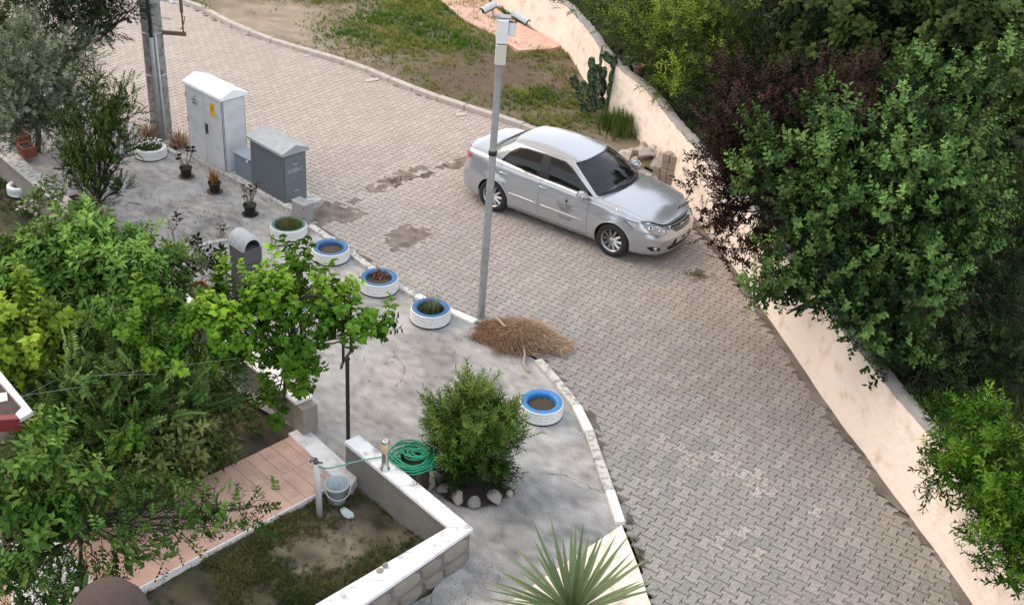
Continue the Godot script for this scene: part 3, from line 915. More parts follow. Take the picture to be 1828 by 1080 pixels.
func build_garden_walls() -> void:
	# the long wall on the left of the gate: grey face to the garden, white slabs on top
	var t := thing("garden_wall", Vector3.ZERO)
	tag(t, "low grey garden wall with white marble slabs on top, left of the gate", "wall")
	var b := Vector3(-2.66, 0, -12.32)
	var a := Vector3(-11.6, 0, -21.3)
	var d := (b - a).normalized()
	var q := Basis(Vector3.UP, atan2(-d.z, d.x))
	var l := a.distance_to(b)
	var st := F()
	box(st, Vector3(l * 0.5, 0.02, 0), Vector3(l, 0.86, 0.2), 0.01)
	var o := obj("wall_body", st, M.wall_grey, t)
	o.transform = Transform3D(q, a)
	var n := 14
	for i in n:
		st = F()
		box(st, Vector3.ZERO, Vector3(l / n - 0.012, 0.04, 0.27), 0.006)
		o = obj("coping_slab", st, M.coping if i > 8 else M.old_white, t)
		o.transform = Transform3D(q, a + d * (l * (i + 0.5) / n) + Vector3(0, 0.472, 0))
	# the L-shaped wall on the right of the gate
	t = thing("corner_wall", Vector3.ZERO)
	tag(t, "L-shaped low wall with broad white marble slabs and stone clad outer face", "wall")
	var outer: Array = [Vector2(-1.833, -11.669), Vector2(-0.25, -10.074), Vector2(-1.348, -8.754), Vector2(-2.177, -7.769)]
	var inner: Array = [Vector2(-2, -11.508), Vector2(-0.543, -10.07), Vector2(-1.852, -8.703), Vector2(-2.591, -7.871)]
	st = F()
	prism(st, shrink_run(outer, inner, 0.12), -0.4, 0.45)
	obj("wall_body", st, M.wall_grey, t)
	var cuts := [[0, 0.0, 0.55], [0, 0.55, 1.0], [1, 0.0, 0.345], [1, 0.345, 0.7], [1, 0.7, 1.0], [2, 0.0, 1.0]]
	for c in cuts:
		var i: int = c[0]
		var poly := [outer[i].lerp(outer[i + 1], c[1] + 0.004), outer[i].lerp(outer[i + 1], c[2] - 0.004), inner[i].lerp(inner[i + 1], c[2] - 0.004), inner[i].lerp(inner[i + 1], c[1] + 0.004)]
		st = F()
		prism(st, poly, 0.452, 0.5, 0.006, true)
		obj("coping_slab", st, M.coping, t)
	# stone cladding on the face towards the yucca
	var fa := Vector3(outer[1].x, 0, outer[1].y)
	var fb := Vector3(outer[2].x, 0, outer[2].y)
	var fd := (fb - fa).normalized()
	var fn := Vector3(-fd.z, 0, fd.x)
	if fn.z < 0: fn = -fn
	fn = Vector3(fd.z, 0, -fd.x) if Vector3(fd.z, 0, -fd.x).x > 0 else -Vector3(fd.z, 0, -fd.x)
	for row in 2:
		var s := 0.06
		while s < 2.6:
			var w := rf(0.3, 0.5)
			var hh := 0.21
			var yc := 0.1 + row * 0.225
			st = F()
			var ring := []
			for k in 8:
				var an := TAU * (k + 0.5) / 8.0
				ring.append(Vector2(cos(an) * w * 0.54 * rf(0.88, 1.06), sin(an) * hh * 0.56 * rf(0.88, 1.06)))
			var cen := fa + fd * (s + w * 0.5) + Vector3(0, yc, 0) - fn * 0.012
			for k in 8:
				var p: Vector2 = ring[k]
				var r: Vector2 = ring[(k + 1) % 8]
				var P := func(v: Vector2, z: float) -> Vector3: return cen + fd * v.x + Vector3(0, v.y, 0) + fn * z
				face(st, [P.call(p, -0.03), P.call(r, -0.03), P.call(r * 0.9, 0.022), P.call(p * 0.9, 0.018)], fn + fd * p.x + Vector3.UP * p.y)
				tri(st, P.call(Vector2.ZERO, 0.03), P.call(p * 0.9, 0.018), P.call(r * 0.9, 0.022))
			obj("cladding_stone", st, M.stone[[0, 1, 0, 1][rng.randi() % 4]], t)
			s += w + 0.012
	# gate sill between the two walls, and the pale pillar that ends the left wall
	st = F()
	prism(st, [Vector2(-2.859, -12.168), Vector2(-2.677, -12.352), Vector2(-1.797, -11.427), Vector2(-1.848, -11.2), Vector2(-2.061, -11.285)], -0.12, 0.04, 0.008)
	var sill := obj("gate_sill", st, M.marble)
	tag(sill, "white marble doorstep slab at the head of the red tiled path", "doorstep")
	st = F()
	box(st, Vector3(0, 0.0, 0), Vector3(0.24, 0.9, 0.24), 0.01, q)
	var pl := obj("wall_pillar", st, M.stone[1])
	pl.position = b + d * 0.02 + Vector3(0, 0.002, 0)
	tag(pl, "pale stone end pillar of the left garden wall beside the gate opening", "pillar")
	# cream painted ramp slab beside the street
	st = F()
	prism(st, [Vector2(1.563, -10.825), Vector2(1.649, -10.464), Vector2(1.762, -9.956), Vector2(1.809, -9.647), Vector2(1.974, -8.95), Vector2(1.469, -8.665), Vector2(-0.005, -9.079), Vector2(0.267, -9.427), Vector2(0.702, -9.918), Vector2(1.069, -10.305)], -0.1, 0.06, 0.008)
	var rp := obj("cream_slab", st, M.cream)
	tag(rp, "smooth cream painted slab at the street edge behind the yucca", "slab")

func shrink_run(outer: Array, inner: Array, k: float) -> Array:
	var a := []
	var b := []
	for i in outer.size():
		a.append(outer[i].lerp(inner[i], k)); b.append(inner[i].lerp(outer[i], k))
	b.reverse()
	a.append_array(b)
	return a


func build_garden_path() -> void:
	# path of red tiles, raised a hand's breadth above the soil
	var t := thing("garden_path", Vector3.ZERO)
	tag(t, "straight path of salmon red tiles leading to the gate", "path")
	t.set_meta("kind", "structure")
	t.remove_meta("category")
	t.remove_meta("label")
	var a: Vector2 = Vector2(-2.998, -11.971)
	var b: Vector2 = Vector2(-2.297, -11.01)
	var c: Vector2 = Vector2(-5.233, -9.54)
	var along_ := (c - a).normalized()
	var across := Vector2(-along_.y, along_.x)
	var wid := absf((b - a).dot(across))
	if across.dot(b - a) < 0: across = -across
	var st := F()
	var skew := along_ * (b - a).dot(along_)
	var e0 := a - along_ * 0.35
	var len_ := 4.6
	prism(st, [e0, e0 + across * wid + skew * 0.6, e0 + across * wid + along_ * len_, e0 + along_ * len_], -0.2, -0.012)
	obj("path_bed", st, M.old_white, t)
	st = F()
	prism(st, [e0 + across * wid + skew * 0.6, e0 + across * (wid + 0.02) + skew * 0.6, e0 + across * (wid + 0.02) + along_ * len_, e0 + across * wid + along_ * len_], -0.2, 0.012)
	obj("white_edging", st, M.white_paint, t)
	var nx := 2
	var w := wid / nx
	for i in nx:
		var s := (0.0 + skew.length() * 0.5 * (i + 0.5) / nx) * (1.0 if skew.dot(along_) > 0 else -1.0)
		var first := true
		while s < len_ - 0.05:
			var l := 0.2 if s < skew.length() * 0.5 + 0.72 else 0.75
			var p := e0 + across * (w * i) + along_ * s
			st = F()
			var g := 0.0032 if l < 0.3 else 0.0012
			prism(st, [p + across * g + along_ * g, p + across * (w - g) + along_ * g, p + across * (w - g) + along_ * (l - g), p + across * g + along_ * (l - g)], -0.015, 0.002 + rf(-0.001, 0.001), 0.0015)
			obj("tile", st, M.tile_pale if first and rng.randf() < 0.5 else M.tile[rng.randi() % 3], t)
			s += l
			first = false
	# white landing at the lower end of the path
	st = F()
	prism(st, [Vector2(-5.626, -9.869), Vector2(-5.005, -9.823), Vector2(-4.437, -9.25), Vector2(-4.405, -8.847), Vector2(-5.171, -8.769)], -0.1, 0.03, 0.008)
	var ld := obj("white_landing", st, M.marble)
	tag(ld, "white stone landing at the lower end of the red path", "landing")


# ---------------------------------------------------------------- street furniture
# worn print too small to read: a row of n marks like letters, h high, centred
func letters(called: String, n: int, h: float, m: Material, parent: Node, xf: Transform3D) -> void:
	var st := F()
	var w := h * 0.72
	for i in n:
		var x := (i - (n - 1) * 0.5) * w
		var k := rng.randi() % 5
		var bars := []
		if k != 4: bars.append([Vector2(-0.22, 0), Vector2(0.15, 1.0)])
		if k != 2: bars.append([Vector2(0, 0.43), Vector2(0.5, 0.14)])
		if k == 0 or k == 3: bars.append([Vector2(0.2, 0), Vector2(0.15, 1.0)])
		if k == 1 or k == 4: bars.append([Vector2(0, -0.43), Vector2(0.5, 0.14)])
		if k == 3 or k == 2: bars.append([Vector2(0, 0), Vector2(0.5, 0.14)])
		for b in bars: box(st, Vector3(x + b[0].x * h, b[0].y * h, 0), Vector3(b[1].x * h, b[1].y * h, 0.0015 + 0.0004 * (k + 1)))
	inst(called, null, m, parent, xf)
	var o: MeshInstance3D = parent.get_child(parent.get_child_count() - 1)
	st.generate_normals()
	o.mesh = st.commit()
	o.set_meta("kind", "stuff")

# a sheet metal cabinet; origin at the right front corner of its base, x runs left along the front, z back
func cabinet_body(t: Node3D, w: float, d: float, h: float, body: Material, top: Material) -> void:
	var st := F()
	box(st, Vector3(-w * 0.5, h * 0.5, -d * 0.5), Vector3(w, h, d), 0.008)
	obj("body", st, body, t)
	# low gabled lid that overhangs
	st = F()
	var o := 0.045
	var e := 0.05
	var r := 0.115 * d / 0.5
	var x0 := -w - o
	var x1 := o
	var z0 := o
	var z1 := -d - o
	var zm := -d * 0.5
	face(st, [Vector3(x0, h + e, z0), Vector3(x1, h + e, z0), Vector3(x1, h + e + r, zm), Vector3(x0, h + e + r, zm)], Vector3(0, 1, 1))
	face(st, [Vector3(x0, h + e, z1), Vector3(x1, h + e, z1), Vector3(x1, h + e + r, zm), Vector3(x0, h + e + r, zm)], Vector3(0, 1, -1))
	for x in [x0, x1]:
		face(st, [Vector3(x, h, z0), Vector3(x, h + e, z0), Vector3(x, h + e + r, zm), Vector3(x, h + e, z1), Vector3(x, h, z1)], Vector3(x - (x0 + x1) * 0.5, 0, 0))
	for z in [z0, z1]:
		face(st, [Vector3(x0, h, z), Vector3(x1, h, z), Vector3(x1, h + e, z), Vector3(x0, h + e, z)], Vector3(0, 0, z - zm))
	face(st, [Vector3(x0, h, z0), Vector3(x1, h, z0), Vector3(x1, h, z1), Vector3(x0, h, z1)], Vector3.DOWN)
	obj("lid", st, top, t)

func build_cabinets() -> void:
	# raised plinth: rough masonry with whitewashed edge
	var t := thing("cabinet_plinth", Vector3.ZERO)
	tag(t, "low whitewashed masonry plinth carrying the utility cabinets", "plinth")
	var a: Vector2 = Vector2(-6.489, -20.492)
	var b: Vector2 = Vector2(-4.103, -18.496)
	var d := (b - a).normalized()
	var n := Vector2(d.y, -d.x)
	var st := F()
	prism(st, [a + n * 0.08, b + n * 0.08, b + n * 0.74, a + n * 0.74], -0.1, 0.13)
	obj("fill", st, M.old_white, t)
	var l := a.distance_to(b)
	for k in 5:
		st = F()
		var p := a + d * (l * k / 5.0 + 0.006)
		var q := a + d * (l * (k + 1) / 5.0 - 0.006)
		prism(st, [p, q, q + n * 0.16, p + n * rf(0.13, 0.18)], -0.1, 0.15 + rf(-0.008, 0.008), 0.015)
		obj("edge_stone", st, M.old_white, t)
	var at := Vector3(-5.63, 0.13, -19.83)
	var ang := -0.7
	# tall light grey cabinet
	t = thing("utility_cabinet", at, ang)
	tag(t, "tall light grey double door utility cabinet with a yellow warning sticker", "cabinet")
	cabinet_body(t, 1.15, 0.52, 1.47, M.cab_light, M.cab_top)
	for i in 2:
		st = F()
		box(st, Vector3(-0.29 - 0.565 * i, 0.735, 0.006), Vector3(0.555, 1.41, 0.014), 0.004)
		obj("door", st, M.cab_light, t)
	st = F()
	box(st, Vector3(0.006, 0.735, -0.26), Vector3(0.012, 1.41, 0.47), 0.004)
	obj("side_panel", st, M.cab_light, t)
	for x in [-0.5725, -0.006, -1.142]:
		st = F()
		box(st, Vector3(x, 0.735, 0.003), Vector3(0.008, 1.4, 0.008))
		obj("door_gap", st, M.ink, t)
	for y in [0.25, 0.75, 1.25]:
		st = F()
		box(st, Vector3(-1.155, y, 0.004), Vector3(0.02, 0.09, 0.02), 0.004)
		obj("hinge", st, M.galv, t)
	for z in [-0.022, -0.498]:
		st = F()
		box(st, Vector3(0.003, 0.735, z), Vector3(0.008, 1.4, 0.008))
		obj("panel_gap", st, M.ink, t)
	for i in 3:
		st = F()
		box(st, Vector3(0.014, 1.27 - 0.035 * i, -0.24), Vector3(0.008, 0.01, 0.16), 0.002)
		obj("louvre", st, M.cab_light, t)
	st = F()
	box(st, Vector3(-0.5, 0.76, 0.026), Vector3(0.055, 0.2, 0.03), 0.006)
	box(st, Vector3(-0.5, 0.78, 0.046), Vector3(0.03, 0.11, 0.016), 0.004)
	obj("door_handle", st, M.ink, t)
	st = F()
	box(st, Vector3(-0.29, 1.2, 0.0145), Vector3(0.155, 0.25, 0.003), 0.0)
	var stk := obj("warning_sticker", st, M.yellow, t)
	st = F()
	for q in [[Vector2(0.01, 0.07), Vector2(-0.022, 0.005), Vector2(-0.002, 0.008), Vector2(-0.012, -0.055), Vector2(0.026, 0.02), Vector2(0.006, 0.018)]]:
		prism(st, q, 0.0, 0.002)
	var bolt := obj("lightning_mark", st, M.ink, stk)
	bolt.transform = Transform3D(Basis(Vector3.RIGHT, PI / 2) , Vector3(-0.29, 1.235, 0.0165))
	for k in 3:
		letters("lettering", [2, 7, 5][k], [0.035, 0.045, 0.045][k], M.ink, t, Transform3D(Basis(), Vector3(-0.85, 1.29 - 0.065 * k, 0.014)))
	st = S()
	var ring := []
	for k in 11: ring.append(Vector3(0.03, 1.6 + 0.12 - 0.02 + 0.028 * cos(TAU * k / 10.0), -0.26 + 0.028 * sin(TAU * k / 10.0)))
	tube(st, ring, 0.009, 6, false)
	obj("lifting_eye", st, M.cab_top, t)
	# shorter dark cabinet
	t = thing("utility_cabinet", Vector3(-4.27, 0.13, -18.7), -0.735)
	tag(t, "shorter dark grey utility cabinet with worn white lettering on its end", "cabinet")
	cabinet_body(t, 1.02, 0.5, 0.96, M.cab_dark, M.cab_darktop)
	st = F()
	box(st, Vector3(0.006, 0.48, -0.25), Vector3(0.012, 0.9, 0.45), 0.004)
	obj("door", st, mat(Color(0.17, 0.195, 0.21), 0.6, {"tex": M.blot, "scale": 1.4}), t)
	var wht := mat(Color(0.42, 0.45, 0.46), 0.7)
	letters("lettering", 3, 0.05, wht, t, Transform3D(Basis(Vector3.UP, PI / 2), Vector3(0.0135, 0.74, -0.25)))
	letters("lettering", 6, 0.075, wht, t, Transform3D(Basis(Vector3.UP, PI / 2), Vector3(0.0135, 0.63, -0.25)))
	st = F()
	box(st, Vector3(0.015, 0.22, -0.27), Vector3(0.008, 0.012, 0.1), 0.002)
	obj("vent_slot", st, wht, t)
	# low blue grey box between them
	t = thing("junction_box", Vector3(-5.05, 0.13, -19.42), -0.72)
	tag(t, "low blue grey metal box between the two utility cabinets", "junction box")
	st = F()
	box(st, Vector3(-0.27, 0.24, -0.17), Vector3(0.54, 0.48, 0.3), 0.006)
	obj("body", st, M.cab_blue, t)
	st = F()
	box(st, Vector3(-0.27, 0.495, -0.165), Vector3(0.58, 0.03, 0.36), 0.008)
	obj("lid", st, mat(Color(0.36, 0.41, 0.45), 0.5, {"tex": M.blot, "scale": 1.0}), t)
	st = F()
	box(st, Vector3(-0.1, 0.44, 0.0), Vector3(0.05, 0.05, 0.03), 0.012)
	obj("padlock", st, M.white_plastic, t)
	# small metal box at the street end of the plinth
	t = thing("meter_box", Vector3(-4.091, 0, -18.413), -0.62)
	tag(t, "small silvery metal box at the street end of the cabinet plinth", "meter box")
	st = F()
	box(st, Vector3(0.16, 0.19, -0.13), Vector3(0.36, 0.38, 0.2), 0.008)
	obj("body", st, M.galv, t)
	st = F()
	box(st, Vector3(0.16, 0.19, -0.026), Vector3(0.33, 0.35, 0.012), 0.004)
	obj("door", st, mat(Color(0.44, 0.4, 0.39), 0.5, {"metal": 0.3, "tex": M.blot, "scale": 1.5}), t)
	for y in [0.1, 0.3]:
		st = F()
		box(st, Vector3(0.29, y, -0.018), Vector3(0.02, 0.025, 0.012), 0.004)
		obj("hinge", st, M.black, t)


func build_poles() -> void:
	# thick round concrete utility pole with a conduit and a black cable
	var b: Vector3 = Vector3(-7.408, 0, -21.635)
	var t := thing("utility_pole", b)
	tag(t, "thick round concrete utility pole with conduit behind the daisy planter", "utility pole")
	var st := S()
	lathe(st, [Vector2(0.21, -0.2), Vector2(0.208, 0.0), Vector2(0.205, 1.0), Vector2(0.2, 2.0), Vector2(0.195, 3.0), Vector2(0.185, 5.0), Vector2(0.17, 8.5), Vector2(0.0, 8.5)], 28)
	obj("shaft", st, M.pole, t)
	var to_eye := Vector3(-b.x, 0, -b.z).normalized()
	var sd := Vector3(to_eye.z, 0, -to_eye.x)
	st = S()
	tube(st, [to_eye * 0.215 - sd * 0.03, to_eye * 0.21 - sd * 0.03 + Vector3(0, 1.2, 0), to_eye * 0.205 - sd * 0.03 + Vector3(0, 2.15, 0)], 0.042, 10)
	obj("conduit", st, M.galv, t)
	st = S()
	tube(st, [to_eye * 0.205 + sd * 0.07 , to_eye * 0.2 + sd * 0.06 + Vector3(0, 1.0, 0), to_eye * 0.2 + sd * 0.05 + Vector3(0, 2.2, 0)], 0.022, 8)
	obj("pipe", st, M.pvc, t)
	st = S()
	tube(st, curve([to_eye * 0.205 - sd * 0.03 + Vector3(0, 2.1, 0), to_eye * 0.22 - sd * 0.02 + Vector3(0, 2.5, 0), to_eye * 0.21 - sd * 0.04 + Vector3(0, 3.2, 0), to_eye * 0.21 - sd * 0.05 + Vector3(0, 5.0, 0)], 5), 0.035, 8)
	obj("cable", st, M.black, t)
	for y in [1.35, 2.2]:
		st = S()
		lathe(st, [Vector2(0.206, y - 0.018), Vector2(0.214, y - 0.012), Vector2(0.214, y + 0.012), Vector2(0.2, y + 0.018)], 28)
		obj("steel_band", st, M.galv, t)
	st = F()
	box(st, Vector3(0.42, 2.2, 0.02), Vector3(0.5, 0.075, 0.06), 0.006)
	obj("bracket_arm", st, M.rust, t)
	st = S()
	tube(st, [Vector3(0.62, 2.16, 0.02), Vector3(0.62, 2.9, 0.02), Vector3(0.6, 4.6, 0.02)], 0.016, 6)
	lathe(st, [Vector2(0.03, 2.62), Vector2(0.035, 2.66), Vector2(0.035, 2.85), Vector2(0.02, 2.9)], 8, Transform3D(Basis(), Vector3(0.62, 0, 0.02)))
	tube(st, [Vector3(0.56, 2.28, 0.02), Vector3(0.62, 2.34, 0.02), Vector3(0.68, 2.55, 0.02), Vector3(0.62, 2.55, 0.02)], 0.01, 5)
	obj("tension_rod", st, M.rust, t)
	# slim grey camera pole
	b = Vector3(-0.481, 0, -15.544)
	t = thing("camera_pole", b)
	tag(t, "slim grey steel pole with two security cameras and white boxes", "camera pole")
	t.basis = Basis(Vector3(0, 0, 1), -0.012)
	st = S()
	lathe(st, [Vector2(0.062, -0.1), Vector2(0.06, 1.2), Vector2(0.056, 2.83), Vector2(0.052, 2.85), Vector2(0.05, 4.3), Vector2(0.05, 4.88), Vector2(0, 4.88)], 16)
	obj("shaft", st, M.galv, t)
	st = S()
	lathe(st, [Vector2(0.055, 2.8), Vector2(0.064, 2.81), Vector2(0.064, 2.87), Vector2(0.053, 2.88)], 16)
	obj("collar", st, M.black, t)
	var turn := Basis(Vector3.UP, 0.12)
	st = F()
	box(st, turn * Vector3(0, 4.36, 0.08), Vector3(0.15, 0.3, 0.1), 0.015, turn)
	obj("lower_box", st, M.ivory, t)
	st = F()
	box(st, turn * Vector3(0, 4.69, 0.08), Vector3(0.16, 0.34, 0.11), 0.012, turn)
	obj("upper_box", st, M.white_plastic, t)
	st = F()
	box(st, turn * Vector3(0, 4.525, 0.08), Vector3(0.14, 0.02, 0.09), 0.0, turn)
	obj("box_gap", st, M.black, t)
	st = F()
	box(st, turn * Vector3(0.01, 4.88, 0.02), Vector3(0.2, 0.014, 0.16), 0.0, turn)
	obj("top_plate", st, M.galv, t)
	st = F()
	box(st, turn * Vector3(0.14, 4.71, 0.03), Vector3(0.1, 0.18, 0.1), 0.012, turn)
	obj("side_box", st, M.white_plastic, t)
	for s in [-1.0, 1.0]:
		var c := Node3D.new()
		put(c, "security_camera", t)
		c.position = Vector3(-0.2, 4.99, 0.06) if s < 0 else Vector3(0.25, 4.88, 0.05)
		c.rotation = Vector3(0.25, -0.75 if s < 0 else 0.95, 0)
		st = S()
		var prof := [Vector2(0, -0.1), Vector2(0.04, -0.1), Vector2(0.047, -0.09), Vector2(0.047, 0.09), Vector2(0.042, 0.1), Vector2(0.036, 0.095), Vector2(0, 0.095)]
		lathe(st, prof, 14, Transform3D(Basis(Vector3.RIGHT, PI / 2), Vector3.ZERO))
		obj("housing", st, M.black, c)
		st = F()
		for k in 7:
			var a0 := PI * k / 7.0
			var a1 := PI * (k + 1) / 7.0
			var r := 0.056
			face(st, [Vector3(cos(a0) * r, sin(a0) * r, -0.12), Vector3(cos(a1) * r, sin(a1) * r, -0.12), Vector3(cos(a1) * r, sin(a1) * r, 0.13), Vector3(cos(a0) * r, sin(a0) * r, 0.13)], Vector3(cos(a0), sin(a0), 0))
		obj("sunshield", st, M.pvc, c)
		st = S()
		if s < 0: tube(st, [Vector3(0, -0.04, -0.06), Vector3(0.02, -0.14, -0.06), Vector3(0.12, -0.12, -0.06)], 0.016, 7)
		else: tube(st, [Vector3(0, -0.03, -0.05), Vector3(0, -0.11, -0.06), Vector3(-0.06, -0.11, -0.16)], 0.018, 7)
		obj("arm", st, M.rust if s > 0 else M.galv, c)


# ---------------------------------------------------------------- the car: x forward, y up, z to its right hand side
var plan := []          # half outline seen from above, front middle to rear middle
var plan_s := []

func car_plan(t: float) -> Array:
	t = clampf(t, 0.0, plan_s[-1])
	var lo := 0
	var hi := plan_s.size() - 1
	while hi - lo > 1:
		var m := (lo + hi) / 2
		if plan_s[m] <= t: lo = m
		else: hi = m
	var p: Vector2 = plan[lo].lerp(plan[hi], (t - plan_s[lo]) / maxf(1e-6, plan_s[hi] - plan_s[lo]))
	var d: Vector2 = (plan[mini(hi + 3, plan.size() - 1)] - plan[maxi(lo - 3, 0)]).normalized()
	return [p, Vector2(-d.y, d.x) if Vector2(-d.y, d.x).dot(p) > 0 else Vector2(d.y, -d.x)]

func car_t(x: float) -> float:      # distance along the outline at which the side reaches x
	for i in plan.size() - 1:
		if plan[i].x >= x and plan[i + 1].x < x: return lerpf(plan_s[i], plan_s[i + 1], (plan[i].x - x) / (plan[i].x - plan[i + 1].x))
	return 0.0

func pick(keys: Array, x: float) -> float:
	if x <= keys[0].x: return keys[0].y
	for i in keys.size() - 1:
		if x <= keys[i + 1].x:
			var f: float = (x - keys[i].x) / (keys[i + 1].x - keys[i].x)
			f = f * f * (3.0 - 2.0 * f) * 0.5 + f * 0.5
			return lerpf(keys[i].y, keys[i + 1].y, f)
	return keys[-1].y

func car_top(x: float) -> float:
	return pick([Vector2(-2.3, 0.97), Vector2(-2.1, 1.02), Vector2(-1.4, 1.03), Vector2(-0.3, 0.985), Vector2(0.75, 0.945), Vector2(1.3, 0.9), Vector2(1.8, 0.82), Vector2(2.1, 0.74), Vector2(2.3, 0.68)], x)

func car_inset(x: float, y: float) -> float:
	var side := pick([Vector2(0.15, 0.085), Vector2(0.25, 0.035), Vector2(0.32, 0.02), Vector2(0.5, 0.0), Vector2(0.66, 0.0), Vector2(0.76, 0.02), Vector2(0.86, 0.035), Vector2(1.05, 0.085)], y)
	var front := pick([Vector2(0.15, 0.09), Vector2(0.25, 0.02), Vector2(0.4, 0.0), Vector2(0.52, 0.0), Vector2(0.58, 0.03), Vector2(0.7, 0.085), Vector2(0.8, 0.17)], y)
	var rear := pick([Vector2(0.15, 0.06), Vector2(0.3, 0.01), Vector2(0.5, 0.0), Vector2(0.62, 0.015), Vector2(0.7, 0.05), Vector2(0.95, 0.075), Vector2(1.05, 0.11)], y)
	var v := lerpf(side, front, smoothstep(1.75, 2.1, x))
	v = lerpf(v, rear, smoothstep(1.85, 2.15, -x))
	var top := car_top(x)
	var k := (y - (top - 0.05)) / 0.05
	if k > 0.0: v += 0.04 * (1.0 - sqrt(maxf(0.0, 1.0 - minf(k, 1.0) ** 2)))
	return v

func skin(p: Vector2, side: float, off := 0.0) -> Vector3:
	var g := car_plan(p.x)
	var q: Vector2 = g[0]
	var x0 := q.x
	q -= g[1] * (car_inset(x0, p.y) - off)
	# flared wheel arches
	for ax in [1.32, -1.28]:
		var r := Vector2(x0 - ax, p.y - 0.315).length()
		if absf(x0) < 1.95: q += g[1] * 0.018 * smoothstep(0.5, 0.37, r)
	return Vector3(q.x, p.y, q.y * side)

var deck_half := []

func deck_y(x: float, z: float) -> float:
	var zl := 0.02
	for i in deck_half.size() - 1:
		if deck_half[i].x >= x and deck_half[i + 1].x <= x:
			zl = maxf(0.02, lerpf(deck_half[i].y, deck_half[i + 1].y, (deck_half[i].x - x) / maxf(1e-5, deck_half[i].x - deck_half[i + 1].x)))
			break
	var c := 0.075 if x > 0 else 0.05
	c *= smoothstep(2.25, 1.5, x) if x > 0 else smoothstep(2.22, 1.9, -x)
	return car_top(x) + c * maxf(0.0, 1.0 - (z / zl) ** 2)

var belt := []
var roofl := []

func roof_y(x: float, z: float) -> float:
	return 1.475 - 0.055 * ((x + 0.38) / 0.7) ** 2 - 0.055 * (z / 0.57) ** 2 - 0.02 * smoothstep(0.47, 0.6, absf(z))

func cabin(p: Vector2, side: float, off := 0.0) -> Vector3:
	var i := clampi(int(p.x), 0, 8)
	var f := p.x - i
	var b: Vector3 = belt[i].cubic_interpolate(belt[i + 1], belt[maxi(i - 1, 0)] if i > 0 else Vector3(belt[1].x, belt[1].y, -belt[1].z), belt[mini(i + 2, 9)] if i < 8 else Vector3(belt[8].x, belt[8].y, -belt[8].z), f)
	var r: Vector3 = roofl[i].cubic_interpolate(roofl[i + 1], roofl[maxi(i - 1, 0)] if i > 0 else Vector3(roofl[1].x, roofl[1].y, -roofl[1].z), roofl[mini(i + 2, 9)] if i < 8 else Vector3(roofl[8].x, roofl[8].y, -roofl[8].z), f)
	if i == 3 or i == 4 or i == 5:
		b = belt[i].lerp(belt[i + 1], f); r = roofl[i].lerp(roofl[i + 1], f)
	var m := b.lerp(r, p.y)
	var out := Vector3(m.x + 0.35, 0.35, m.z * 2.0).normalized()
	m += out * (0.035 * sin(PI * p.y) + off)
	return Vector3(m.x, m.y, m.z * side)

func ring_poly(c: Vector2, r: float, n := 26) -> PackedVector2Array:
	var p := PackedVector2Array()
	for k in n: p.append(c + Vector2(cos(TAU * k / n), sin(TAU * k / n)) * r)
	return p

func minus(poly: Array, cutters: Array) -> Array:
	var out := [PackedVector2Array(poly)]
	for c in cutters:
		var cp := PackedVector2Array(c)
		var nx := []
		for p in out:
			var got := Geometry2D.clip_polygons(p, cp)
			var holed := false
			for g in got: holed = holed or Geometry2D.is_polygon_clockwise(g)
			if not holed:
				nx.append_array(got)
				continue
			var m := 0.0
			for v in cp: m += v.x / cp.size()
			for half in [[-50.0, m], [m, 50.0]]:
				for q in Geometry2D.intersect_polygons(p, PackedVector2Array([Vector2(half[0], -50), Vector2(half[1], -50), Vector2(half[1], 50), Vector2(half[0], 50)])): nx.append_array(Geometry2D.clip_polygons(q, cp))
		out = nx
	return out

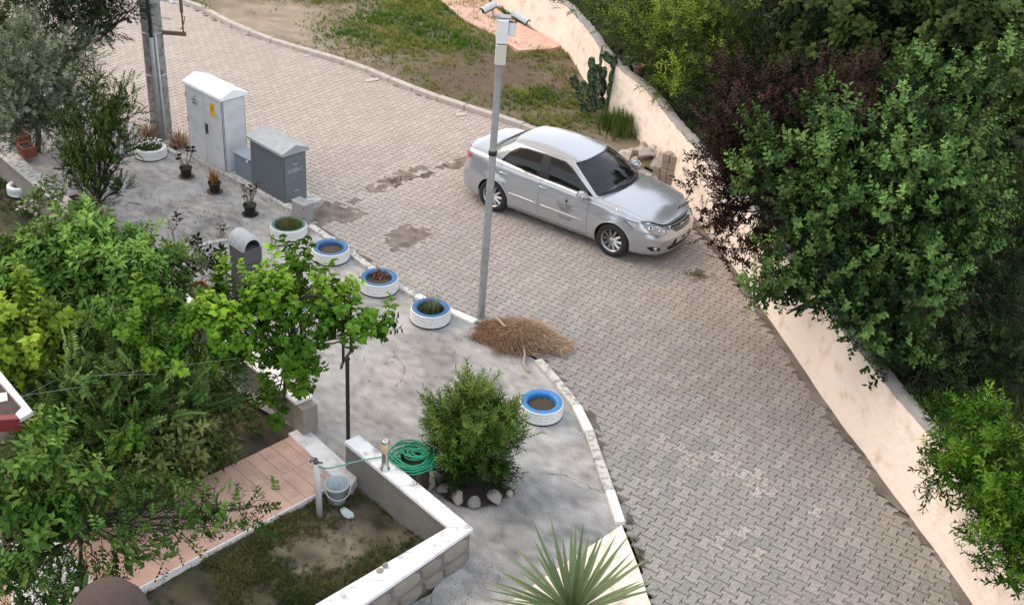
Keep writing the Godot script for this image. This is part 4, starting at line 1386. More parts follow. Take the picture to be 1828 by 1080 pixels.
func build_car() -> void:
	var raw := [Vector2(2.275, 0), Vector2(2.262, 0.25), Vector2(2.21, 0.48), Vector2(2.1, 0.66), Vector2(1.9, 0.785), Vector2(1.6, 0.85), Vector2(1.2, 0.873), Vector2(0.6, 0.88), Vector2(0, 0.88), Vector2(-0.7, 0.88), Vector2(-1.2, 0.873), Vector2(-1.6, 0.85), Vector2(-1.95, 0.79), Vector2(-2.12, 0.68), Vector2(-2.2, 0.5), Vector2(-2.25, 0.25), Vector2(-2.265, 0)]
	for i in raw.size() - 1:
		var p0: Vector2 = raw[i - 1] if i > 0 else Vector2(raw[1].x, -raw[1].y)
		var p3: Vector2 = raw[i + 2] if i < raw.size() - 2 else Vector2(raw[-2].x, -raw[-2].y)
		for k in 12: plan.append(raw[i].cubic_interpolate(raw[i + 1], p0, p3, k / 12.0))
	plan.append(raw[-1])
	plan_s = [0.0]
	for i in plan.size() - 1: plan_s.append(plan_s[-1] + plan[i].distance_to(plan[i + 1]))
	belt = [Vector3(1.09, 0.99, 0), Vector3(1.05, 0.985, 0.38), Vector3(0.9, 0.962, 0.70), Vector3(0.72, 0.945, 0.775), Vector3(-0.22, 0.975, 0.79), Vector3(-0.30, 0.977, 0.79), Vector3(-1.16, 1.0, 0.765), Vector3(-1.48, 1.03, 0.67), Vector3(-1.64, 1.06, 0.38), Vector3(-1.68, 1.07, 0)]
	roofl = [Vector3(0.36, 0, 0), Vector3(0.325, 0, 0.33), Vector3(0.22, 0, 0.53), Vector3(0.12, 0, 0.562), Vector3(-0.28, 0, 0.585), Vector3(-0.36, 0, 0.585), Vector3(-0.93, 0, 0.562), Vector3(-1.05, 0, 0.5), Vector3(-1.11, 0, 0.28), Vector3(-1.12, 0, 0)]
	for i in 10: roofl[i].y = roof_y(roofl[i].x, roofl[i].z)
	var paint := mat(Color(0.46, 0.475, 0.505), 0.22, {"metal": 0.6, "coat": 1.0})
	var dark := mat(Color(0.012, 0.012, 0.013), 0.6)
	var trim := mat(Color(0.015, 0.015, 0.016), 0.35)
	var pane := glass(Color(0.03, 0.035, 0.036), 0.66)
	var screen := glass(Color(0.05, 0.06, 0.065), 0.62)
	var chrome := mat(Color(0.6, 0.6, 0.6), 0.12, {"metal": 1.0})
	var lamp := mat(Color(0.62, 0.64, 0.66), 0.12, {"metal": 0.35, "coat": 1.0})
	var red := mat(Color(0.45, 0.012, 0.025), 0.15, {"coat": 1.0})
	var t := thing("parked_car", Vector3(1.03, 0, -19.36), -0.582)
	tag(t, "silver four door sedan car parked on the paved street", "car")
	var end: float = plan_s[-1]
	var cell := Vector2(0.055, 0.05)
	var T := func(x: float) -> float: return car_t(x)
	var inner_top := func(x: float) -> float: return car_top(x)
	for side in [1.0, -1.0]:
		var arches := []
		for ax in [1.32, -1.28]:
			var c := ring_poly(Vector2.ZERO, 0.355, 30)
			var q := PackedVector2Array()
			for v in c: q.append(Vector2(T.call(ax + v.x), 0.315 + v.y))
			arches.append(q)
		var bounds := func(x0: float, x1: float) -> Array:
			var out := []
			var n := 24
			var t0: float = 0.0 if x0 > 2.27 else T.call(x0)
			var t1: float = end if x1 < -2.26 else T.call(x1)
			for k in n + 1:
				var tt := lerpf(t0, t1, k / float(n))
				out.append(Vector2(tt, pick([Vector2(-2.3, 0.26), Vector2(-1.9, 0.22), Vector2(-0.9, 0.19), Vector2(0.9, 0.19), Vector2(1.9, 0.2), Vector2(2.3, 0.2)], car_plan(tt)[0].x)))
			for k in n + 1:
				var tt := lerpf(t1, t0, k / float(n))
				out.append(Vector2(tt, car_top(car_plan(tt)[0].x)))
			return out
		var tri_t := func(z: float) -> float:
			for i in plan.size() - 1:
				if plan[i].y <= z and plan[i + 1].y > z and plan[i].x > 0: return lerpf(plan_s[i], plan_s[i + 1], (z - plan[i].y) / (plan[i + 1].y - plan[i].y))
			return 0.0
		var head := [Vector2(tri_t.call(0.5), 0.6), Vector2(tri_t.call(0.64), 0.585), Vector2(T.call(1.92), 0.625), Vector2(T.call(1.68), 0.69), Vector2(T.call(1.52), 0.765), Vector2(T.call(1.53), 0.785), Vector2(T.call(1.75), 0.79), Vector2(T.call(1.98), 0.752), Vector2(tri_t.call(0.55), 0.71), Vector2(tri_t.call(0.5), 0.655)]
		var grille := [Vector2(-0.1, 0.565), Vector2(tri_t.call(0.24), 0.575), Vector2(tri_t.call(0.37), 0.655), Vector2(tri_t.call(0.35), 0.68), Vector2(-0.1, 0.67)]
		var intake := [Vector2(-0.1, 0.265), Vector2(tri_t.call(0.42), 0.275), Vector2(tri_t.call(0.46), 0.345), Vector2(tri_t.call(0.36), 0.36), Vector2(tri_t.call(0.29), 0.44), Vector2(-0.1, 0.45)]
		var fog := [Vector2(tri_t.call(0.58), 0.3), Vector2(tri_t.call(0.7), 0.29), Vector2(tri_t.call(0.76), 0.36), Vector2(tri_t.call(0.71), 0.39), Vector2(tri_t.call(0.6), 0.36)]
		var tail := [Vector2(T.call(-1.86), 0.9), Vector2(T.call(-1.9), 0.94), Vector2(T.call(-2.1), 0.955), Vector2(end - 0.5, 0.945), Vector2(end - 0.47, 0.8), Vector2(T.call(-2.1), 0.8)]
		# rear edge of the back door follows the wheel arch
		var back_cut := [Vector2(T.call(-1.0), 0.1), Vector2(T.call(-0.93), 0.315), Vector2(T.call(-0.98), 0.55), Vector2(T.call(-1.12), 0.74), Vector2(T.call(-1.16), 1.1), Vector2(end + 0.2, 1.1), Vector2(end + 0.2, 0.1)]
		var st := S()
		var front: Array = bounds.call(2.4, 0.79)
		for p in minus(front, arches + [head, grille, intake, fog]): sheet(st, p, cell, func(v): return skin(v, side))
		obj("front_wing", st, paint, t)
		st = S()
		var fd: Array = bounds.call(0.784, -0.262)
		var sill := [Vector2(-1, 0.1), Vector2(9, 0.1), Vector2(9, 0.245), Vector2(-1, 0.245)]
		for p in minus(fd, arches + [sill]): sheet(st, p, cell, func(v): return skin(v, side))
		var door1 := obj("front_door", st, paint, t)
		st = S()
		var rd: Array = bounds.call(-0.268, -1.3)
		for p in minus(rd, arches + [sill, back_cut]): sheet(st, p, cell, func(v): return skin(v, side))
		var door2 := obj("rear_door", st, paint, t)
		st = S()
		var rq: Array = bounds.call(-0.5, -2.4)
		var keep := Geometry2D.offset_polygon(PackedVector2Array(back_cut), -0.006)[0]
		for q in Geometry2D.intersect_polygons(PackedVector2Array(rq), keep):
			for p in minus(q, arches + [tail]): sheet(st, p, cell, func(v): return skin(v, side))
		obj("rear_wing", st, paint, t)
		st = S()
		for p in minus(bounds.call(0.79, -0.95), arches): 
			for q in Geometry2D.intersect_polygons(p, PackedVector2Array([Vector2(-1, 0.1), Vector2(9, 0.1), Vector2(9, 0.238), Vector2(-1, 0.238)])): sheet(st, q, cell, func(v): return skin(v, side, 0.004))
		obj("sill_panel", st, paint, t)
		# dark shell behind the gaps
		st = S()
		for p in minus(bounds.call(2.4, -2.4), arches): sheet(st, p, Vector2(0.12, 0.1), func(v): return skin(v, side, -0.02))
		obj("inner_shell", st, dark, t)
		for a in arches.size():
			st = S()
			var ax: float = [1.32, -1.28][a]
			var lip := []
			for k in 23:
				var an := -0.3 + (PI + 0.6) * k / 22.0
				lip.append(skin(Vector2(T.call(ax + cos(an) * 0.355), maxf(0.2, 0.315 + sin(an) * 0.355)), side, -0.002))
			tube(st, lip, 0.009, 6)
			obj("arch_lip", st, paint, t)
			st = S()
			var wellp := []
			for k in 13:
				var an := PI * k / 12.0
				wellp.append(Vector3(ax + cos(an) * 0.36, 0.315 + sin(an) * 0.36, 0))
			for k in 12:
				quad(st, wellp[k] + Vector3(0, 0, side * 0.84), wellp[k + 1] + Vector3(0, 0, side * 0.84), wellp[k + 1] + Vector3(0, 0, side * 0.5), wellp[k] + Vector3(0, 0, side * 0.5))
				tri(st, Vector3(ax, 0.315, side * 0.5), wellp[k] + Vector3(0, 0, side * 0.5), wellp[k + 1] + Vector3(0, 0, side * 0.5))
			obj("wheel_well", st, dark, t)
		# lamps, grille and openings
		st = S()
		sheet(st, head, Vector2(0.05, 0.04), func(v): return skin(v, side, 0.003))
		var hl := obj("headlight", st, lamp, t)
		st = S()
		var rim := []
		for v in head: rim.append(skin(v, side, 0.003))
		rim.append(rim[0])
		tube(st, rim, 0.007, 5, false)
		obj("headlight_seal", st, trim, hl)
		for c in [[T.call(1.99), 0.69, 0.055], [tri_t.call(0.6), 0.65, 0.045]]:
			st = S()
			var cen := skin(Vector2(c[0], c[1]), side, 0.0)
			lathe(st, [Vector2(c[2], 0.0), Vector2(c[2] * 0.8, 0.012), Vector2(c[2] * 0.35, 0.02), Vector2(0, 0.02)], 14, Transform3D(Basis(Quaternion(Vector3.UP, Vector3(0.75, 0.25, 0.6 * side).normalized())), cen))
			obj("lamp_reflector", st, chrome, hl)
		st = S()
		sheet(st, tail, Vector2(0.05, 0.04), func(v): return skin(v, side, 0.004))
		obj("tail_light", st, red, t)
		for q in [[grille, "grille_opening"], [intake, "lower_intake"], [fog, "fog_lamp_recess"]]:
			st = S()
			sheet(st, q[0].map(func(v): return Vector2(maxf(v.x, 0.0), v.y)), Vector2(0.05, 0.04), func(v): return skin(v, side, -0.012))
			obj(q[1], st, trim, t)
		for y in [0.6, 0.635]:
			st = S()
			var bar := []
			for k in 7: bar.append(skin(Vector2(tri_t.call(0.33) * k / 6.0, y + 0.012 * k / 6.0), side, 0.002))
			tube(st, bar, 0.007, 5)
			obj("grille_bar", st, chrome, t)
		st = S()
		lathe(st, [Vector2(0.035, 0), Vector2(0.032, 0.012), Vector2(0, 0.014)], 12, Transform3D(Basis(Quaternion(Vector3.UP, Vector3(0.8, 0.0, 0.6 * side).normalized())), skin(Vector2(tri_t.call(0.66), 0.34), side, -0.008)))
		obj("fog_lamp", st, lamp, t)
		# door handles, rubbing strips
		for hx in [[-0.1, door1], [-0.98, door2]]:
			st = S()
			var p0 := skin(Vector2(T.call(hx[0]), 0.842), side, 0.012)
			var p1 := skin(Vector2(T.call(hx[0] - 0.18), 0.852), side, 0.012)
			tube(st, [p0, p0.lerp(p1, 0.15) + Vector3(0, 0, side * 0.014), p0.lerp(p1, 0.85) + Vector3(0, 0, side * 0.014), p1], [0.01, 0.014, 0.014, 0.01], 8)
			obj("door_handle", st, paint, hx[1])
		for r in [[0.7, -0.24, door1, 0.5, 0.505], [-0.29, -0.93, door2, 0.506, 0.512]]:
			st = S()
			var bar := []
			for k in 9: bar.append(skin(Vector2(lerpf(T.call(r[0]), T.call(r[1]), k / 8.0), lerpf(r[3], r[4], k / 8.0)), side, 0.004))
			tube(st, bar, 0.014, 6)
			obj("rubbing_strip", st, paint, r[2])
		# mirror
		st = S()
		var mc := Vector3(0.66, 0.985, side * 0.93)
		for k in 1:
			var fs := ico()
			for s_ in 2:
				var g := []
				for f in fs:
					var ab: Vector3 = ((f[0] + f[1]) * 0.5).normalized()
					var bc: Vector3 = ((f[1] + f[2]) * 0.5).normalized()
					var ca: Vector3 = ((f[2] + f[0]) * 0.5).normalized()
					g.append_array([[f[0], ab, ca], [ab, f[1], bc], [ca, bc, f[2]], [ab, bc, ca]])
				fs = g
			for f in fs:
				var q := []
				for v in f: q.append(mc + Vector3(maxf(v.x, -0.45) * 0.12, v.y * 0.085, v.z * 0.13))
				tri(st, q[0], q[1], q[2])
		var mr := obj("wing_mirror", st, paint, t)
		st = S()
		tube(st, [mc + Vector3(0, -0.03, -side * 0.06), Vector3(0.68, 0.95, side * 0.8)], [0.03, 0.035], 8)
		obj("mirror_arm", st, trim, mr)
		# greenhouse: painted pillars round dark framed glass
		var side_frame := [Vector2(2.72, 0.03), Vector2(3.0, 0.02), Vector2(6.0, 0.02), Vector2(6.12, 0.1), Vector2(6.05, 0.55), Vector2(5.92, 0.86), Vector2(5.7, 0.92), Vector2(3.2, 0.92), Vector2(3.02, 0.8)]
		var front_frame := [Vector2(-0.1, 0.01), Vector2(2.0, 0.01), Vector2(2.16, 0.06), Vector2(2.02, 0.97), Vector2(-0.1, 0.97)]
		var rear_frame := [Vector2(9.1, 0.05), Vector2(7.25, 0.05), Vector2(7.1, 0.12), Vector2(7.15, 0.9), Vector2(7.3, 0.95), Vector2(9.1, 0.95)]
		st = S()
		for p in minus([Vector2(0, 0), Vector2(9, 0), Vector2(9, 1), Vector2(0, 1)], [side_frame, front_frame, rear_frame]): sheet(st, p, Vector2(0.125, 0.1), func(v): return cabin(v, side))
		obj("cabin_pillars", st, paint, t)
		var wa := [Vector2(2.95, 0.07), Vector2(3.05, 0.06), Vector2(3.9, 0.06), Vector2(3.9, 0.87), Vector2(3.3, 0.87), Vector2(3.14, 0.78)]
		var wb := [Vector2(5.05, 0.06), Vector2(5.95, 0.06), Vector2(6.02, 0.12), Vector2(5.96, 0.5), Vector2(5.84, 0.8), Vector2(5.66, 0.87), Vector2(5.05, 0.87)]
		var ws := [Vector2(0, 0.1), Vector2(1.9, 0.09), Vector2(2.04, 0.13), Vector2(1.93, 0.93), Vector2(0, 0.93)]
		var wr := [Vector2(9, 0.09), Vector2(7.35, 0.09), Vector2(7.22, 0.16), Vector2(7.26, 0.86), Vector2(7.4, 0.91), Vector2(9, 0.91)]
		for fr in [[side_frame, [wa, wb], "side_window_frame"], [front_frame, [ws], "windscreen_frame"], [rear_frame, [wr], "back_window_frame"]]:
			st = S()
			var clipped := Geometry2D.intersect_polygons(PackedVector2Array(fr[0]), PackedVector2Array([Vector2(0, 0), Vector2(9, 0), Vector2(9, 1), Vector2(0, 1)]))[0]
			for p in minus(clipped, fr[1]): sheet(st, p, Vector2(0.125, 0.1), func(v): return cabin(v, side, -0.004))
			obj(fr[2], st, trim, t)
		for w in [[wa, "front_window", pane], [wb, "rear_window", pane], [ws, "windscreen", screen], [wr, "back_window", pane]]:
			st = S()
			sheet(st, w[0], Vector2(0.125, 0.1), func(v): return cabin(v, side, -0.012))
			obj(w[1], st, w[2], t)
		# roof, bonnet, boot lid, each half
		st = S()
		var rl := []
		for k in 37: rl.append(cabin(Vector2(k * 0.25, 1.0), 1.0))
		var rp := rl.map(func(v): return Vector2(v.x, v.z))
		sheet(st, rp, Vector2(0.1, 0.08), func(v):
			var y := roof_y(v.x, v.y)
			return Vector3(v.x, y, v.y * side))
		obj("roof", st, paint, t)
		var loop := []
		for k in 81:
			var tt := end * k / 80.0
			var s3 := skin(Vector2(tt, car_top(car_plan(tt)[0].x)), 1.0)
			loop.append(Vector2(s3.x, s3.z))
		deck_half = loop
		var place := func(v: Vector2) -> Vector3: return Vector3(v.x, deck_y(v.x, v.y), v.y * side)
		var deck := PackedVector2Array(loop)
		var hood := PackedVector2Array([Vector2(2.12, -0.01), Vector2(2.11, 0.3), Vector2(2.03, 0.5), Vector2(1.8, 0.645), Vector2(1.3, 0.7), Vector2(0.96, 0.725), Vector2(1.05, 0.4), Vector2(1.11, -0.01)])
		var boot := PackedVector2Array([Vector2(-1.66, -0.01), Vector2(-1.62, 0.4), Vector2(-1.5, 0.64), Vector2(-1.9, 0.64), Vector2(-2.12, 0.56), Vector2(-2.4, 0.5), Vector2(-2.4, -0.01)])
		var below := PackedVector2Array([Vector2(0.9, -0.01), Vector2(0.9, 0.68), Vector2(0.7, 0.74), Vector2(-1.1, 0.74), Vector2(-1.4, 0.62), Vector2(-1.4, -0.01)])
		for part in [[hood, "bonnet"], [boot, "boot_lid"]]:
			st = S()
			for q in Geometry2D.intersect_polygons(deck, part[0]): sheet(st, q, Vector2(0.08, 0.08), place)
			obj(part[1], st, paint, t)
		st = S()
		var rest := [deck]
		for cutp in [Geometry2D.offset_polygon(hood, 0.006)[0], Geometry2D.offset_polygon(boot, 0.006)[0], below]:
			var nx := []
			for q in rest: nx.append_array(Geometry2D.clip_polygons(q, cutp))
			rest = nx
		for q in rest:
			if not Geometry2D.is_polygon_clockwise(q): sheet(st, q, Vector2(0.08, 0.08), place)
		obj("upper_wing", st, paint, t)
		st = S()
		for q in minus(deck, [below]): sheet(st, q, Vector2(0.15, 0.15), func(v): return place.call(v) - Vector3(0, 0.02, 0))
		obj("inner_deck", st, dark, t)
		# wheels
		for ax in [1.32, -1.28]: car_wheel(t, Vector3(ax, 0.315, side * 0.775), side)
	# number plate, badge, wipers, interior
	var st2 := F()
	box(st2, Vector3(2.262, 0.395, 0), Vector3(0.012, 0.112, 0.53), 0.002)
	var plate := obj("number_plate", st2, M.ink, t)
	letters("plate_lettering", 7, 0.085, M.white_plastic, plate, Transform3D(Basis(Vector3.UP, PI / 2), Vector3(2.2685, 0.395, 0)))
	st2 = S()
	var oval := []
	for k in 17: oval.append(Vector3(2.215, 0.625 + 0.038 * sin(TAU * k / 16.0), 0.055 * cos(TAU * k / 16.0)))
	tube(st2, oval, 0.008, 5, false)
	obj("badge", st2, chrome, t)
	for w in [[0.62, 0.05], [0.05, -0.52]]:
		st2 = S()
		var wp := []
		for k in 7:
			var zz := lerpf(w[0], w[1], k / 6.0)
			wp.append(Vector3(1.055 - 0.13 * (zz / 0.6) ** 2, 1.0, zz) + Vector3(-0.02 * k / 6.0 * 2.0, 0.02 + 0.025 * k / 6.0, 0))
		tube(st2, wp, 0.009, 5)
		obj("wiper", st2, trim, t)
	st2 = F()
	box(st2, Vector3(0.78, 0.86, 0), Vector3(0.55, 0.12, 1.4), 0.05)
	box(st2, Vector3(-0.3, 0.45, 0), Vector3(2.6, 0.5, 1.4), 0.02)
	obj("dashboard", st2, dark, t)
	var seat_m := mat(Color(0.16, 0.155, 0.15), 0.9)
	for z in [0.37, -0.37]:
		st2 = F()
		box(st2, Vector3(-0.1, 0.7, z), Vector3(0.5, 0.2, 0.5), 0.06)
		box(st2, Vector3(-0.36, 0.97, z), Vector3(0.16, 0.55, 0.48), 0.06, Basis(Vector3(0, 0, 1), 0.25))
		box(st2, Vector3(-0.46, 1.29, z), Vector3(0.1, 0.17, 0.25), 0.04)
		obj("seat", st2, seat_m, t)
	st2 = F()
	box(st2, Vector3(-1.2, 0.9, 0), Vector3(0.2, 0.5, 1.3), 0.06, Basis(Vector3(0, 0, 1), 0.3))
	obj("rear_seat", st2, seat_m, t)
	st2 = S()
	var whl := []
	for k in 21: whl.append(Vector3(0.44 + 0.06 * sin(TAU * k / 20.0), 1.0 + 0.17 * sin(TAU * k / 20.0), -0.37 + 0.18 * cos(TAU * k / 20.0)))
	tube(st2, whl, 0.016, 6, false)
	obj("steering_wheel", st2, dark, t)
	# dark emblem and faint lettering on the right front door
	st2 = S()
	var disc := PackedVector2Array()
	for k in 16: disc.append(Vector2(car_t(0.33) + 0.045 * cos(TAU * k / 16.0), 0.765 + 0.055 * sin(TAU * k / 16.0)))
	sheet(st2, disc, Vector2(0.05, 0.05), func(v): return skin(v, 1.0, 0.0025))
	obj("door_emblem", st2, mat(Color(0.3, 0.31, 0.32), 0.4), t)
	st2 = S()
	var drop := [Vector2(0.036, 0.012), Vector2(0.03, -0.004), Vector2(0.0, -0.05), Vector2(-0.034, 0.0), Vector2(-0.02, 0.014)].map(func(v): return v + Vector2(car_t(0.33), 0.76))
	sheet(st2, drop, Vector2(0.05, 0.05), func(v): return skin(v, 1.0, 0.004))
	obj("emblem_mark", st2, M.black, t)
	st2 = S()
	drop = [Vector2(0.02, 0.05), Vector2(-0.014, 0.054), Vector2(-0.016, 0.047), Vector2(0.018, 0.043)].map(func(v): return v + Vector2(car_t(0.33), 0.76))
	sheet(st2, drop, Vector2(0.05, 0.05), func(v): return skin(v, 1.0, 0.004))
	obj("emblem_mark", st2, M.black, t)
	var grey := mat(Color(0.2, 0.2, 0.205), 0.5)
	for k in 4:
		var y: float = [0.66, 0.6, 0.565, 0.42][k]
		var zz := skin(Vector2(car_t(0.33), y), 1.0, 0.004)
		var nrm := (skin(Vector2(car_t(0.33), y - 0.03), 1.0) - skin(Vector2(car_t(0.33), y + 0.03), 1.0)).normalized()
		letters("door_lettering", [7, 9, 8, 7][k], [0.075, 0.04, 0.04, 0.055][k], grey, t, Transform3D(Basis(Vector3(1, 0, 0), -nrm, Vector3(1, 0, 0).cross(-nrm)), zz))

func car_wheel(t: Node3D, c: Vector3, side: float) -> void:
	var w := Node3D.new()
	put(w, "wheel", t)
	w.position = c
	if side < 0: w.rotation.y = PI
	var q := Transform3D(Basis(Vector3.RIGHT, PI / 2), Vector3.ZERO)
	var st := S()
	lathe(st, [Vector2(0.2, -0.1), Vector2(0.29, -0.105), Vector2(0.31, -0.085), Vector2(0.3165, -0.05), Vector2(0.3165, 0.05), Vector2(0.31, 0.082), Vector2(0.29, 0.1), Vector2(0.25, 0.105), Vector2(0.212, 0.095), Vector2(0.205, 0.08)], 40, q)
	obj("tyre", st, M.rubber, w)
	var alloy := mat(Color(0.5, 0.5, 0.5), 0.3, {"metal": 0.8})
	st = S()
	lathe(st, [Vector2(0.205, -0.08), Vector2(0.19, -0.05), Vector2(0.188, 0.06), Vector2(0.205, 0.088), Vector2(0.212, 0.092)], 40, q)
	for k in 10:
		var a := TAU * k / 10.0
		var o := Vector3(cos(a), sin(a), 0)
		var s := Vector3(-sin(a), cos(a), 0)
		var za := 0.082
		quad(st, o * 0.035 + s * 0.018 + Vector3(0, 0, za), o * 0.035 - s * 0.018 + Vector3(0, 0, za), o * 0.195 - s * 0.02 + Vector3(0, 0, za - 0.01), o * 0.195 + s * 0.02 + Vector3(0, 0, za - 0.01))
		for sg in [1.0, -1.0]:
			quad(st, o * 0.035 + s * 0.018 * sg + Vector3(0, 0, za), o * 0.195 + s * 0.02 * sg + Vector3(0, 0, za - 0.01), o * 0.195 + s * 0.024 * sg + Vector3(0, 0, za - 0.04), o * 0.035 + s * 0.022 * sg + Vector3(0, 0, za - 0.04))
	lathe(st, [Vector2(0.05, 0.06), Vector2(0.045, 0.085), Vector2(0.025, 0.092), Vector2(0, 0.092)], 16, q)
	obj("rim", st, alloy, w)
	st = S()
	lathe(st, [Vector2(0.19, 0.0), Vector2(0.0, 0.0)], 24, q)
	obj("brake_disc", st, M.rubber, w)


# ---------------------------------------------------------------- tyre planters and pots
func tyre(t: Node3D, r: float, h: float, rimw: float, side_m: Material, top_m: Material, soil_m: Material) -> void:
	var st := S()
	var prof := [Vector2(r * 0.93, 0.0), Vector2(r * 0.985, 0.02)]
	for k in 4:
		var y := 0.05 + (h - 0.1) * k / 3.0
		prof.append_array([Vector2(r, y - 0.012), Vector2(r, y + 0.012), Vector2(r * 0.982, y + 0.016), Vector2(r * 0.982, y + 0.022)])
	prof.append_array([Vector2(r * 0.99, h - 0.03), Vector2(r * 0.97, h - 0.01), Vector2(r * 0.93, h)])
	lathe(st, prof, 44)
	obj("tread", st, side_m, t)
	st = S()
	var r2 := r - rimw
	lathe(st, [Vector2(r * 0.93, h), Vector2(r * 0.88, h + 0.008), Vector2(r2 * 1.08, h + 0.002), Vector2(r2, h - 0.015), Vector2(r2 * 0.98, h - 0.05), Vector2(r2 * 1.02, h - 0.12)], 44)
	obj("sidewall", st, top_m, t)
	st = S()
	var ring := []
	for k in 20: ring.append(Vector2(cos(TAU * k / 20.0), sin(TAU * k / 20.0)) * r2 * 1.01)
	var off := t.position
	sheet(st, ring, Vector2(0.06, 0.06), func(p): return Vector3(p.x, h - 0.075 + 0.02 * noise.get_noise_2d((p.x + off.x) * 500, (p.y + off.z) * 500), p.y))
	obj("soil", st, soil_m, t)
	st = S()
	lathe(st, [Vector2(r * 0.95, 0.0), Vector2(r * 1.0, 0.006), Vector2(r * 0.99, 0.022)], 44)
	obj("base_ring", st, M.rubber, t)

func tuft(st: SurfaceTool, at: Vector3, n: int, l: float, w: float, spread: float, ca: Color, cb: Color) -> void:
	for k in n:
		var a := rf(0, TAU)
		var s := rf(0.1, 1.0) * spread
		var d := Vector3(cos(a) * s, 1.0, sin(a) * s).normalized()
		var ll := l * rf(0.5, 1.2)
		var side := Vector3(-sin(a), 0, cos(a)) * w * 0.5
		var p0 := at + Vector3(cos(a), 0, sin(a)) * rf(0, 0.02)
		var p1 := p0 + d * ll * 0.55
		var p2 := p0 + d * ll + Vector3(cos(a) * s, -0.4 * s, sin(a) * s) * ll * 0.35
		st.set_color(cmul(ca.lerp(cb, rng.randf()), rf(0.8, 1.2)))
		quad(st, p0 + side, p0 - side, p1 - side * 0.8, p1 + side * 0.8)
		tri(st, p1 + side * 0.8, p1 - side * 0.8, p2)

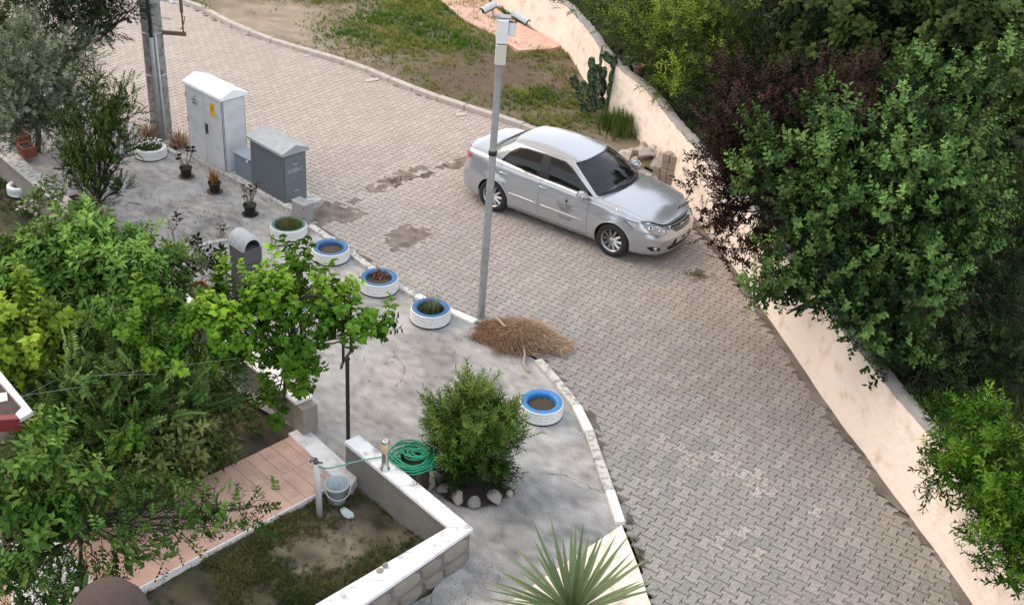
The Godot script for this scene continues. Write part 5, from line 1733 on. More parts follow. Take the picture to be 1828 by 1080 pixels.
func build_planters() -> void:
	var g := "old tyres painted as planters along the yard"
	var lf := leaf_mat(0.6, 0.3)
	M.leafy = lf
	var spots := [
		[Vector3(-7.333, 0, -20.65), 0.31, 0.2, "all white tyre planter with white daisies at the utility pole"],
		[Vector3(-4.022, 0, -17.831), 0.325, 0.2, "white tyre planter full of short grass below the metal meter box"],
		[Vector3(-3.151, 0, -17.1), 0.325, 0.21, "blue topped tyre planter with dry soil, second in the row from the cabinets"],
		[Vector3(-2.199, 0, -16.193), 0.325, 0.22, "blue topped tyre planter holding a clump of dry brown leaves"],
		[Vector3(-1.268, 0, -15.363), 0.32, 0.22, "blue topped tyre planter with a green plant nearest the camera pole"],
		[Vector3(0.519, 0, -13.091), 0.315, 0.21, "bright blue topped tyre planter standing alone beside the narrow leaved shrub"]]
	for i in spots.size():
		var s = spots[i]
		var t := thing("tyre_planter", s[0], rf(0, TAU))
		tag(t, s[3], "planter", g)
		var top: Material = M.tyre_white if i == 0 else M.tyre_teal if i == 1 else M.tyre_blue
		if i == 5: top = mat(Color(0.03, 0.24, 0.62), 0.45, {"tex": M.blot, "scale": 1.5})
		tyre(t, s[1], s[2], 0.11 if i > 1 else 0.09, M.tyre_white, top, M.dirt)
		var st := F()
		if i == 0:
			for k in 120: tuft(st, Vector3(rf(-0.2, 0.2), 0.14, rf(-0.2, 0.2)), 5, 0.16, 0.012, 0.9, Color(0.05, 0.085, 0.03), Color(0.1, 0.14, 0.05))
			obj("green_plant", st, lf, t)
			st = F()
			for k in 42:
				var c := Vector3(rf(-0.17, 0.2), rf(0.25, 0.32), rf(-0.18, 0.18))
				var q := Basis(Vector3(rf(-1, 1), 0.2, rf(-1, 1)).normalized(), rf(0, 0.7))
				for m in 6:
					var a0 := TAU * m / 6.0
					tri(st, c, c + q * Vector3(cos(a0) * 0.02, 0.003, sin(a0) * 0.02), c + q * Vector3(cos(a0 + 1.0) * 0.02, 0.003, sin(a0 + 1.0) * 0.02))
			obj("daisies", st, M.white_plastic, t).set_meta("kind", "stuff")
		elif i == 1:
			for k in 220:
				var a := rf(0, TAU)
				var r := 0.23 * sqrt(rng.randf())
				tuft(st, Vector3(cos(a) * r, 0.13, sin(a) * r), 6, 0.15, 0.006, 0.8, Color(0.07, 0.1, 0.025), Color(0.15, 0.16, 0.06))
			obj("grass", st, lf, t)
		elif i == 3:
			for k in 60:
				var p := Vector3(0.1, 0.16, -0.1) + Vector3(rf(-0.1, 0.1), rf(0, 0.06), rf(-0.1, 0.1))
				st.set_color(cmul(Color(0.14, 0.06, 0.035), rf(0.5, 1.6)))
				leaf(st, p, Vector3(rf(-1, 1), rf(-0.2, 0.6), rf(-1, 1)).normalized(), Vector3.UP + Vector3(0.1, 0, 0.1), rf(0.06, 0.12), 0.03, 0.6, 0.2)
			obj("dry_leaves", st, lf, t)
		elif i == 4:
			for k in 70: tuft(st, Vector3(rf(-0.15, 0.15), 0.14, rf(-0.15, 0.15)), 6, 0.13, 0.014, 1.1, Color(0.035, 0.06, 0.022), Color(0.1, 0.13, 0.045))
			for k in 16: tuft(st, Vector3(rf(-0.1, 0.1), 0.2, rf(-0.1, 0.1)), 3, rf(0.3, 0.6), 0.007, 0.6, Color(0.2, 0.2, 0.09), Color(0.34, 0.32, 0.2))
			obj("green_plant", st, lf, t)
		else:
			for k in 14: tuft(st, Vector3(rf(-0.14, 0.14), 0.13, rf(-0.14, 0.14)), 3, 0.05, 0.005, 1.0, Color(0.2, 0.17, 0.08), Color(0.3, 0.25, 0.13))
			obj("dry_grass", st, lf, t).set_meta("kind", "stuff")
	# pots by the plinth
	for i in 3:
		var at: Vector3 = [Vector3(-6.397, 0, -19.813), Vector3(-5.705, 0, -19.261), Vector3(-4.855, 0, -18.465)][i]
		var t := thing("flower_pot", at)
		tag(t, ["black pot with a sparse dark rosette plant, nearest the utility pole", "black pot with a spiky orange and green aloe, middle of three", "black pot with a twiggy plant of small dark leaves, below the dark cabinet"][i], "potted plant", "black flower pots along the plinth")
		var st := S()
		lathe(st, [Vector2(0.085, 0.02), Vector2(0.11, 0.18), Vector2(0.122, 0.185), Vector2(0.122, 0.21), Vector2(0.11, 0.21), Vector2(0.105, 0.17), Vector2(0, 0.175)], 24)
		obj("pot", st, M.pot, t)
		st = S()
		lathe(st, [Vector2(0, 0.0), Vector2(0.13, 0.0), Vector2(0.15, 0.025), Vector2(0.14, 0.025), Vector2(0.12, 0.012), Vector2(0, 0.012)], 24)
		obj("saucer", st, M.rust if i < 2 else M.pot, t)
		st = F()
		if i == 1:
			for k in 46: tuft(st, Vector3(rf(-0.05, 0.05), 0.17, rf(-0.05, 0.05)), 1, 0.3, 0.03, 0.75, Color(0.12, 0.13, 0.045), Color(0.4, 0.19, 0.06))
			obj("aloe_leaves", st, lf, t)
		else:
			for k in 7:
				var a := k * 2.4
				var tip := Vector3(cos(a) * rf(0.08, 0.2), rf(0.38, 0.6), sin(a) * rf(0.08, 0.2))
				st.set_color(Color(0.22, 0.18, 0.14))
				tube(st, [Vector3(0, 0.16, 0), tip * Vector3(0.6, 0.7, 0.6), tip], [0.012, 0.008, 0.006], 5)
				for m in 22 if i == 0 else 14:
					var p := tip if i == 0 else tip * Vector3(1, 1, 1) - Vector3(tip.x * 0.5, rf(0.0, 0.2), tip.z * 0.5) * rf(0, 1)
					var aa := m * 2.4
					st.set_color(cmul(Color(0.026, 0.012, 0.016), rf(0.6, 1.8)))
					leaf(st, p, Vector3(cos(aa), rf(0.1, 0.9), sin(aa)).normalized(), Vector3.UP + Vector3(0.2, 0, 0), rf(0.05, 0.08), 0.03, 0.3, 0.1)
			obj("dark_leaves", st, lf, t)
	# dry brown leaves heaped behind the daisy planter and beside the pole
	for i in 2:
		var t := thing("dry_fern", [Vector3(-7.595, 0.1, -21.271), Vector3(-6.941, 0, -21.173)][i])
		tag(t, ["rust brown dry plant behind the daisy planter at the foot of the pole", "withered tan plant between the pole and the tall cabinet"][i], "dry plant")
		var st := F()
		for k in 90: tuft(st, Vector3(rf(-0.14, 0.14), rf(-0.1, 0.16), rf(-0.14, 0.14)), 2, 0.24, 0.02, 1.2, Color(0.24, 0.13, 0.08), Color(0.42, 0.29, 0.19))
		obj("fronds", st, lf, t)


# ---------------------------------------------------------------- things in the yard
func build_yard_things() -> void:
	# pillar of grey blocks with a rounded white head
	var base: Vector3 = Vector3(-4.197, 0, -15.555)
	var t := thing("block_letterbox", base, -0.75)
	tag(t, "pillar of grey concrete blocks with a rounded white top and dark mouth", "letterbox pillar")
	for k in 4:
		var st := F()
		box(st, Vector3(0, 0.125 + 0.245 * k, 0), Vector3(0.38 + 0.004 * (k % 2), 0.238, 0.34 + 0.004 * (k % 2)), 0.006)
		obj("block", st, mat([Color(0.2, 0.2, 0.198), Color(0.15, 0.152, 0.153), Color(0.12, 0.122, 0.124), Color(0.14, 0.142, 0.144)][k], 0.92, {"tex": M.fine, "scale": 3.0, "bump": M.roughtex, "depth": 0.8}), t)
	var st := S()
	var hw := 0.2
	var sec := []
	for k in 13: sec.append(Vector2(cos(PI * k / 12.0), sin(PI * k / 12.0)))
	var y0 := 0.985
	for k in 12:
		var p: Vector2 = sec[k]
		var q: Vector2 = sec[k + 1]
		var P := func(v: Vector2, r: float, x: float) -> Vector3: return Vector3(x, y0 + v.y * r * 1.15, v.x * r)
		quad(st, P.call(p, 0.185, -hw), P.call(q, 0.185, -hw), P.call(q, 0.185, hw), P.call(p, 0.185, hw))
		quad(st, P.call(p, 0.14, -hw + 0.03), P.call(q, 0.14, -hw + 0.03), P.call(q, 0.14, hw), P.call(p, 0.14, hw))
		quad(st, P.call(p, 0.185, hw), P.call(q, 0.185, hw), P.call(q, 0.14, hw), P.call(p, 0.14, hw))
		tri(st, P.call(p, 0.185, -hw), P.call(q, 0.185, -hw), Vector3(-hw, y0, 0))
	obj("rounded_top", st, mat(Color(0.6, 0.6, 0.59), 0.8, {"tex": M.blot, "scale": 1.5, "bump": M.roughtex, "depth": 0.4}), t)
	st = F()
	box(st, Vector3(-0.1, y0 + 0.05, 0), Vector3(0.16, 0.1, 0.26))
	obj("dark_inside", st, M.black, t)

	# heap of dry palm fibre swept onto the kerb
	var c: Vector3 = Vector3(0.182, 0, -14.975)
	t = thing("straw_heap", c, -0.35)
	tag(t, "heap of dry brown palm fibre and straw swept against the kerb", "heap")
	st = S()
	var ring := []
	for k in 40:
		var a := TAU * k / 40.0
		ring.append(Vector2(cos(a) * 0.48, sin(a) * 0.4) * (1.0 + 0.25 * noise.get_noise_1d(k * 40.0)))
	var mound := func(p: Vector2) -> float: return 0.26 * exp(-((p.x - 0.12) / 0.42) ** 2 - (p.y / 0.34) ** 2) + 0.08 * exp(-((p.x + 0.4) / 0.25) ** 2 - (p.y / 0.25) ** 2)
	sheet(st, ring, Vector2(0.06, 0.06), func(p): return Vector3(p.x, maxf(0.0, mound.call(p) - 0.012 + 0.02 * nz(p, 400.0)), p.y))
	obj("mound", st, mat(Color(0.2, 0.125, 0.08), 0.95, {"tex": M.fine, "scale": 4.0, "bump": M.roughtex, "depth": 2.0}), t)
	var meshes := []
	for k in 3:
		st = F()
		for m in 9:
			var a := rf(-0.5, 0.5) + (PI if rng.randf() < 0.3 else 0.0)
			var l := rf(0.08, 0.2)
			var d := Vector3(cos(a), 0, sin(a))
			var s := Vector3(-d.z, 0, d.x) * 0.0022
			var o := Vector3(rf(-0.05, 0.05), 0.0, rf(-0.05, 0.05))
			var mid := o + d * l * 0.5 + Vector3(0, rf(0.01, 0.04), 0)
			var e := o + d * l + Vector3(0, rf(-0.01, 0.03), 0)
			st.set_color(cmul(Color(1, 1, 1), rf(0.6, 1.3)))
			quad(st, o + s, o - s, mid - s, mid + s); tri(st, mid + s, mid - s, e)
			var up := Vector3(0, 0.0025, 0)
			quad(st, o + up, o - up, mid - up, mid + up)
		st.generate_normals()
		meshes.append(st.commit())
	var xf := []
	var col := []
	for k in 3600:
		var p := Vector2(rng.randfn() * 0.21, rng.randfn() * 0.19)
		if k % 6 == 0: p = Vector2(rf(0.2, 0.5) + absf(rng.randfn()) * 0.2, rf(-0.25, 0.15))
		if k % 11 == 0: p = Vector2(rf(-0.75, 0.0), rf(-0.2, 0.4))
		var q := Basis(Vector3.UP, rf(-0.9, 0.9) - p.y * 1.2) * Basis(Vector3(0, 0, 1), rf(-0.15, 0.3))
		xf.append(Transform3D(q.scaled_local(Vector3.ONE * rf(0.7, 1.4)), Vector3(p.x, mound.call(p) + rf(0.0, 0.03), p.y)))
		var pale := clampf(p.x * 0.9 + rf(-0.2, 0.4), 0, 1)
		col.append(cmul(Color(0.36, 0.22, 0.135).lerp(Color(0.66, 0.49, 0.34), pale), rf(0.6, 1.25)))
	foliage(t, "straw", meshes, M.leafy, xf, col, true)
	t.scale = Vector3(0.86, 0.9, 0.86)
	t.position.x -= 0.06
	var sticks := [
		[[Vector3(-0.265, 0.26, -15.236), Vector3(-0.187, 0.27, -15.065), Vector3(-0.075, 0.25, -14.917)], 0.014, "pale stick lying across the top of the straw heap"],
		[[Vector3(0.219, 0.14, -14.574), Vector3(0.252, 0.08, -14.454), Vector3(0.244, 0.04, -14.269), Vector3(0.326, 0.02, -14.072)], 0.013, "bent pale stick poking out of the straw heap towards the yard"]]
	for s in sticks:
		st = S()
		var pts := curve(s[0], 4)
		tube(st, pts, s[1] * 1.3, 7)
		tag(obj("stick", st, M.pale_wood), s[2], "stick")

	# narrow leaved shrub in a ring of stones
	var sb: Vector3 = Vector3(-0.372, 0, -11.473)
	var cen: Vector3 = Vector3(-0.321, 0, -11.479)
	st = S()
	ring = []
	for k in 22: ring.append(Vector2(cos(TAU * k / 22.0) * 0.5, sin(TAU * k / 22.0) * 0.5))
	sheet(st, ring, Vector2(0.08, 0.08), func(p): return Vector3(p.x + cen.x, 0.03 + 0.03 * nz(p, 300.0), p.y + cen.z))
	var bed := structure("shrub_bed_soil", st, M.dark_dirt)
	var places := [[789,874,0.16], [816,890,0.17], [850,897,0.15], [886,891,0.19], [912,881,0.1], [907,868,0.15], [906,850,0.16], [770,868,0.13], [893,838,0.15], [786,852,0.14]]
	var words := ["first stone of the shrub ring, beside the brown hose drum", "large grey stone at the near left of the shrub ring", "small faceted stone at the nearest point of the shrub ring", "pale broad stone at the near right of the shrub ring", "little chip of stone at the right hand corner of the shrub ring", "upright block on the right side of the shrub ring, lower of two", "pale block on the right side of the shrub ring, upper of two", "dark stone between the hose drum and the white wall slabs", "stone of the shrub ring half hidden by leaves on the far right", "stone of the shrub ring tucked under the leaves on the left"]
	var spots := [Vector3(-0.708, 0.04, -11.254), Vector3(-0.503, 0.04, -11.105), Vector3(-0.259, 0.04, -11.058), Vector3(-0.01, 0.05, -11.139), Vector3(0.169, 0.03, -11.291), Vector3(0.127, 0.05, -11.427), Vector3(0.104, 0.05, -11.626), Vector3(-0.848, 0.04, -11.304), Vector3(0.008, 0.04, -11.811), Vector3(-0.751, 0.04, -11.493)]
	for k in spots.size():
		st = F()
		var sz: float = places[k][2]
		rock(st, Vector3.ZERO, Vector3(sz * 0.85, sz * 0.6, sz * 0.7), 9, 1)
		var r := obj("border_stone", st, M.stone[k % 3])
		r.position = spots[k]
		r.rotation.y = k * 1.3
		tag(r, words[k], "stone", "stones ringing the narrow leaved shrub")
	var lance := sprigs({"n": 26, "l": 0.085, "w": 0.016, "stem": 0.22, "spread": 0.62, "bend": 0.5, "stem_col": Color(0.8, 0.6, 0.3)}, 4)
	var bl := []
	for k in 46:
		var a := k * 2.4
		var r := 0.46 * sqrt((k + 0.5) / 46.0)
		var hh := 0.2 + 0.62 * (1.0 - r * r * 2.2) + rf(-0.1, 0.36)
		bl.append([sb + Vector3(cos(a) * r * 1.05, hh, sin(a) * r * 0.75 - 0.12), Vector3(0.085, 0.24, 0.085), 21, Color(0.05, 0.11, 0.016), Color(0.18, 0.28, 0.05)])
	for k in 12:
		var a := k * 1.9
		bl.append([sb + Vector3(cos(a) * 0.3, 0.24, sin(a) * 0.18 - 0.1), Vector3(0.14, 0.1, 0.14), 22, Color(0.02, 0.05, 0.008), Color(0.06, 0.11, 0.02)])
	bl.append([sb + Vector3(-0.05, 1.2, -0.1), Vector3(0.06, 0.26, 0.06), 30, Color(0.09, 0.16, 0.025), Color(0.22, 0.29, 0.06)])
	bl.append([sb + Vector3(0.3, 0.95, -0.1), Vector3(0.06, 0.24, 0.06), 26, Color(0.09, 0.16, 0.025), Color(0.22, 0.28, 0.06)])
	bl.append([sb + Vector3(-0.42, 0.8, -0.1), Vector3(0.06, 0.2, 0.06), 26, Color(0.08, 0.12, 0.02), Color(0.16, 0.18, 0.04)])
	plant("narrow_leaved_shrub", "bushy green narrow leaved shrub growing in a ring of stones", "shrub", sb, bl, lance, leaf_mat(0.4, 0.3), {"trunk": 0.02, "fork": sb + Vector3(0, 0.15, 0), "up": 0.9, "tips": 0.5, "gap": -0.6, "lump": 0.2, "clump": 0.07, "long": 1.4, "per": 9.0})

	# green hose coiled on a brown drum, and its run to the tap
	var dc: Vector3 = Vector3(-1.095, 0, -11.279)
	t = thing("hose_drum", dc)
	tag(t, "dark brown rusty drum under the coiled green hose", "drum")
	st = S()
	lathe(st, [Vector2(0.215, 0.0), Vector2(0.22, 0.02), Vector2(0.213, 0.2), Vector2(0.22, 0.22), Vector2(0.213, 0.24), Vector2(0.22, 0.41), Vector2(0.225, 0.43), Vector2(0.205, 0.43), Vector2(0.2, 0.36), Vector2(0, 0.36)], 30)
	obj("shell", st, mat(Color(0.055, 0.035, 0.028), 0.7, {"tex": M.blot, "scale": 2.0}), t)
	t = thing("garden_hose", dc + Vector3(0, 0.44, 0))
	tag(t, "green garden hose coiled in loose loops on the drum and running to the tap", "hose")
	st = S()
	var pts := []
	for k in 13 * 22:
		var a := TAU * k / 22.0
		var lp := k / 22.0
		var r := 0.235 + 0.045 * sin(lp * 2.1) + 0.02 * noise.get_noise_1d(k * 9.0)
		var cx := 0.035 * sin(lp * 1.7)
		var cz := 0.03 * cos(lp * 2.3)
		pts.append(Vector3(cx + cos(a) * r, 0.01 + 0.008 * lp + 0.035 * sin(a * 1.0 + lp * 1.9) * (0.3 + lp * 0.06), cz + sin(a) * r))
	tube(st, pts, 0.0095, 6)
	obj("coil", st, M.hose, t)
	st = S()
	pts = []
	for k in 96:
		var a := TAU * k / 22.0 + 0.7
		var r := 0.11 + 0.07 * sin(k * 0.31)
		pts.append(Vector3(0.03 + cos(a) * r, 0.13 + 0.03 * sin(a * 0.5), -0.02 + sin(a) * r * 0.7))
	tube(st, curve(pts, 2), 0.0095, 6)
	obj("loose_loops", st, M.hose, t)
	st = S()
	var run := [Vector3(-2.183, 0.72, -10.711), Vector3(-2.073, 0.62, -10.805), Vector3(-1.918, 0.55, -10.974), Vector3(-1.678, 0.535, -11.119), Vector3(-1.414, 0.53, -11.224), Vector3(-1.238, 0.56, -11.207)]
	for k in run.size(): run[k] -= t.position
	tube(st, curve(run, 6), 0.0095, 6)
	obj("tap_run", st, mat(Color(0.11, 0.36, 0.24), 0.45), t)
	st = S()
	run = [Vector3(-0.868, 0.45, -11.39), Vector3(-0.827, 0.3, -11.301), Vector3(-0.783, 0.1, -11.35), Vector3(-0.671, 0.04, -11.324), Vector3(-0.55, 0.05, -11.326)]
	for k in run.size(): run[k] -= t.position
	tube(st, curve(run, 6), 0.0095, 6)
	obj("tail", st, M.hose, t)

	# steel bollard light standing on the wall slabs
	t = thing("bollard_light", Vector3(-1.406, 0.5, -11.01))
	tag(t, "short steel bollard light with amber lens on the white wall slabs", "bollard light")
	st = S()
	lathe(st, [Vector2(0.06, 0.0), Vector2(0.06, 0.015), Vector2(0.045, 0.02), Vector2(0.044, 0.26), Vector2(0.046, 0.265)], 20)
	obj("post", st, M.steel, t)
	st = S()
	lathe(st, [Vector2(0.043, 0.262), Vector2(0.044, 0.42), Vector2(0.0, 0.42)], 20)
	obj("lens", st, mat(Color(0.5, 0.4, 0.24), 0.3), t)
	st = S()
	lathe(st, [Vector2(0.049, 0.418), Vector2(0.05, 0.445), Vector2(0.04, 0.455), Vector2(0, 0.457)], 20)
	obj("cap", st, M.steel, t)

	# white standpipe with tap, bucket, plastic bag
	t = thing("standpipe", Vector3(-2.172, -0.1, -10.74))
	tag(t, "upright white plastic water pipe with a tap beside the red path", "standpipe")
	st = S()
	tube(st, [Vector3(0, -0.05, 0), Vector3(-0.03, 0.84, 0.0)], 0.04, 16)
	obj("pipe", st, M.pvc, t)
	st = S()
	lathe(st, [Vector2(0.03, 0.83), Vector2(0.034, 0.85), Vector2(0.02, 0.9), Vector2(0, 0.9)], 12, Transform3D(Basis(), Vector3(-0.03, 0, 0)))
	tube(st, [Vector3(-0.03, 0.87, 0), Vector3(-0.09, 0.88, 0.01), Vector3(-0.1, 0.85, 0.01)], 0.012, 7)
	tube(st, [Vector3(-0.03, 0.86, 0), Vector3(0.05, 0.85, 0.0)], 0.012, 7)
	box(st, Vector3(-0.05, 0.915, 0), Vector3(0.07, 0.012, 0.016), 0.003)
	obj("tap", st, mat(Color(0.12, 0.11, 0.1), 0.5, {"metal": 0.6}), t)
	t = thing("bucket", Vector3(-2.018, -0.1, -11.062), 0.4)
	tag(t, "pale blue white plastic bucket below the standpipe tap", "bucket")
	st = S()
	lathe(st, [Vector2(0, 0.005), Vector2(0.115, 0.0), Vector2(0.12, 0.01), Vector2(0.145, 0.24), Vector2(0.158, 0.243), Vector2(0.16, 0.27), Vector2(0.148, 0.275), Vector2(0.14, 0.265), Vector2(0.116, 0.02), Vector2(0, 0.02)], 28)
	obj("pail", st, mat(Color(0.5, 0.57, 0.6), 0.45, {"tex": M.blot, "scale": 2.0}), t)
	st = S()
	ring = []
	for k in 15:
		var a := PI * k / 14.0
		ring.append(Vector3(cos(a) * 0.16, 0.255 - sin(a) * 0.12, 0.06 + sin(a) * 0.11))
	tube(st, ring, 0.005, 5)
	obj("handle", st, M.white_plastic, t)
	st = F()
	for k in 1: rock(st, Vector3.ZERO, Vector3(0.13, 0.07, 0.09), 12, 2)
	var bag := obj("plastic_bag", st, mat(Color(0.42, 0.5, 0.49), 0.3))
	bag.position = Vector3(-1.85, -0.06, -10.814)
	tag(bag, "crumpled pale plastic bag on the soil in front of the bucket", "plastic bag")
	# two pebbles on the wall slabs
	for k in 2:
		st = F()
		rock(st, Vector3.ZERO, Vector3(0.05, 0.035, 0.04), 7, 1)
		var pb := obj("pebble", st, M.stone[3 - k])
		pb.position = [Vector3(-1.235, 0.52, -9.272), Vector3(-1.178, 0.52, -9.357)][k]
		tag(pb, ["yellowish pebble on the white wall slab, nearer the garden", "grey pebble on the white wall slab, nearer the outer edge"][k], "pebble")
	# weed growing beside the corner wall
	st = F()
	for k in 10:
		var y := 0.06 * k
		for m in 4:
			st.set_color(cmul(Color(0.07, 0.075, 0.06), rf(0.7, 1.4)))
			leaf(st, Vector3(0, 0.1 + y, 0), Vector3(cos(m * 1.6 + k), 0.8, sin(m * 1.6 + k)).normalized(), Vector3.UP + Vector3(0.3, 0, 0.1), 0.06, 0.016, 0.2, 0.1)
	st.set_color(Color(0.08, 0.07, 0.05))
	tube(st, [Vector3.ZERO, Vector3(0, 0.7, 0)], 0.004, 4)
	var weed := obj("tall_weed", st, M.leafy)
	weed.position = Vector3(-0.989, -0.05, -10.785)
	tag(weed, "single thin weed standing against the inner face of the corner wall", "weed")

	# yucca at the bottom edge
	var yb: Vector3 = Vector3(0.906, 0, -8.971)
	t = thing("yucca", yb)
	tag(t, "spiky yucca with long stiff grey green sword leaves", "yucca")
	st = S()
	tube(st, [Vector3(0, -0.1, 0), Vector3(0, 0.2, 0), Vector3(0.01, 0.42, 0)], [0.09, 0.085, 0.06], 10)
	obj("trunk", st, M.bark, t)
	var blades := []
	for k in 4:
		st = S()
		var bend := [0.0, 0.06, 0.12, -0.03][k] as float
		for m in 6:
			var w := func(f: float) -> float: return 0.031 * (0.55 + 0.9 * f if f < 0.45 else 0.955 * (1.0 - (f - 0.45) / 0.55) ** 0.8)
			var P := func(f: float, s: float) -> Vector3: return Vector3(s * w.call(f), f, -bend * f * f + 0.007 * absf(s) * (1.0 - f))
			var f0 := m / 6.0
			var f1 := (m + 1) / 6.0
			for s in [-1.0, 0.0]: quad(st, P.call(f0, s), P.call(f0, s + 1.0), P.call(f1, s + 1.0), P.call(f1, s))
		st.generate_normals()
		blades.append(st.commit())
	var ym := []
	for cc in [Color(0.12, 0.175, 0.06), Color(0.16, 0.215, 0.085), Color(0.1, 0.15, 0.055), Color(0.2, 0.24, 0.11)]: ym.append(mat(cc, 0.5, {"tex": M.blot, "scale": 1.2}))
	for k in 78:
		var a := k * 2.39996
		var el := acos(clampf(1.0 - (k + 0.5) / 78.0 * 1.12, -0.2, 1.0))
		var d := Vector3(cos(a) * sin(el), cos(el), sin(a) * sin(el))
		var x := d.cross(Vector3(-sin(a) , 0.3, cos(a))).normalized()
		x = Vector3(-sin(a), 0, cos(a))
		var q := Basis(x, d, x.cross(d))
		inst("leaf", blades[k % 4], ym[(k * 7) % 4], t, Transform3D(q.scaled_local(Vector3(1.0, rf(0.85, 1.12), 1.0)), Vector3(0, 0.36, 0) + d * 0.05))


func build_rubble() -> void:
	# heap of broken pale stones and a stack of paving blocks beside the car
	rng.seed = 99
	var cen: Vector3 = Vector3(2.513, 0, -21.865)
	var k := 0
	var hw := ["top", "middle", "bottom"]
	for ring in 3:
		var n: int = [16, 9, 4][ring]
		for i in n:
			var a := TAU * (i + rf(-0.25, 0.25)) / n
			var rr: float = [0.58, 0.36, 0.12][ring]
			var p := Vector3(cen.x + cos(a) * rr * rf(0.7, 1.2), 0.07 + 0.17 * ring, cen.z + sin(a) * rr * rf(0.7, 1.25))
			var st := F()
			var s := rf(0.09, 0.17)
			rock(st, Vector3.ZERO, Vector3(s * rf(1.1, 1.6), s * 1.0, s * 1.2), 11, 2)
			var mi := (i % 2) * 2 + (i / 2) % 2
			var o := obj("rubble_stone", st, M.rubble[mi])
			o.position = p
			var side: String = ["right", "near right", "near", "near left", "left", "far left", "far", "far right"][i * 8 / n]
			tag(o, "%s broken stone in the rubble heap by the wall, %s layer, %s side" % [["cream", "tan", "whitish", "brown"][mi], ["bottom", "middle", "top"][ring], side], "stone", "rubble heap beside the car")
			k += 1
	# flat broken slabs leaning at the near edge of the heap
	for i in 3:
		var st := F()
		rock(st, Vector3.ZERO, Vector3(0.22, 0.06, 0.16), 9, 1)
		var o := obj("broken_slab", st, M.rubble[i])
		o.position = [Vector3(2.588, 0.05, -21.326), Vector3(2.471, 0.1, -21.358), Vector3(2.718, 0.04, -21.209)][i]
		o.rotation = Vector3(0.3, i * 1.1, 0.25)
		tag(o, ["pinkish broken slab between the rubble heap and the block stack", "cream broken slab leaning on the near edge of the rubble heap", "small cream slab at the foot of the paving block stack"][i], "slab", "broken slabs by the rubble heap")
	var at: Vector3 = Vector3(2.882, 0, -21.218)
	var q := Basis(Vector3.UP, -0.62)
	for y in 4:
		for x in 3:
			if y == 3 and x == 0: continue
			if x == 0 and y == 2: continue
			var st := F()
			box(st, Vector3.ZERO, Vector3(0.155, 0.16, 0.2), 0.008)
			var o := obj("paving_block", st, M.block)
			o.transform = Transform3D(q * Basis(Vector3.UP, rf(-0.06, 0.06)), at + q * Vector3(-0.16 + 0.165 * x + rf(-0.006, 0.006), 0.08 + 0.165 * y, rf(-0.015, 0.015)))
			tag(o, "tan paving block in the stack against the wall, %s row, %s column" % [["bottom", "second", "third", "top"][y], ["left", "middle", "right"][x]], "paving block", "paving blocks stacked by the wall")


func scroll(c: Vector3, ax: Vector3, ay: Vector3, r: float, turns := 1.3) -> Array:
	var p := []
	for k in 15:
		var a := TAU * turns * k / 14.0
		p.append(c + (ax * cos(a) + ay * sin(a)) * r * (1.0 - 0.65 * k / 14.0))
	return p

func build_gate_arch() -> void:
	# black iron arch over the gate: two posts, forked heads, rails that carry the vine
	var t := thing("gate_arch", Vector3(-2.059, 0, -12.195))
	tag(t, "black wrought iron gate arch with scrolls carrying the grape vine", "gate arch")
	var o := t.position
	var b: Vector3 = Vector3(-2.728, 0, -12.335) - o
	var d := Vector3(b.x, 0, b.z).normalized()
	var n := Vector3(-d.z, 0, d.x)
	for k in 2:
		var p := Vector3.ZERO if k == 0 else b
		var st := F()
		box(st, p + Vector3(0, 0.65, 0), Vector3(0.048, 1.32, 0.048), 0.004, Basis(Vector3.UP, 0.3))
		obj("post", st, M.iron, t)
		st = F()
		var q := Basis(Vector3(n.x, 0, n.z), Vector3.UP, n.cross(Vector3.UP))
		box(st, p + Vector3(0, 1.33, 0), Vector3(0.3, 0.03, 0.03), 0.003, q)
		for s in [-1.0, 1.0]: box(st, p + n * 0.135 * s + Vector3(0, 1.7, 0), Vector3(0.03, 0.74, 0.03), 0.003, q)
		obj("fork", st, M.iron, t)
		st = S()
		for s in [-1.0, 1.0]: tube(st, scroll(p + n * 0.19 * s + Vector3(0, 1.31, 0), n * s, Vector3.DOWN, 0.05), 0.008, 6)
		tube(st, scroll(p + n * 0.05 + Vector3(0, 1.25, 0), n, Vector3.DOWN, 0.035), 0.008, 6)
		var w := []
		for i in 13: w.append(p + n * (0.035 + 0.02 * absf(sin(i * 0.8))) + Vector3(0, 1.2 - 0.055 * i, 0))
		tube(st, w, 0.008, 6)
		tube(st, scroll(p + n * 0.04 + Vector3(0, 0.5, 0), n, Vector3.DOWN, 0.03), 0.008, 6)
		obj("scrollwork", st, M.iron, t)
	for s in [-1.0, 1.0]:
		var st := S()
		var arc := []
		for k in 13: arc.append(b * (k / 12.0) + n * 0.135 * s + Vector3(0, 2.02 + 0.22 * sin(PI * k / 12.0), 0))
		tube(st, arc, 0.014, 6)
		obj("arch_rail", st, M.iron, t)


# ---------------------------------------------------------------- plants
func bl(pts: Array, radii: Array, dens: float, ca: Color, cb: Color, squash := 1.0) -> Array:
	var out := []
	for i in pts.size():
		var r: float = radii[i % radii.size()]
		out.append([pts[i], Vector3(r, r * squash, r), dens * r * r, ca, cb])
	return out

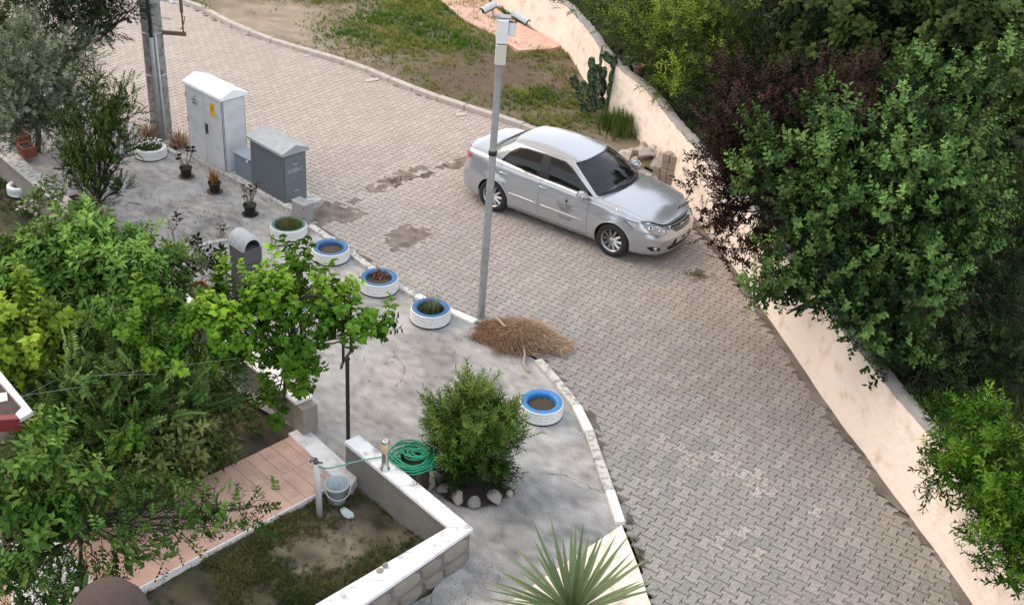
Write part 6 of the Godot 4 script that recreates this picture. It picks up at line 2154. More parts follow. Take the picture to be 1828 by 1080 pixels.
func build_left_plants() -> void:
	rng.seed = 21
	var soft := leaf_mat(0.55, 0.35)
	var shiny := leaf_mat(0.32, 0.3)
	var small := sprigs({"n": 16, "l": 0.045, "w": 0.024, "stem": 0.2, "spread": 0.6, "bend": 0.3})
	var olive := sprigs({"n": 22, "l": 0.065, "w": 0.017, "stem": 0.24, "spread": 0.6, "bend": 0.2, "stem_col": Color(0.9, 0.85, 0.75)})
	var fine := sprigs({"n": 26, "l": 0.05, "w": 0.019, "stem": 0.24, "spread": 0.6, "bend": 0.2})
	var citrus := sprigs({"n": 10, "l": 0.14, "w": 0.06, "stem": 0.18, "spread": 0.72, "bend": 0.6, "fold": 0.16})
	var broad := sprigs({"n": 9, "l": 0.12, "w": 0.06, "stem": 0.2, "spread": 0.75, "bend": 0.6, "fold": 0.12})
	var feather := sprigs({"n": 26, "l": 0.07, "w": 0.024, "stem": 0.3, "spread": 0.75, "bend": 0.5, "flat": true})
	var rose := sprigs({"n": 9, "l": 0.065, "w": 0.036, "stem": 0.2, "spread": 0.8, "bend": 0.4, "flat": true})
	var vine := sprigs({"n": 8, "l": 0.1, "w": 0.11, "stem": 0.2, "spread": 0.85, "bend": 0.7, "lobes": true, "stem_col": Color(0.5, 0.7, 0.3)}, 4)
	M.rose_sprigs = rose; M.small_sprigs = small; M.fine_sprigs = fine; M.vine_sprigs = vine

	plant("dark_leaved_tree", "dark small leaved tree at the top left, behind the olive", "tree", Vector3(-9.79, 0, -22.809), bl([Vector3(-8.669, 2.9, -20.569), Vector3(-8.161, 2.9, -20.594), Vector3(-7.657, 2.9, -20.478), Vector3(-9.292, 2.9, -20.837), Vector3(-8.329, 2.7, -20.416), Vector3(-7.432, 2.9, -20.328), Vector3(-7.88, 2.7, -20.46), Vector3(-8.843, 2.6, -20.374), Vector3(-7.306, 3, -20.477), Vector3(-8.71, 3.1, -21.028), Vector3(-7.98, 3.1, -21.038)], [0.4, 0.4, 0.25, 0.4, 0.35, 0.14, 0.25, 0.35, 0.15, 0.5, 0.4], 1500, Color(0.014, 0.026, 0.009), Color(0.05, 0.065, 0.028)), small, soft, {"trunk": 0.07, "fork": Vector3(-8.987, 1.6, -21.229), "gap": -0.15})
	plant("pale_green_bush", "yellowish green bush in the far top left corner", "bush", Vector3(-11.807, 0, -24.473), bl([Vector3(-10.157, 2.2, -21.515), Vector3(-9.847, 1.9, -21.308), Vector3(-10.18, 1.8, -21.026), Vector3(-10.245, 2.4, -21.936), Vector3(-10.604, 2, -21.335)], [0.5, 0.4, 0.4, 0.45, 0.5], 900, Color(0.06, 0.085, 0.025), Color(0.13, 0.17, 0.05)), small, soft, {"trunk": 0.04})
	plant("olive_tree", "silvery grey green olive tree standing by the garden wall", "tree", Vector3(-9.551, 0, -20.508), bl([Vector3(-8.87, 2.2, -19.513), Vector3(-8.378, 1.9, -19.433), Vector3(-8.879, 1.8, -18.887), Vector3(-8.351, 2.4, -19.812), Vector3(-8.09, 2.1, -19.827), Vector3(-9.136, 2.1, -19.145), Vector3(-8.595, 1.4, -19.026), Vector3(-8.913, 1.4, -18.695), Vector3(-8.979, 2.5, -20.158), Vector3(-9.288, 1.5, -19.037), Vector3(-8.162, 1.6, -19.287), Vector3(-8.574, 1, -19.218), Vector3(-9.362, 1.1, -18.82), Vector3(-8.176, 2.4, -20.172)], [0.45, 0.4, 0.42, 0.32, 0.18, 0.4, 0.35, 0.35, 0.35, 0.35, 0.25, 0.3, 0.3, 0.16], 1900, Color(0.11, 0.14, 0.075), Color(0.38, 0.42, 0.32)), olive, soft, {"trunk": 0.06, "fork": Vector3(-9.052, 0.9, -19.638), "gap": -0.25, "up": 0.3, "tips": 0.35})
	plant("pomegranate_bush", "upright dark green bush with two thin stems, at the garden wall beside the yard", "bush", Vector3(-7.251, 0, -17.514), bl([Vector3(-7.381, 2.4, -18.548), Vector3(-7.349, 2.2, -18.28), Vector3(-7.039, 2, -18.341), Vector3(-7.552, 1.8, -18.226), Vector3(-7.74, 1.5, -17.797), Vector3(-7.089, 1.6, -17.929), Vector3(-6.888, 1.8, -18.491), Vector3(-7.315, 1.2, -17.62), Vector3(-6.965, 1.1, -17.676), Vector3(-7.659, 1.1, -17.434), Vector3(-7.193, 0.8, -17.269), Vector3(-6.842, 0.8, -17.553), Vector3(-6.898, 1.9, -18.765), Vector3(-7.568, 1.3, -17.697), Vector3(-7.155, 1.8, -18.05), Vector3(-6.791, 1.4, -17.973)], [0.1, 0.17, 0.22, 0.24, 0.24, 0.28, 0.15, 0.3, 0.28, 0.24, 0.24, 0.15, 0.1, 0.26, 0.26, 0.15], 1500, Color(0.024, 0.052, 0.01), Color(0.095, 0.145, 0.03), 1.3), fine, soft, {"trunk": 0.035, "fork": Vector3(-7.186, 0.55, -17.352), "up": 0.9, "gap": -0.4, "tips": 0.6, "clump": 0.1})
	plant("citrus_bush", "dense bush of large glossy bright green leaves in front of the yard", "bush", Vector3(-6.316, -0.1, -14.474), bl([Vector3(-6.185, 1.45, -14.303), Vector3(-5.676, 1.35, -14.315), Vector3(-5.141, 1.15, -14.093), Vector3(-6.511, 1.3, -13.942), Vector3(-7.025, 1.1, -14.056), Vector3(-5.872, 1.1, -13.749), Vector3(-5.294, 0.9, -13.861), Vector3(-6.507, 0.9, -13.682), Vector3(-4.871, 0.8, -14.253), Vector3(-7.112, 0.8, -13.76), Vector3(-5.878, 1.5, -14.605), Vector3(-6.474, 1.45, -14.429), Vector3(-4.966, 0.6, -14.015), Vector3(-6.061, 0.7, -13.693), Vector3(-5.447, 1.25, -13.951), Vector3(-6.802, 1, -13.861)], [0.32, 0.32, 0.3, 0.34, 0.34, 0.4, 0.36, 0.36, 0.2, 0.32, 0.2, 0.24, 0.25, 0.35, 0.3, 0.3], 640, Color(0.055, 0.135, 0.02), Color(0.22, 0.37, 0.07)), citrus, shiny, {"trunk": 0.05, "gap": -0.4, "tips": 0.7, "many": 1.35})
	plant("young_shoot", "light green leafy shoot rising beside the garden wall slabs", "shoot", Vector3(-7.767, -0.1, -16.955), bl([Vector3(-7.184, 1.3, -15.814), Vector3(-6.994, 1.2, -15.852), Vector3(-6.797, 1.1, -15.831), Vector3(-7.297, 1.1, -15.805)], [0.14, 0.16, 0.14, 0.14], 560, Color(0.09, 0.15, 0.04), Color(0.22, 0.29, 0.1)), citrus, shiny, {"trunk": 0.012})
	plant("dark_shrub", "thin dark shrub with bare twigs in front of the block letterbox", "shrub", Vector3(-5.278, 0, -15.641), bl([Vector3(-5.437, 0.75, -15.735), Vector3(-5.056, 0.55, -15.645), Vector3(-4.772, 0.45, -15.651), Vector3(-4.67, 0.6, -15.949), Vector3(-5.355, 0.5, -15.653), Vector3(-4.906, 0.35, -15.591), Vector3(-5.121, 0.35, -15.504), Vector3(-4.636, 0.5, -15.618), Vector3(-5.492, 0.85, -16.013)], [0.12, 0.17, 0.14, 0.09, 0.16, 0.17, 0.17, 0.08, 0.06], 560, Color(0.03, 0.04, 0.022), Color(0.09, 0.115, 0.05)), broad, shiny, {"trunk": 0.012, "gap": 0.0})
	# grape vines, one on the gate arch, one on the wires to its left
	var va := plant("grape_vine", "bright yellow green grape vine draped over the iron gate arch", "vine", Vector3(-3.01, -0.1, -12.649), bl([Vector3(-2.866, 2.1, -13.054), Vector3(-2.665, 2.05, -12.772), Vector3(-2.364, 2, -12.307), Vector3(-2.063, 1.95, -12.068), Vector3(-1.747, 1.9, -12.154), Vector3(-1.545, 1.9, -12.223), Vector3(-2.435, 1.9, -11.989), Vector3(-2.821, 1.9, -12), Vector3(-3.256, 2, -11.947), Vector3(-3.593, 2, -12.126), Vector3(-3.059, 1.8, -11.799), Vector3(-3.554, 1.8, -11.923), Vector3(-2.722, 1.4, -11.946), Vector3(-2.761, 1, -11.896), Vector3(-2.884, 0.7, -11.747), Vector3(-2.589, 1.6, -12.02), Vector3(-2.639, 2, -12.335), Vector3(-2.115, 1.7, -12.154), Vector3(-3.766, 2, -12.169), Vector3(-2.997, 2, -12.352)], [0.12, 0.2, 0.22, 0.2, 0.12, 0.06, 0.24, 0.26, 0.24, 0.18, 0.28, 0.24, 0.19, 0.19, 0.18, 0.2, 0.1, 0.16, 0.1, 0.2], 560, Color(0.055, 0.135, 0.01), Color(0.2, 0.36, 0.03)), vine, soft, {"trunk": 0.028, "fork": Vector3(-2.811, 1.3, -12.084), "gap": -0.3, "tips": 0.7, "up": 0.6, "crown_name": "foliage"})
	plant("grape_vine", "yellow green grape vine spread over the wires left of the gate arch", "vine", Vector3(-4.353, -0.1, -12.518), bl([Vector3(-4.594, 1.9, -11.553), Vector3(-4.167, 1.9, -11.487), Vector3(-3.928, 1.9, -11.841), Vector3(-3.773, 1.7, -11.476), Vector3(-3.472, 1.6, -11.606), Vector3(-4.116, 1.5, -11.422), Vector3(-4.849, 1.9, -12.013), Vector3(-4.517, 1.9, -11.955), Vector3(-4.053, 1.7, -11.499), Vector3(-4.091, 1.1, -10.66), Vector3(-3.403, 1.7, -11.907), Vector3(-3.271, 1.4, -11.871), Vector3(-3.742, 1.2, -11.604)], [0.24, 0.26, 0.22, 0.26, 0.24, 0.14, 0.16, 0.2, 0.26, 0.2, 0.18, 0.18, 0.2], 520, Color(0.055, 0.13, 0.01), Color(0.2, 0.34, 0.03)), vine, soft, {"trunk": 0.025, "fork": Vector3(-4.059, 1.1, -11.83), "gap": -0.25, "tips": 0.7})
	plant("grape_vine", "mass of yellow green vine leaves at the left edge above the red roof corner", "vine", Vector3(-6.527, -0.1, -12.371), bl([Vector3(-5.839, 2, -11.28), Vector3(-5.582, 1.9, -11.165), Vector3(-6.039, 2, -11.635), Vector3(-5.744, 1.7, -10.966), Vector3(-5.496, 1.9, -11.425), Vector3(-6.065, 2, -11.063), Vector3(-5.587, 1.5, -11.164), Vector3(-5.928, 1.3, -10.937), Vector3(-5.688, 1.2, -11.051)], [0.3, 0.3, 0.24, 0.3, 0.18, 0.35, 0.26, 0.3, 0.22], 620, Color(0.06, 0.12, 0.01), Color(0.24, 0.35, 0.03)), vine, soft, {"trunk": 0.025, "gap": -0.25, "tips": 0.7})
	plant("feathery_shrub", "muted green feathery shrub in the middle of the left garden", "shrub", Vector3(-5.164, -0.1, -11.739), bl([Vector3(-5.244, 1.5, -11.515), Vector3(-4.829, 1.5, -11.509), Vector3(-4.828, 1.3, -11.139), Vector3(-5.228, 1.2, -10.995), Vector3(-4.424, 1.3, -11.251), Vector3(-4.478, 1, -10.798), Vector3(-4.901, 0.8, -10.788), Vector3(-4.09, 1, -11.185), Vector3(-5.419, 1.3, -11.358), Vector3(-4.488, 1.4, -11.706), Vector3(-5.383, 0.9, -10.762), Vector3(-4.026, 1.1, -11.467), Vector3(-5.185, 0.6, -10.845)], [0.32, 0.32, 0.38, 0.36, 0.3, 0.36, 0.34, 0.28, 0.28, 0.24, 0.34, 0.22, 0.32], 1100, Color(0.065, 0.135, 0.03), Color(0.19, 0.3, 0.075)), feather, soft, {"trunk": 0.03, "gap": -0.35, "tips": 0.4, "many": 1.3})
	plant("brown_tinged_shrub", "olive brown twiggy shrub between the feathery shrub and the red path", "shrub", Vector3(-4.221, -0.1, -11.057), bl([Vector3(-3.523, 0.2, -12.033), Vector3(-3.568, 0.15, -11.615), Vector3(-3.898, 0.35, -11.551), Vector3(-4.803, 0.5, -10.692), Vector3(-5.237, 0.6, -10.623), Vector3(-5.152, 0.7, -11.167), Vector3(-4.379, 0.5, -11.071), Vector3(-4.599, 1.15, -11.322), Vector3(-4.669, 1, -11.17), Vector3(-4.068, 0.6, -10.763), Vector3(-4.249, 0.6, -10.477), Vector3(-3.811, 0.5, -11.028), Vector3(-4.456, 0.6, -10.298), Vector3(-4.084, 0.7, -11.073), Vector3(-3.617, 0.3, -11.026), Vector3(-4.265, 0.4, -10.254)], [0.16, 0.18, 0.24, 0.32, 0.3, 0.34, 0.3, 0.2, 0.22, 0.28, 0.28, 0.2, 0.26, 0.24, 0.15, 0.2], 900, Color(0.085, 0.12, 0.035), Color(0.22, 0.24, 0.08)), broad, soft, {"trunk": 0.02, "gap": -0.3})
	plant("broad_leaved_shrub", "shrub of broad grey green leaves beside the dark corner of the garden wall", "shrub", Vector3(-3.847, -0.1, -12.203), bl([Vector3(-3.625, 0.8, -12.004), Vector3(-3.749, 0.7, -11.843), Vector3(-3.87, 0.6, -11.519), Vector3(-3.974, 0.5, -11.232), Vector3(-3.541, 0.95, -12.053), Vector3(-3.95, 0.75, -11.723), Vector3(-4.144, 0.6, -11.484)], [0.2, 0.2, 0.22, 0.2, 0.12, 0.18, 0.2], 560, Color(0.06, 0.115, 0.034), Color(0.16, 0.25, 0.085)), broad, shiny, {"trunk": 0.015, "gap": -0.15})
	plant("leafy_tree", "leafy mid green tree at the lower left edge, below the red roof corner", "tree", Vector3(-5.314, -0.1, -9.545), bl([Vector3(-4.833, 1.9, -8.824), Vector3(-4.664, 1.9, -8.996), Vector3(-4.879, 1.6, -8.656), Vector3(-4.592, 1.6, -8.817), Vector3(-4.384, 1.4, -8.769), Vector3(-4.83, 1.2, -8.689), Vector3(-4.735, 1, -8.665), Vector3(-5.051, 1.8, -8.701), Vector3(-4.495, 1.3, -9.223), Vector3(-4.936, 1, -8.52), Vector3(-4.536, 1.1, -8.788)], [0.32, 0.26, 0.32, 0.3, 0.24, 0.26, 0.22, 0.35, 0.18, 0.25, 0.22], 700, Color(0.05, 0.12, 0.018), Color(0.2, 0.33, 0.06)), broad, soft, {"trunk": 0.03, "gap": -0.2, "tips": 0.6})
	plant("slender_tree", "slender dark stemmed young tree whose branches reach over the red path", "tree", Vector3(-4.576, -0.1, -9.163), bl([Vector3(-4.254, 1.3, -9.388), Vector3(-3.823, 1.2, -9.235), Vector3(-3.444, 1.1, -9.037), Vector3(-3.203, 1.1, -9.24), Vector3(-2.903, 1, -9.341), Vector3(-2.712, 1, -9.564), Vector3(-2.523, 1, -9.631), Vector3(-3.855, 0.9, -8.867), Vector3(-4.06, 0.8, -8.659), Vector3(-4.319, 0.9, -8.369), Vector3(-3.554, 0.7, -8.984), Vector3(-4.591, 1, -8.161), Vector3(-4.775, 1, -8.066), Vector3(-3.424, 1.1, -9.487), Vector3(-4.106, 0.8, -8.218), Vector3(-3.677, 1, -8.992), Vector3(-4.381, 0.9, -8.016), Vector3(-4.03, 1.1, -9.016), Vector3(-3.7, 1.15, -9.307), Vector3(-3.28, 1, -9.166), Vector3(-3.062, 1.05, -9.494), Vector3(-4.007, 1, -8.913), Vector3(-2.785, 0.9, -9.331), Vector3(-3.597, 1.2, -9.583)], [0.2, 0.18, 0.2, 0.16, 0.16, 0.12, 0.07, 0.2, 0.22, 0.26, 0.14, 0.26, 0.28, 0.12, 0.25, 0.16, 0.26, 0.18, 0.14, 0.14, 0.13, 0.2, 0.1, 0.1], 950, Color(0.045, 0.1, 0.02), Color(0.15, 0.26, 0.05)), rose, soft, {"trunk": 0.022, "fork": Vector3(-4.305, 1.2, -8.96), "bark": M.iron, "gap": -0.3, "tips": 0.4, "up": 0.3, "per": 7.0, "clump": 0.12})

	# objects among the plants
	var t := thing("porch_roof", Vector3.ZERO)
	tag(t, "corner of a flat porch roof with dark red fascia and a whitish sheen painted on its rim, at the left edge", "roof")
	var c: Array = [Vector2(-4.811, -9.317), Vector2(-4.894, -9.182), Vector2(-5.48, -9.043), Vector2(-6.387, -11.029), Vector2(-5.53, -10.082)]
	var st := F()
	prism(st, c, 2.16, 2.26, 0.0, true)
	obj("fascia", st, M.red_metal, t)
	st = F()
	var inn: Array = [Vector2(-4.955, -9.386), Vector2(-4.971, -9.258), Vector2(-5.463, -9.129), Vector2(-6.223, -10.808), Vector2(-5.483, -9.917)]
	prism(st, inn, 2.2, 2.27)
	obj("roofing", st, M.brown_felt, t)
	var names := ["near_edge", "near_edge", "far_edge", "far_edge", "sheen_edge"]
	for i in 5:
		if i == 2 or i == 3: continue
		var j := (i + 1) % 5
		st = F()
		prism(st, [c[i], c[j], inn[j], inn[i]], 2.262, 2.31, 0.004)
		obj(["red_edge", "red_edge", "", "", "sheen_edge"][i], st, M.roof_sheen if i == 4 or i == 0 else M.red_metal, t)  # edges are red metal; the whitish ones have their sheen painted in
	st = F()
	prism(st, [Vector2(-5.293, -9.611), Vector2(-5.223, -9.64), Vector2(-5.156, -9.508), Vector2(-5.233, -9.468)], 2.272, 2.285)
	obj("roof_tile", st, M.cream, t)
	st = S()
	tube(st, [Vector3(-6.467, 0, -10.572), Vector3(-6.467, 0, -10.572) + Vector3(0, 2.2, 0)], 0.06, 8)
	obj("post", st, M.iron, t)
	t = thing("brown_roof_peak", Vector3(-3.475, 1.9, -7.423) * Vector3(1, 0, 1))
	tag(t, "brown domed top of a small garden shelter at the bottom left edge", "roof")
	st = F()
	st = S()
	lathe(st, [Vector2(0.38, 1.4), Vector2(0.375, 1.47), Vector2(0.33, 1.63), Vector2(0.24, 1.76), Vector2(0.13, 1.84), Vector2(0.03, 1.87), Vector2(0.0, 1.87)], 20)
	obj("roof_cover", st, M.brown_felt, t)
	st = S()
	tube(st, [Vector3(0, -0.1, 0), Vector3(0, 1.85, 0)], 0.05, 8)
	obj("post", st, M.iron, t)
	t = thing("dark_gate", Vector3(-5.43, -0.1, -9.265), -0.25)
	tag(t, "black garden gate panel with thin white bars at the lower left edge", "gate")
	st = F()
	box(st, Vector3(-0.14, 0.32, 0), Vector3(0.26, 0.6, 0.03), 0.004)
	obj("panel", st, M.black, t)
	for k in 2:
		st = F()
		box(st, Vector3(0.01 - 0.29 * k, 0.32, 0.0), Vector3(0.025, 0.62, 0.035), 0.004)
		obj("bar", st, M.white_plastic, t)
	st = F()
	box(st, Vector3(0.14, 0.2, -0.02), Vector3(0.2, 0.5, 0.1), 0.006)
	obj("gate_post", st, M.wall_grey, t)
	# wires over the left garden
	t = thing("trellis_wires", Vector3.ZERO)
	tag(t, "thin wires stretched across the left garden to carry the vines", "wires")
	st = S()
	for w in [[Vector3(-5.65, 1.7, -9.984), Vector3(-5.149, 1.7, -10.79), Vector3(-4.098, 1.7, -10.976)], [Vector3(-5.699, 1.75, -10.118), Vector3(-5.294, 1.75, -10.353), Vector3(-4.8, 1.75, -10.561)], [Vector3(-5.097, 1.72, -10.745), Vector3(-4.591, 1.72, -10.881), Vector3(-3.274, 1.72, -11.391)]]: tube(st, w, 0.0025, 4)
	obj("wire", st, M.galv, t)
	for p in [Vector3(-5.714, -0.1, -11.672), Vector3(-4.524, -0.1, -11.937)]:
		st = S()
		tube(st, [p, p + Vector3(0, 1.85, 0)], 0.018, 6)
		obj("stake", st, M.iron, t)
	# small things along the wall
	t = thing("tyre_planter", Vector3(-9.175, -0.1, -18.814))
	tag(t, "small white painted tyre planter on the shady lawn at the left edge", "planter")
	tyre(t, 0.24, 0.18, 0.1, M.tyre_white, M.tyre_white, M.dark_dirt)
	st = F()
	for k in 26:
		var p := Vector3(rf(-0.17, 0.17), rf(0.05, 0.22), rf(-0.14, 0.14))
		var q := Basis(Vector3(rf(-1, 1), 0.2, rf(-1, 1)).normalized(), rf(0, 0.7))
		for m in 6: tri(st, p, p + q * Vector3(cos(TAU * m / 6.0) * 0.03, 0.005, sin(TAU * m / 6.0) * 0.03), p + q * Vector3(cos(TAU * m / 6.0 + 1.0) * 0.03, 0.005, sin(TAU * m / 6.0 + 1.0) * 0.03))
	t = thing("white_flowers", Vector3(-8.708, -0.1, -18.037))
	tag(t, "clump of white flowers on the shady lawn below the white tyre", "flowers")
	obj("blossoms", st, mat(Color(0.5, 0.5, 0.46), 0.7), t)
	st = F()
	for k in 40: tuft(st, Vector3(rf(-0.15, 0.15), 0, rf(-0.15, 0.15)), 4, 0.15, 0.012, 0.9, Color(0.04, 0.07, 0.025), Color(0.1, 0.14, 0.05))
	obj("leaves", st, M.leafy, t)
	var boxes := [[Vector3(-9.82, 0.1, -20.501), 0.42, 0.25, "red planter box behind the olive trunk, nearest the left edge"], [Vector3(-9.533, 0.1, -20.062), 0.35, 0.2, "low red planter under the olive tree, beside the garden wall"], [Vector3(-7.81, 0.1, -18.01), 0.5, 0.16, "narrow terracotta planter box along the garden wall, left of the dark bush"], [Vector3(-7.255, 0.05, -17.544), 0.3, 0.22, "terracotta planter holding the upright dark bush"], [Vector3(-4.752, 0.25, -14.933), 0.34, 0.3, "terracotta planter glimpsed between the citrus bush and the grape vine"]]
	for b in boxes:
		t = thing("terracotta_planter", b[0], -0.78)
		tag(t, b[3], "planter", "terracotta planters along the garden wall")
		st = F()
		var w: float = b[1]
		var h: float = b[2]
		for s in [-1.0, 1.0]:
			box(st, Vector3(0, h * 0.5, s * 0.11), Vector3(w, h, 0.025), 0.004)
			box(st, Vector3(s * (w * 0.5 - 0.0125), h * 0.5, 0), Vector3(0.025, h - 0.004, 0.194), 0.004)
		obj("box_sides", st, M.terracotta, t)
		st = F()
		box(st, Vector3(0, h * 0.45, 0), Vector3(w - 0.05, h * 0.8, 0.19))
		obj("soil", st, M.dark_dirt, t)


func build_right_plants() -> void:
	M.spare = []
	rng.seed = 33
	var soft := leaf_mat(0.55, 0.3)
	var shiny := leaf_mat(0.4, 0.28)
	var small: Array = M.small_sprigs
	var maple := sprigs({"n": 12, "l": 0.08, "w": 0.055, "stem": 0.24, "spread": 0.7, "bend": 0.5}, 4)
	var plum := sprigs({"n": 15, "l": 0.06, "w": 0.032, "stem": 0.24, "spread": 0.65, "bend": 0.3, "stem_col": Color(0.8, 0.6, 0.5)}, 4)
	var willow := sprigs({"n": 16, "l": 0.11, "w": 0.024, "stem": 0.3, "spread": 0.6, "bend": 0.5}, 3)
	var fig := sprigs({"n": 7, "l": 0.16, "w": 0.16, "stem": 0.22, "spread": 0.85, "bend": 0.5, "lobes": true}, 3)
	var laurel := sprigs({"n": 13, "l": 0.085, "w": 0.03, "stem": 0.2, "spread": 0.7, "bend": 0.4}, 3)

	plant("fig_tree", "large dark fig like tree filling the top right corner", "tree", Vector3(8.7, 1.2, -22.274), bl([Vector3(5.36, 3.6, -20.675), Vector3(6.189, 3.8, -20.074), Vector3(7.206, 4, -20.005), Vector3(8.266, 4, -19.947), Vector3(6.098, 3.1, -19.852), Vector3(5.07, 3, -20.67), Vector3(6.75, 3.4, -19.579), Vector3(7.599, 3.6, -17.339), Vector3(7.494, 3.8, -18.868), Vector3(5.695, 4, -21.714), Vector3(7.247, 4.2, -21.796), Vector3(8.96, 4.2, -21.883), Vector3(8.509, 3.8, -18.817)], [0.75, 0.75, 0.8, 0.8, 0.6, 0.6, 0.6, 0.6, 0.7, 0.8, 0.8, 0.9, 0.7], 280, Color(0.016, 0.03, 0.009), Color(0.085, 0.13, 0.03)), fig, soft, {"trunk": 0.1, "fork": Vector3(8.171, 2.2, -21.735), "gap": -0.3, "tips": 0.5, "many": 1.9, "clump": 0.22})
	plant("dark_bush", "dark green bush with a few rusty shoots behind the purple plum tree", "bush", Vector3(5.244, 1.2, -22.189), bl([Vector3(4.665, 2.8, -22.529), Vector3(4.317, 2.2, -22.512), Vector3(5.059, 2.4, -21.135), Vector3(5.002, 3, -23.461), Vector3(4.094, 2.3, -23.584), Vector3(4.523, 2, -22.129)], [0.7, 0.6, 0.6, 0.7, 0.5, 0.5], 1100, Color(0.02, 0.032, 0.01), Color(0.07, 0.08, 0.03)), small, soft, {"trunk": 0.05, "gap": -0.3, "clump": 0.2})
	plant("light_green_bush", "feathery light green bush growing over the far end of the street wall", "bush", Vector3(2.724, 1.1, -27.619), bl([Vector3(1.565, 2, -26.465), Vector3(2.148, 2.1, -25.323), Vector3(2.677, 2.2, -24.124), Vector3(2.588, 1.8, -23.821), Vector3(3.303, 2.4, -23.455), Vector3(2.987, 1.6, -23.244), Vector3(2.398, 1.6, -25.342), Vector3(3.6, 2, -22.93), Vector3(3.881, 2.8, -23.452), Vector3(2.861, 2.6, -24.875), Vector3(1.885, 1.5, -26.574), Vector3(3.111, 1.4, -22.325), Vector3(1.019, 1.7, -27.726)], [0.4, 0.5, 0.5, 0.42, 0.6, 0.4, 0.32, 0.5, 0.6, 0.6, 0.25, 0.3, 0.3], 850, Color(0.06, 0.09, 0.015), Color(0.27, 0.36, 0.05)), willow, soft, {"trunk": 0.04, "gap": -0.25, "tips": 0.7, "clump": 0.16})
	plant("weedy_bush", "low tangled green growth at the foot of the light green bush, behind the wall", "bush", Vector3(3.149, 1, -22.115), bl([Vector3(2.901, 1.3, -22.385), Vector3(3.218, 1.2, -21.931), Vector3(3.41, 1.5, -22.605), Vector3(3.587, 1.4, -21.955)], [0.28, 0.22, 0.35, 0.3], 520, Color(0.028, 0.05, 0.015), Color(0.09, 0.12, 0.035)), willow, soft, {"trunk": 0.02, "gap": -0.2})
	plant("purple_plum_tree", "purple leaved plum tree leaning over the wall in front of the car", "tree", Vector3(4.59, 1, -18.012), bl([Vector3(2.94, 3.1, -17.068), Vector3(3.288, 3.4, -17.083), Vector3(3.249, 2.9, -16.48), Vector3(3.095, 2.5, -16.833), Vector3(3.585, 3.2, -16.487), Vector3(3.9, 3.1, -15.714), Vector3(3.503, 2.5, -15.963), Vector3(3.885, 2.5, -15.444), Vector3(3.437, 2, -16.106), Vector3(3.484, 1.9, -15.099), Vector3(4.018, 3.6, -16.474), Vector3(4.439, 3.4, -15.841), Vector3(4.963, 3.6, -15.461), Vector3(4.136, 2.8, -15.333), Vector3(3.244, 2.2, -16.564), Vector3(3.81, 2.1, -15.037), Vector3(5.164, 3.6, -17.07), Vector3(4.658, 3.2, -15.131), Vector3(4.292, 3.8, -16.354), Vector3(3.254, 2.3, -15.946), Vector3(3.399, 2.1, -15.33), Vector3(3.576, 1.9, -14.767), Vector3(3.178, 2, -15.772)], [0.3, 0.42, 0.45, 0.28, 0.5, 0.5, 0.42, 0.5, 0.24, 0.2, 0.5, 0.5, 0.45, 0.5, 0.2, 0.26, 0.4, 0.5, 0.4, 0.28, 0.28, 0.22, 0.18], 1100, Color(0.026, 0.015, 0.011), Color(0.082, 0.045, 0.034)), plum, soft, {"trunk": 0.07, "fork": Vector3(4.281, 1.7, -17.496), "gap": -0.25, "tips": 0.4, "clump": 0.13})
	var over := []
	crown(bl([Vector3(2.676, 2.3, -16.772), Vector3(2.755, 2.1, -16.381), Vector3(2.896, 1.9, -16.021), Vector3(2.962, 1.8, -15.475), Vector3(3.087, 1.7, -15.323), Vector3(2.863, 1.7, -15.431), Vector3(3.253, 1.8, -15.431), Vector3(3.402, 1.6, -15.03), Vector3(3.184, 1.9, -15.687), Vector3(2.715, 2.2, -16.574)], [0.1, 0.1, 0.1, 0.12, 0.12, 0.07, 0.14, 0.12, 0.14, 0.08], 900, Color(0.026, 0.015, 0.011), Color(0.082, 0.045, 0.034)), over, M.spare, {"clump": 0.09, "per": 6.0, "gap": -0.5})
	var plum_root: Node3D = get_node("purple_plum_tree")
	var tints := []
	for k in over.size():
		over[k].origin -= plum_root.position
		tints.append(M.spare[k])
	foliage(plum_root, "foliage", plum, soft, over, tints, true)
	var tw := S()
	for q in [Vector3(2.737, 2.2, -16.789), Vector3(2.918, 1.8, -15.84), Vector3(3.055, 1.7, -15.407), Vector3(3.389, 1.6, -15.063)]: limb(tw, Vector3(4.281, 1.7, -17.496) - plum_root.position, q - plum_root.position, 0.025, 0.005, 0.1, 5)
	obj("branches", tw, M.bark, plum_root)
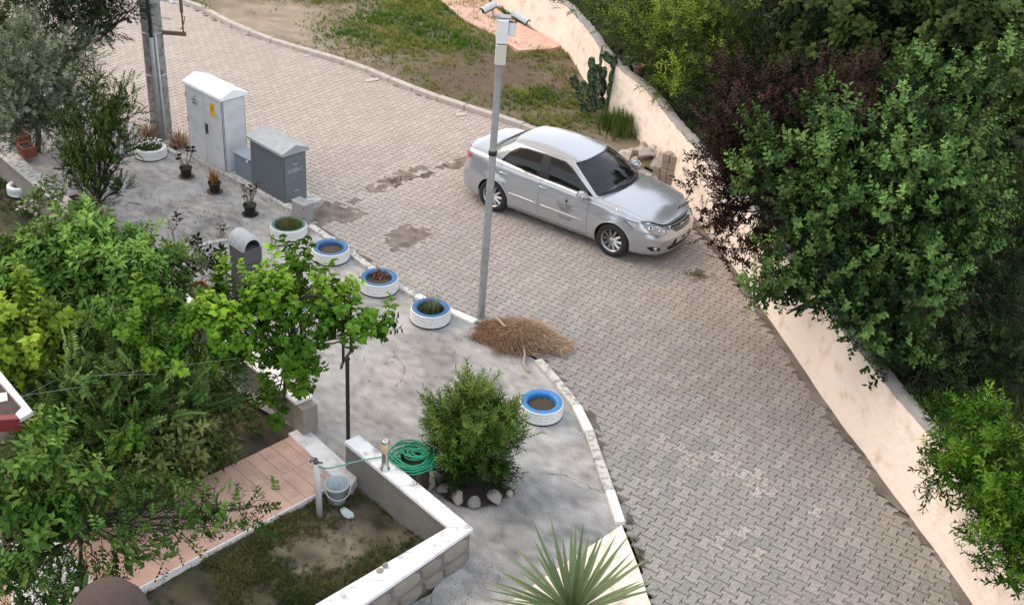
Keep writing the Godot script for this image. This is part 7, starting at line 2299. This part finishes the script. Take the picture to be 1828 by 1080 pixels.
	plant("green_maple_tree", "big mid green tree overhanging the street wall, with pale young shoots", "tree", Vector3(5.94, 1, -14.943), bl([Vector3(4.12, 4, -15.455), Vector3(3.973, 3.8, -15.087), Vector3(4.407, 3.7, -15.01), Vector3(5.349, 4.3, -15.691), Vector3(5.123, 4.1, -15.296), Vector3(5.797, 4.3, -15.788), Vector3(6.511, 4.5, -16.206), Vector3(6.2, 4.2, -15.583), Vector3(6.737, 4.4, -15.948), Vector3(3.516, 3.4, -15.453), Vector3(3.656, 3.2, -14.852), Vector3(4.165, 3.3, -14.356), Vector3(4.757, 3.3, -14.282), Vector3(5.376, 3.5, -14.23), Vector3(6.078, 3.8, -14.703), Vector3(3.359, 3.1, -15.115), Vector3(3.869, 2.8, -14.287), Vector3(4.523, 2.7, -14.002), Vector3(5.165, 2.9, -13.723), Vector3(5.925, 3.1, -13.95), Vector3(3.89, 2.3, -14.08), Vector3(4.321, 2.2, -13.618), Vector3(5.003, 2.3, -13.248), Vector3(3.674, 1.8, -13.751), Vector3(4.013, 1.8, -13.575), Vector3(4.732, 1.7, -13.26), Vector3(5.405, 2, -13.23), Vector3(5.075, 1.5, -12.925), Vector3(5.811, 3.4, -14.345), Vector3(3.613, 2, -13.938), Vector3(5.736, 2.7, -13.714), Vector3(4.831, 3.7, -14.993), Vector3(5.414, 3.9, -15.026), Vector3(4.418, 2.4, -13.741), Vector3(5.485, 2.5, -13.572), Vector3(3.471, 1.95, -13.617), Vector3(3.748, 1.7, -13.48), Vector3(3.314, 2.8, -14.998)], [0.2, 0.28, 0.3, 0.24, 0.34, 0.28, 0.3, 0.36, 0.26, 0.22, 0.34, 0.42, 0.46, 0.5, 0.4, 0.16, 0.42, 0.52, 0.52, 0.46, 0.3, 0.44, 0.5, 0.16, 0.24, 0.38, 0.42, 0.3, 0.5, 0.2, 0.45, 0.4, 0.4, 0.4, 0.45, 0.2, 0.16, 0.2], 620, Color(0.018, 0.044, 0.013), Color(0.135, 0.24, 0.06)), maple, soft, {"trunk": 0.09, "fork": Vector3(5.539, 2, -14.641), "gap": -0.22, "tips": 0.75, "lump": 0.8, "many": 1.5, "clump": 0.14})
	plant("ivy_shrub", "dark green shrub spilling over the wall top below the big green tree", "shrub", Vector3(5.748, 1, -13.013), bl([Vector3(5.511, 1.4, -13.068), Vector3(5.191, 1.3, -12.904), Vector3(5.581, 1.25, -12.635), Vector3(5.863, 1.4, -12.98), Vector3(5.344, 1.2, -12.675), Vector3(6.119, 1.6, -13.26)], [0.32, 0.24, 0.26, 0.34, 0.16, 0.4], 560, Color(0.02, 0.04, 0.013), Color(0.06, 0.1, 0.028)), laurel, soft, {"trunk": 0.03, "gap": -0.2})
	plant("shady_shrub", "shadowy bluish green shrub at the right edge above the bright bush", "shrub", Vector3(7.061, 1.2, -14.16), bl([Vector3(6.735, 1.9, -14.51), Vector3(6.918, 1.8, -13.776), Vector3(6.513, 1.6, -14.044), Vector3(7.062, 2.1, -14.698), Vector3(6.617, 1.4, -13.218), Vector3(6.296, 1.3, -13.325), Vector3(6.757, 1.5, -12.82), Vector3(7.376, 2.4, -15.402), Vector3(6.912, 2.3, -15.16)], [0.42, 0.42, 0.4, 0.45, 0.36, 0.34, 0.4, 0.5, 0.4], 1100, Color(0.016, 0.034, 0.01), Color(0.06, 0.095, 0.03)), small, soft, {"trunk": 0.03, "gap": -0.3, "clump": 0.18})
	plant("bright_bush", "bright green rounded bush hanging over the wall at the lower right", "bush", Vector3(5.853, 1, -10.319), bl([Vector3(5.326, 1.7, -11.15), Vector3(5.163, 1.5, -10.746), Vector3(5.531, 1.8, -10.619), Vector3(5.782, 1.9, -10.222), Vector3(5.327, 1.4, -10.332), Vector3(5.554, 1.6, -9.932), Vector3(5.507, 1.4, -9.431), Vector3(5.536, 1.3, -8.994), Vector3(5.206, 1.5, -11.015), Vector3(5.622, 1.75, -11.287), Vector3(5.236, 1.4, -10.57), Vector3(5.422, 1.4, -9.731), Vector3(5.72, 1.7, -9.608), Vector3(5.441, 1.25, -9.284), Vector3(5.231, 1.35, -10.732)], [0.3, 0.28, 0.38, 0.4, 0.3, 0.38, 0.3, 0.3, 0.16, 0.2, 0.28, 0.26, 0.4, 0.22, 0.16], 680, Color(0.026, 0.078, 0.006), Color(0.12, 0.235, 0.018)), laurel, shiny, {"trunk": 0.04, "gap": -0.4, "tips": 0.7, "lump": 0.6, "many": 1.3, "clump": 0.1})

	# prickly pear against the wall
	var base: Vector3 = Vector3(1.73, 0.07, -24.694)
	var t := thing("prickly_pear", base)
	tag(t, "prickly pear cactus with flat upright pads against the white wall", "cactus")
	var st := S()
	var fs := ico()
	for s_ in 1:
		var g := []
		for f in fs:
			var ab: Vector3 = ((f[0] + f[1]) * 0.5).normalized()
			var bc: Vector3 = ((f[1] + f[2]) * 0.5).normalized()
			var ca: Vector3 = ((f[2] + f[0]) * 0.5).normalized()
			g.append_array([[f[0], ab, ca], [ab, f[1], bc], [ca, bc, f[2]], [ab, bc, ca]])
		fs = g
	for f in fs:
		var q := []
		for v in f: q.append(Vector3(v.x * 0.09 * (0.8 + 0.25 * v.y), 0.14 + v.y * 0.15, v.z * 0.02))
		tri(st, q[0], q[1], q[2])
	st.generate_normals()
	var pad := st.commit()
	var pm := [mat(Color(0.09, 0.14, 0.07), 0.6), mat(Color(0.11, 0.165, 0.085), 0.6), mat(Color(0.075, 0.115, 0.06), 0.6)]
	for k in 9:
		var x := -0.38 + 0.095 * k
		var q := Transform3D(Basis(Vector3.UP, rf(-0.7, 0.7)) * Basis(Vector3(0, 0, 1), -x * 0.7 + rf(-0.15, 0.15)), Vector3(x * 0.75, -0.04, rf(-0.12, 0.12)))
		var n := 3 if k % 2 == 0 else 4
		for m in n:
			inst("pad", pad, pm[(k + m) % 3], t, q * Transform3D(Basis().scaled(Vector3.ONE * rf(0.85, 1.15)), Vector3.ZERO))
			if m > 0 and rng.randf() < 0.5: inst("pad", pad, pm[m % 3], t, q * Transform3D(Basis(Vector3.UP, rf(-0.5, 0.5)) * Basis(Vector3(0, 0, 1), rf(0.5, 0.9) * (1.0 if rng.randf() < 0.5 else -1.0)), Vector3(0, 0.1, 0)))
			q = q * Transform3D(Basis(Vector3.UP, rf(-0.5, 0.5)) * Basis(Vector3(0, 0, 1), rf(-0.25, 0.25)), Vector3(0, 0.245, 0))
	t.scale = Vector3.ONE * 1.4
	# pot standing on the wall top
	t = thing("wall_pot", Vector3(2.365, 1.22, -24.142))
	tag(t, "brown clay pot standing on top of the street wall beside the cactus", "pot")
	st = S()
	lathe(st, [Vector2(0, 0.0), Vector2(0.09, 0.0), Vector2(0.12, 0.16), Vector2(0.135, 0.165), Vector2(0.135, 0.2), Vector2(0.12, 0.2), Vector2(0.11, 0.15), Vector2(0, 0.15)], 20)
	obj("pot", st, mat(Color(0.2, 0.13, 0.09), 0.85, {"tex": M.blot, "scale": 2.5}), t)
	st = F()
	for k in 8: tuft(st, Vector3(rf(-0.05, 0.05), 0.14, rf(-0.05, 0.05)), 3, 0.12, 0.01, 0.7, Color(0.08, 0.07, 0.03), Color(0.2, 0.17, 0.09))
	obj("dry_stems", st, M.leafy, t)
	# tall grass at the foot of the wall below the cactus
	t = thing("tall_grass", Vector3(2.058, 0.07, -23.66))
	tag(t, "clump of tall green grass at the foot of the wall below the cactus", "grass clump")
	st = F()
	for k in 260: tuft(st, Vector3(rng.randfn() * 0.22, 0, rng.randfn() * 0.22), 4, 0.5, 0.012, 0.35, Color(0.06, 0.1, 0.02), Color(0.14, 0.19, 0.05))
	obj("blades", st, M.leafy, t)


func build_grass() -> void:
	rng.seed = 55
	var meshes := []
	for k in 4:
		var st := F()
		tuft(st, Vector3.ZERO, 9, 0.09, 0.008, 1.1, Color(0.85, 0.9, 0.8), Color(1.15, 1.1, 1.1))
		st.generate_normals()
		meshes.append(st.commit())
	var m := leaf_mat(0.6, 0.3)
	var lay := func(called: String, label: String, poly: Array, n: int, y: Callable, want: Callable, ca: Color, cb: Color, size: float) -> void:
		var pp := PackedVector2Array(poly)
		var lo := pp[0]
		var hi := pp[0]
		for p in pp:
			lo = lo.min(p); hi = hi.max(p)
		var xf := []
		var col := []
		for k in n:
			var p := Vector2(rf(lo.x, hi.x), rf(lo.y, hi.y))
			if not Geometry2D.is_point_in_polygon(p, pp): continue
			var w: float = want.call(p)
			if rng.randf() > w: continue
			var q := Basis(Vector3.UP, rf(0, TAU)).scaled(Vector3.ONE * size * rf(0.6, 1.5) * (0.6 + 0.5 * w))
			xf.append(Transform3D(q, Vector3(p.x, y.call(p), p.y)))
			col.append(cmul(ca.lerp(cb, clampf(0.5 + 1.4 * nz(p, 50.0, 8.0) + rf(-0.25, 0.25), 0, 1)), rf(0.8, 1.25)))
		var holder := Node3D.new()
		put(holder, called)
		tag(holder, label, "grass", "", "stuff")
		foliage(holder, "blades", meshes, m, xf, col, true)
	var verge_y := func(p: Vector2) -> float: return 0.07 + 0.05 * noise.get_noise_2d(p.x * 70.0, p.y * 70.0)
	lay.call("verge_grass", "patchy green and straw coloured grass on the strip beyond the street", verge_poly, 60000, verge_y, func(p):
		var g := clampf(0.55 + 1.7 * nz(p, 28.0, 5.0), 0, 1)
		g *= 1.0 - clampf(1.5 - p.distance_to(Vector2(-7.029, -29.193)) / 2.2 + 0.6 * nz(p, 60.0), 0, 1)
		g *= 1.0 - 0.9 * clampf(1.5 - p.distance_to(Vector2(-1.122, -26.252)) / 1.7 + 0.6 * nz(p, 70.0), 0, 1)
		g = maxf(g, clampf(1.4 - p.distance_to(Vector2(0.178, -25.223)) / 0.9, 0, 1))
		g = maxf(g, clampf(1.5 - p.distance_to(Vector2(-3.092, -29.442)) / 2.2, 0, 0.95))
		return g, Color(0.07, 0.155, 0.01), Color(0.26, 0.25, 0.06), 1.15)
	var garden_y := func(p: Vector2) -> float: return -0.1 + 0.05 * noise.get_noise_2d(p.x * 70.0, p.y * 70.0)
	lay.call("garden_grass", "thin grass and weeds on the soil inside the corner wall", [Vector2(-2.305, -11.04), Vector2(-2.015, -11.514), Vector2(-1.815, -11.537), Vector2(-0.566, -10.583), Vector2(-1.514, -9.585), Vector2(-2.155, -8.923), Vector2(-4.544, -8.369), Vector2(-4.052, -9.234)], 34000, garden_y, func(p):
		var g := clampf(0.5 + 1.6 * nz(p, 60.0, 30.0), 0, 1)
		g *= 1.0 - 0.9 * clampf(1.35 - p.distance_to(Vector2(-1.869, -10.147)) / 0.65 + 0.7 * nz(p, 120.0), 0, 1)
		return g, Color(0.042, 0.06, 0.02), Color(0.125, 0.12, 0.05), 0.9)
	lay.call("outer_grass", "rough grass outside the corner wall, under the yucca", [Vector2(-0.187, -10.02), Vector2(-0.655, -9.518), Vector2(-1.404, -8.87), Vector2(-0.97, -8.366), Vector2(0.813, -8.69), Vector2(0.175, -9.361), Vector2(0.188, -9.802), Vector2(-0.053, -10.006)], 4500, garden_y, func(p): return clampf(0.7 + 1.2 * nz(p, 80.0, 3.0), 0, 1), Color(0.055, 0.075, 0.02), Color(0.15, 0.15, 0.06), 1.1)
	lay.call("left_lawn", "dark shaded lawn behind the garden wall at the left edge", [Vector2(-13.574, -20.476), Vector2(-12.977, -23.415), Vector2(-9.892, -19.605), Vector2(-6.726, -16.428), Vector2(-3.677, -12.905), Vector2(-4.738, -11.791), Vector2(-8.466, -12.579), Vector2(-12.618, -16.989)], 26000, garden_y, func(p): return clampf(0.6 + 1.2 * nz(p, 50.0, 70.0), 0.1, 1), Color(0.035, 0.065, 0.018), Color(0.085, 0.11, 0.035), 1.2)
	var up := []
	for p in wall_line: up.append(p + Vector2(0.3, 0))
	up.append_array([Vector2(14, -7), Vector2(18, -40), Vector2(5, -45)])
	lay.call("slope_grass", "dark rough grass on the higher ground behind the street wall", up, 22000, func(p): return 0.95 + 0.05 * maxf(0.0, p.x - wall_x(p.y)) + 0.25 * nz(p, 40.0), func(p): return 0.8, Color(0.02, 0.042, 0.008), Color(0.065, 0.095, 0.02), 3.0)
	# weeds in the joint between kerb and street, and along the foot of the wall
	var st := F()
	for s in [[Vector3(1.639, 0, -11.128), Vector3(1.714, 0, -10.674), Vector3(1.809, 0, -10.199), Vector3(1.886, 0, -9.749)], [Vector3(1.297, 0, -12.52), Vector3(1.394, 0, -11.931), Vector3(1.521, 0, -11.383)], [Vector3(-1.989, 0, -16.28), Vector3(-1.569, 0, -15.837), Vector3(-1.087, 0, -15.525)], [Vector3(4.827, 0, -13.637), Vector3(4.928, 0, -13.157), Vector3(5.084, 0, -12.464)]]:
		for k in 46:
			var p: Vector3 = along(curve(s, 3), rf(0.0, 1.3))
			p += Vector3(rf(-0.04, 0.05), -0.01, rf(-0.04, 0.04))
			if nz(Vector2(p.x, p.z), 250.0) < -0.1: continue
			tuft(st, p, 7, 0.055, 0.008, 1.3, Color(0.055, 0.07, 0.025), Color(0.13, 0.13, 0.06))
	for k in 30: tuft(st, Vector3(3.143, 0, -17.443) + Vector3(rng.randfn() * 0.09, -0.01, rng.randfn() * 0.07), 6, 0.07, 0.007, 1.2, Color(0.09, 0.09, 0.035), Color(0.18, 0.16, 0.08))
	for k in 30: tuft(st, Vector3(-2.521, 0, -20.408) + Vector3(rng.randfn() * 0.12, -0.01, rng.randfn() * 0.07), 6, 0.05, 0.007, 1.2, Color(0.09, 0.09, 0.035), Color(0.18, 0.16, 0.08))
	tag(obj("kerb_weeds", st, M.leafy), "small weeds growing in the joints of the street and kerb", "weeds", "", "stuff")
	# dry leaves blown about the yard
	st = F()
	for k in 420:
		var c: Vector3 = [Vector3(-6.47, 0.012, -17.901), Vector3(-5.883, 0.012, -17.252), Vector3(-5.762, 0.012, -18.585), Vector3(-2.257, 0.012, -13.369), Vector3(-1.756, 0.012, -14.466), Vector3(0.433, 0.012, -11.688)][k % 3 if k % 4 else k % 6]
		var p := c + Vector3(rng.randfn() * 0.7, rf(0, 0.008), rng.randfn() * 0.55)
		if not Geometry2D.is_point_in_polygon(Vector2(p.x, p.z), PackedVector2Array(patio_poly)): continue
		st.set_color(cmul(Color(0.1, 0.07, 0.045), rf(0.5, 1.7)))
		leaf(st, p, Vector3(rf(-1, 1), rf(0, 0.15), rf(-1, 1)).normalized(), Vector3.UP, rf(0.025, 0.06), 0.02, rf(-0.5, 0.5), 0.2)
	tag(obj("fallen_leaves", st, M.leafy), "dry leaves scattered over the concrete yard", "leaves", "", "stuff")
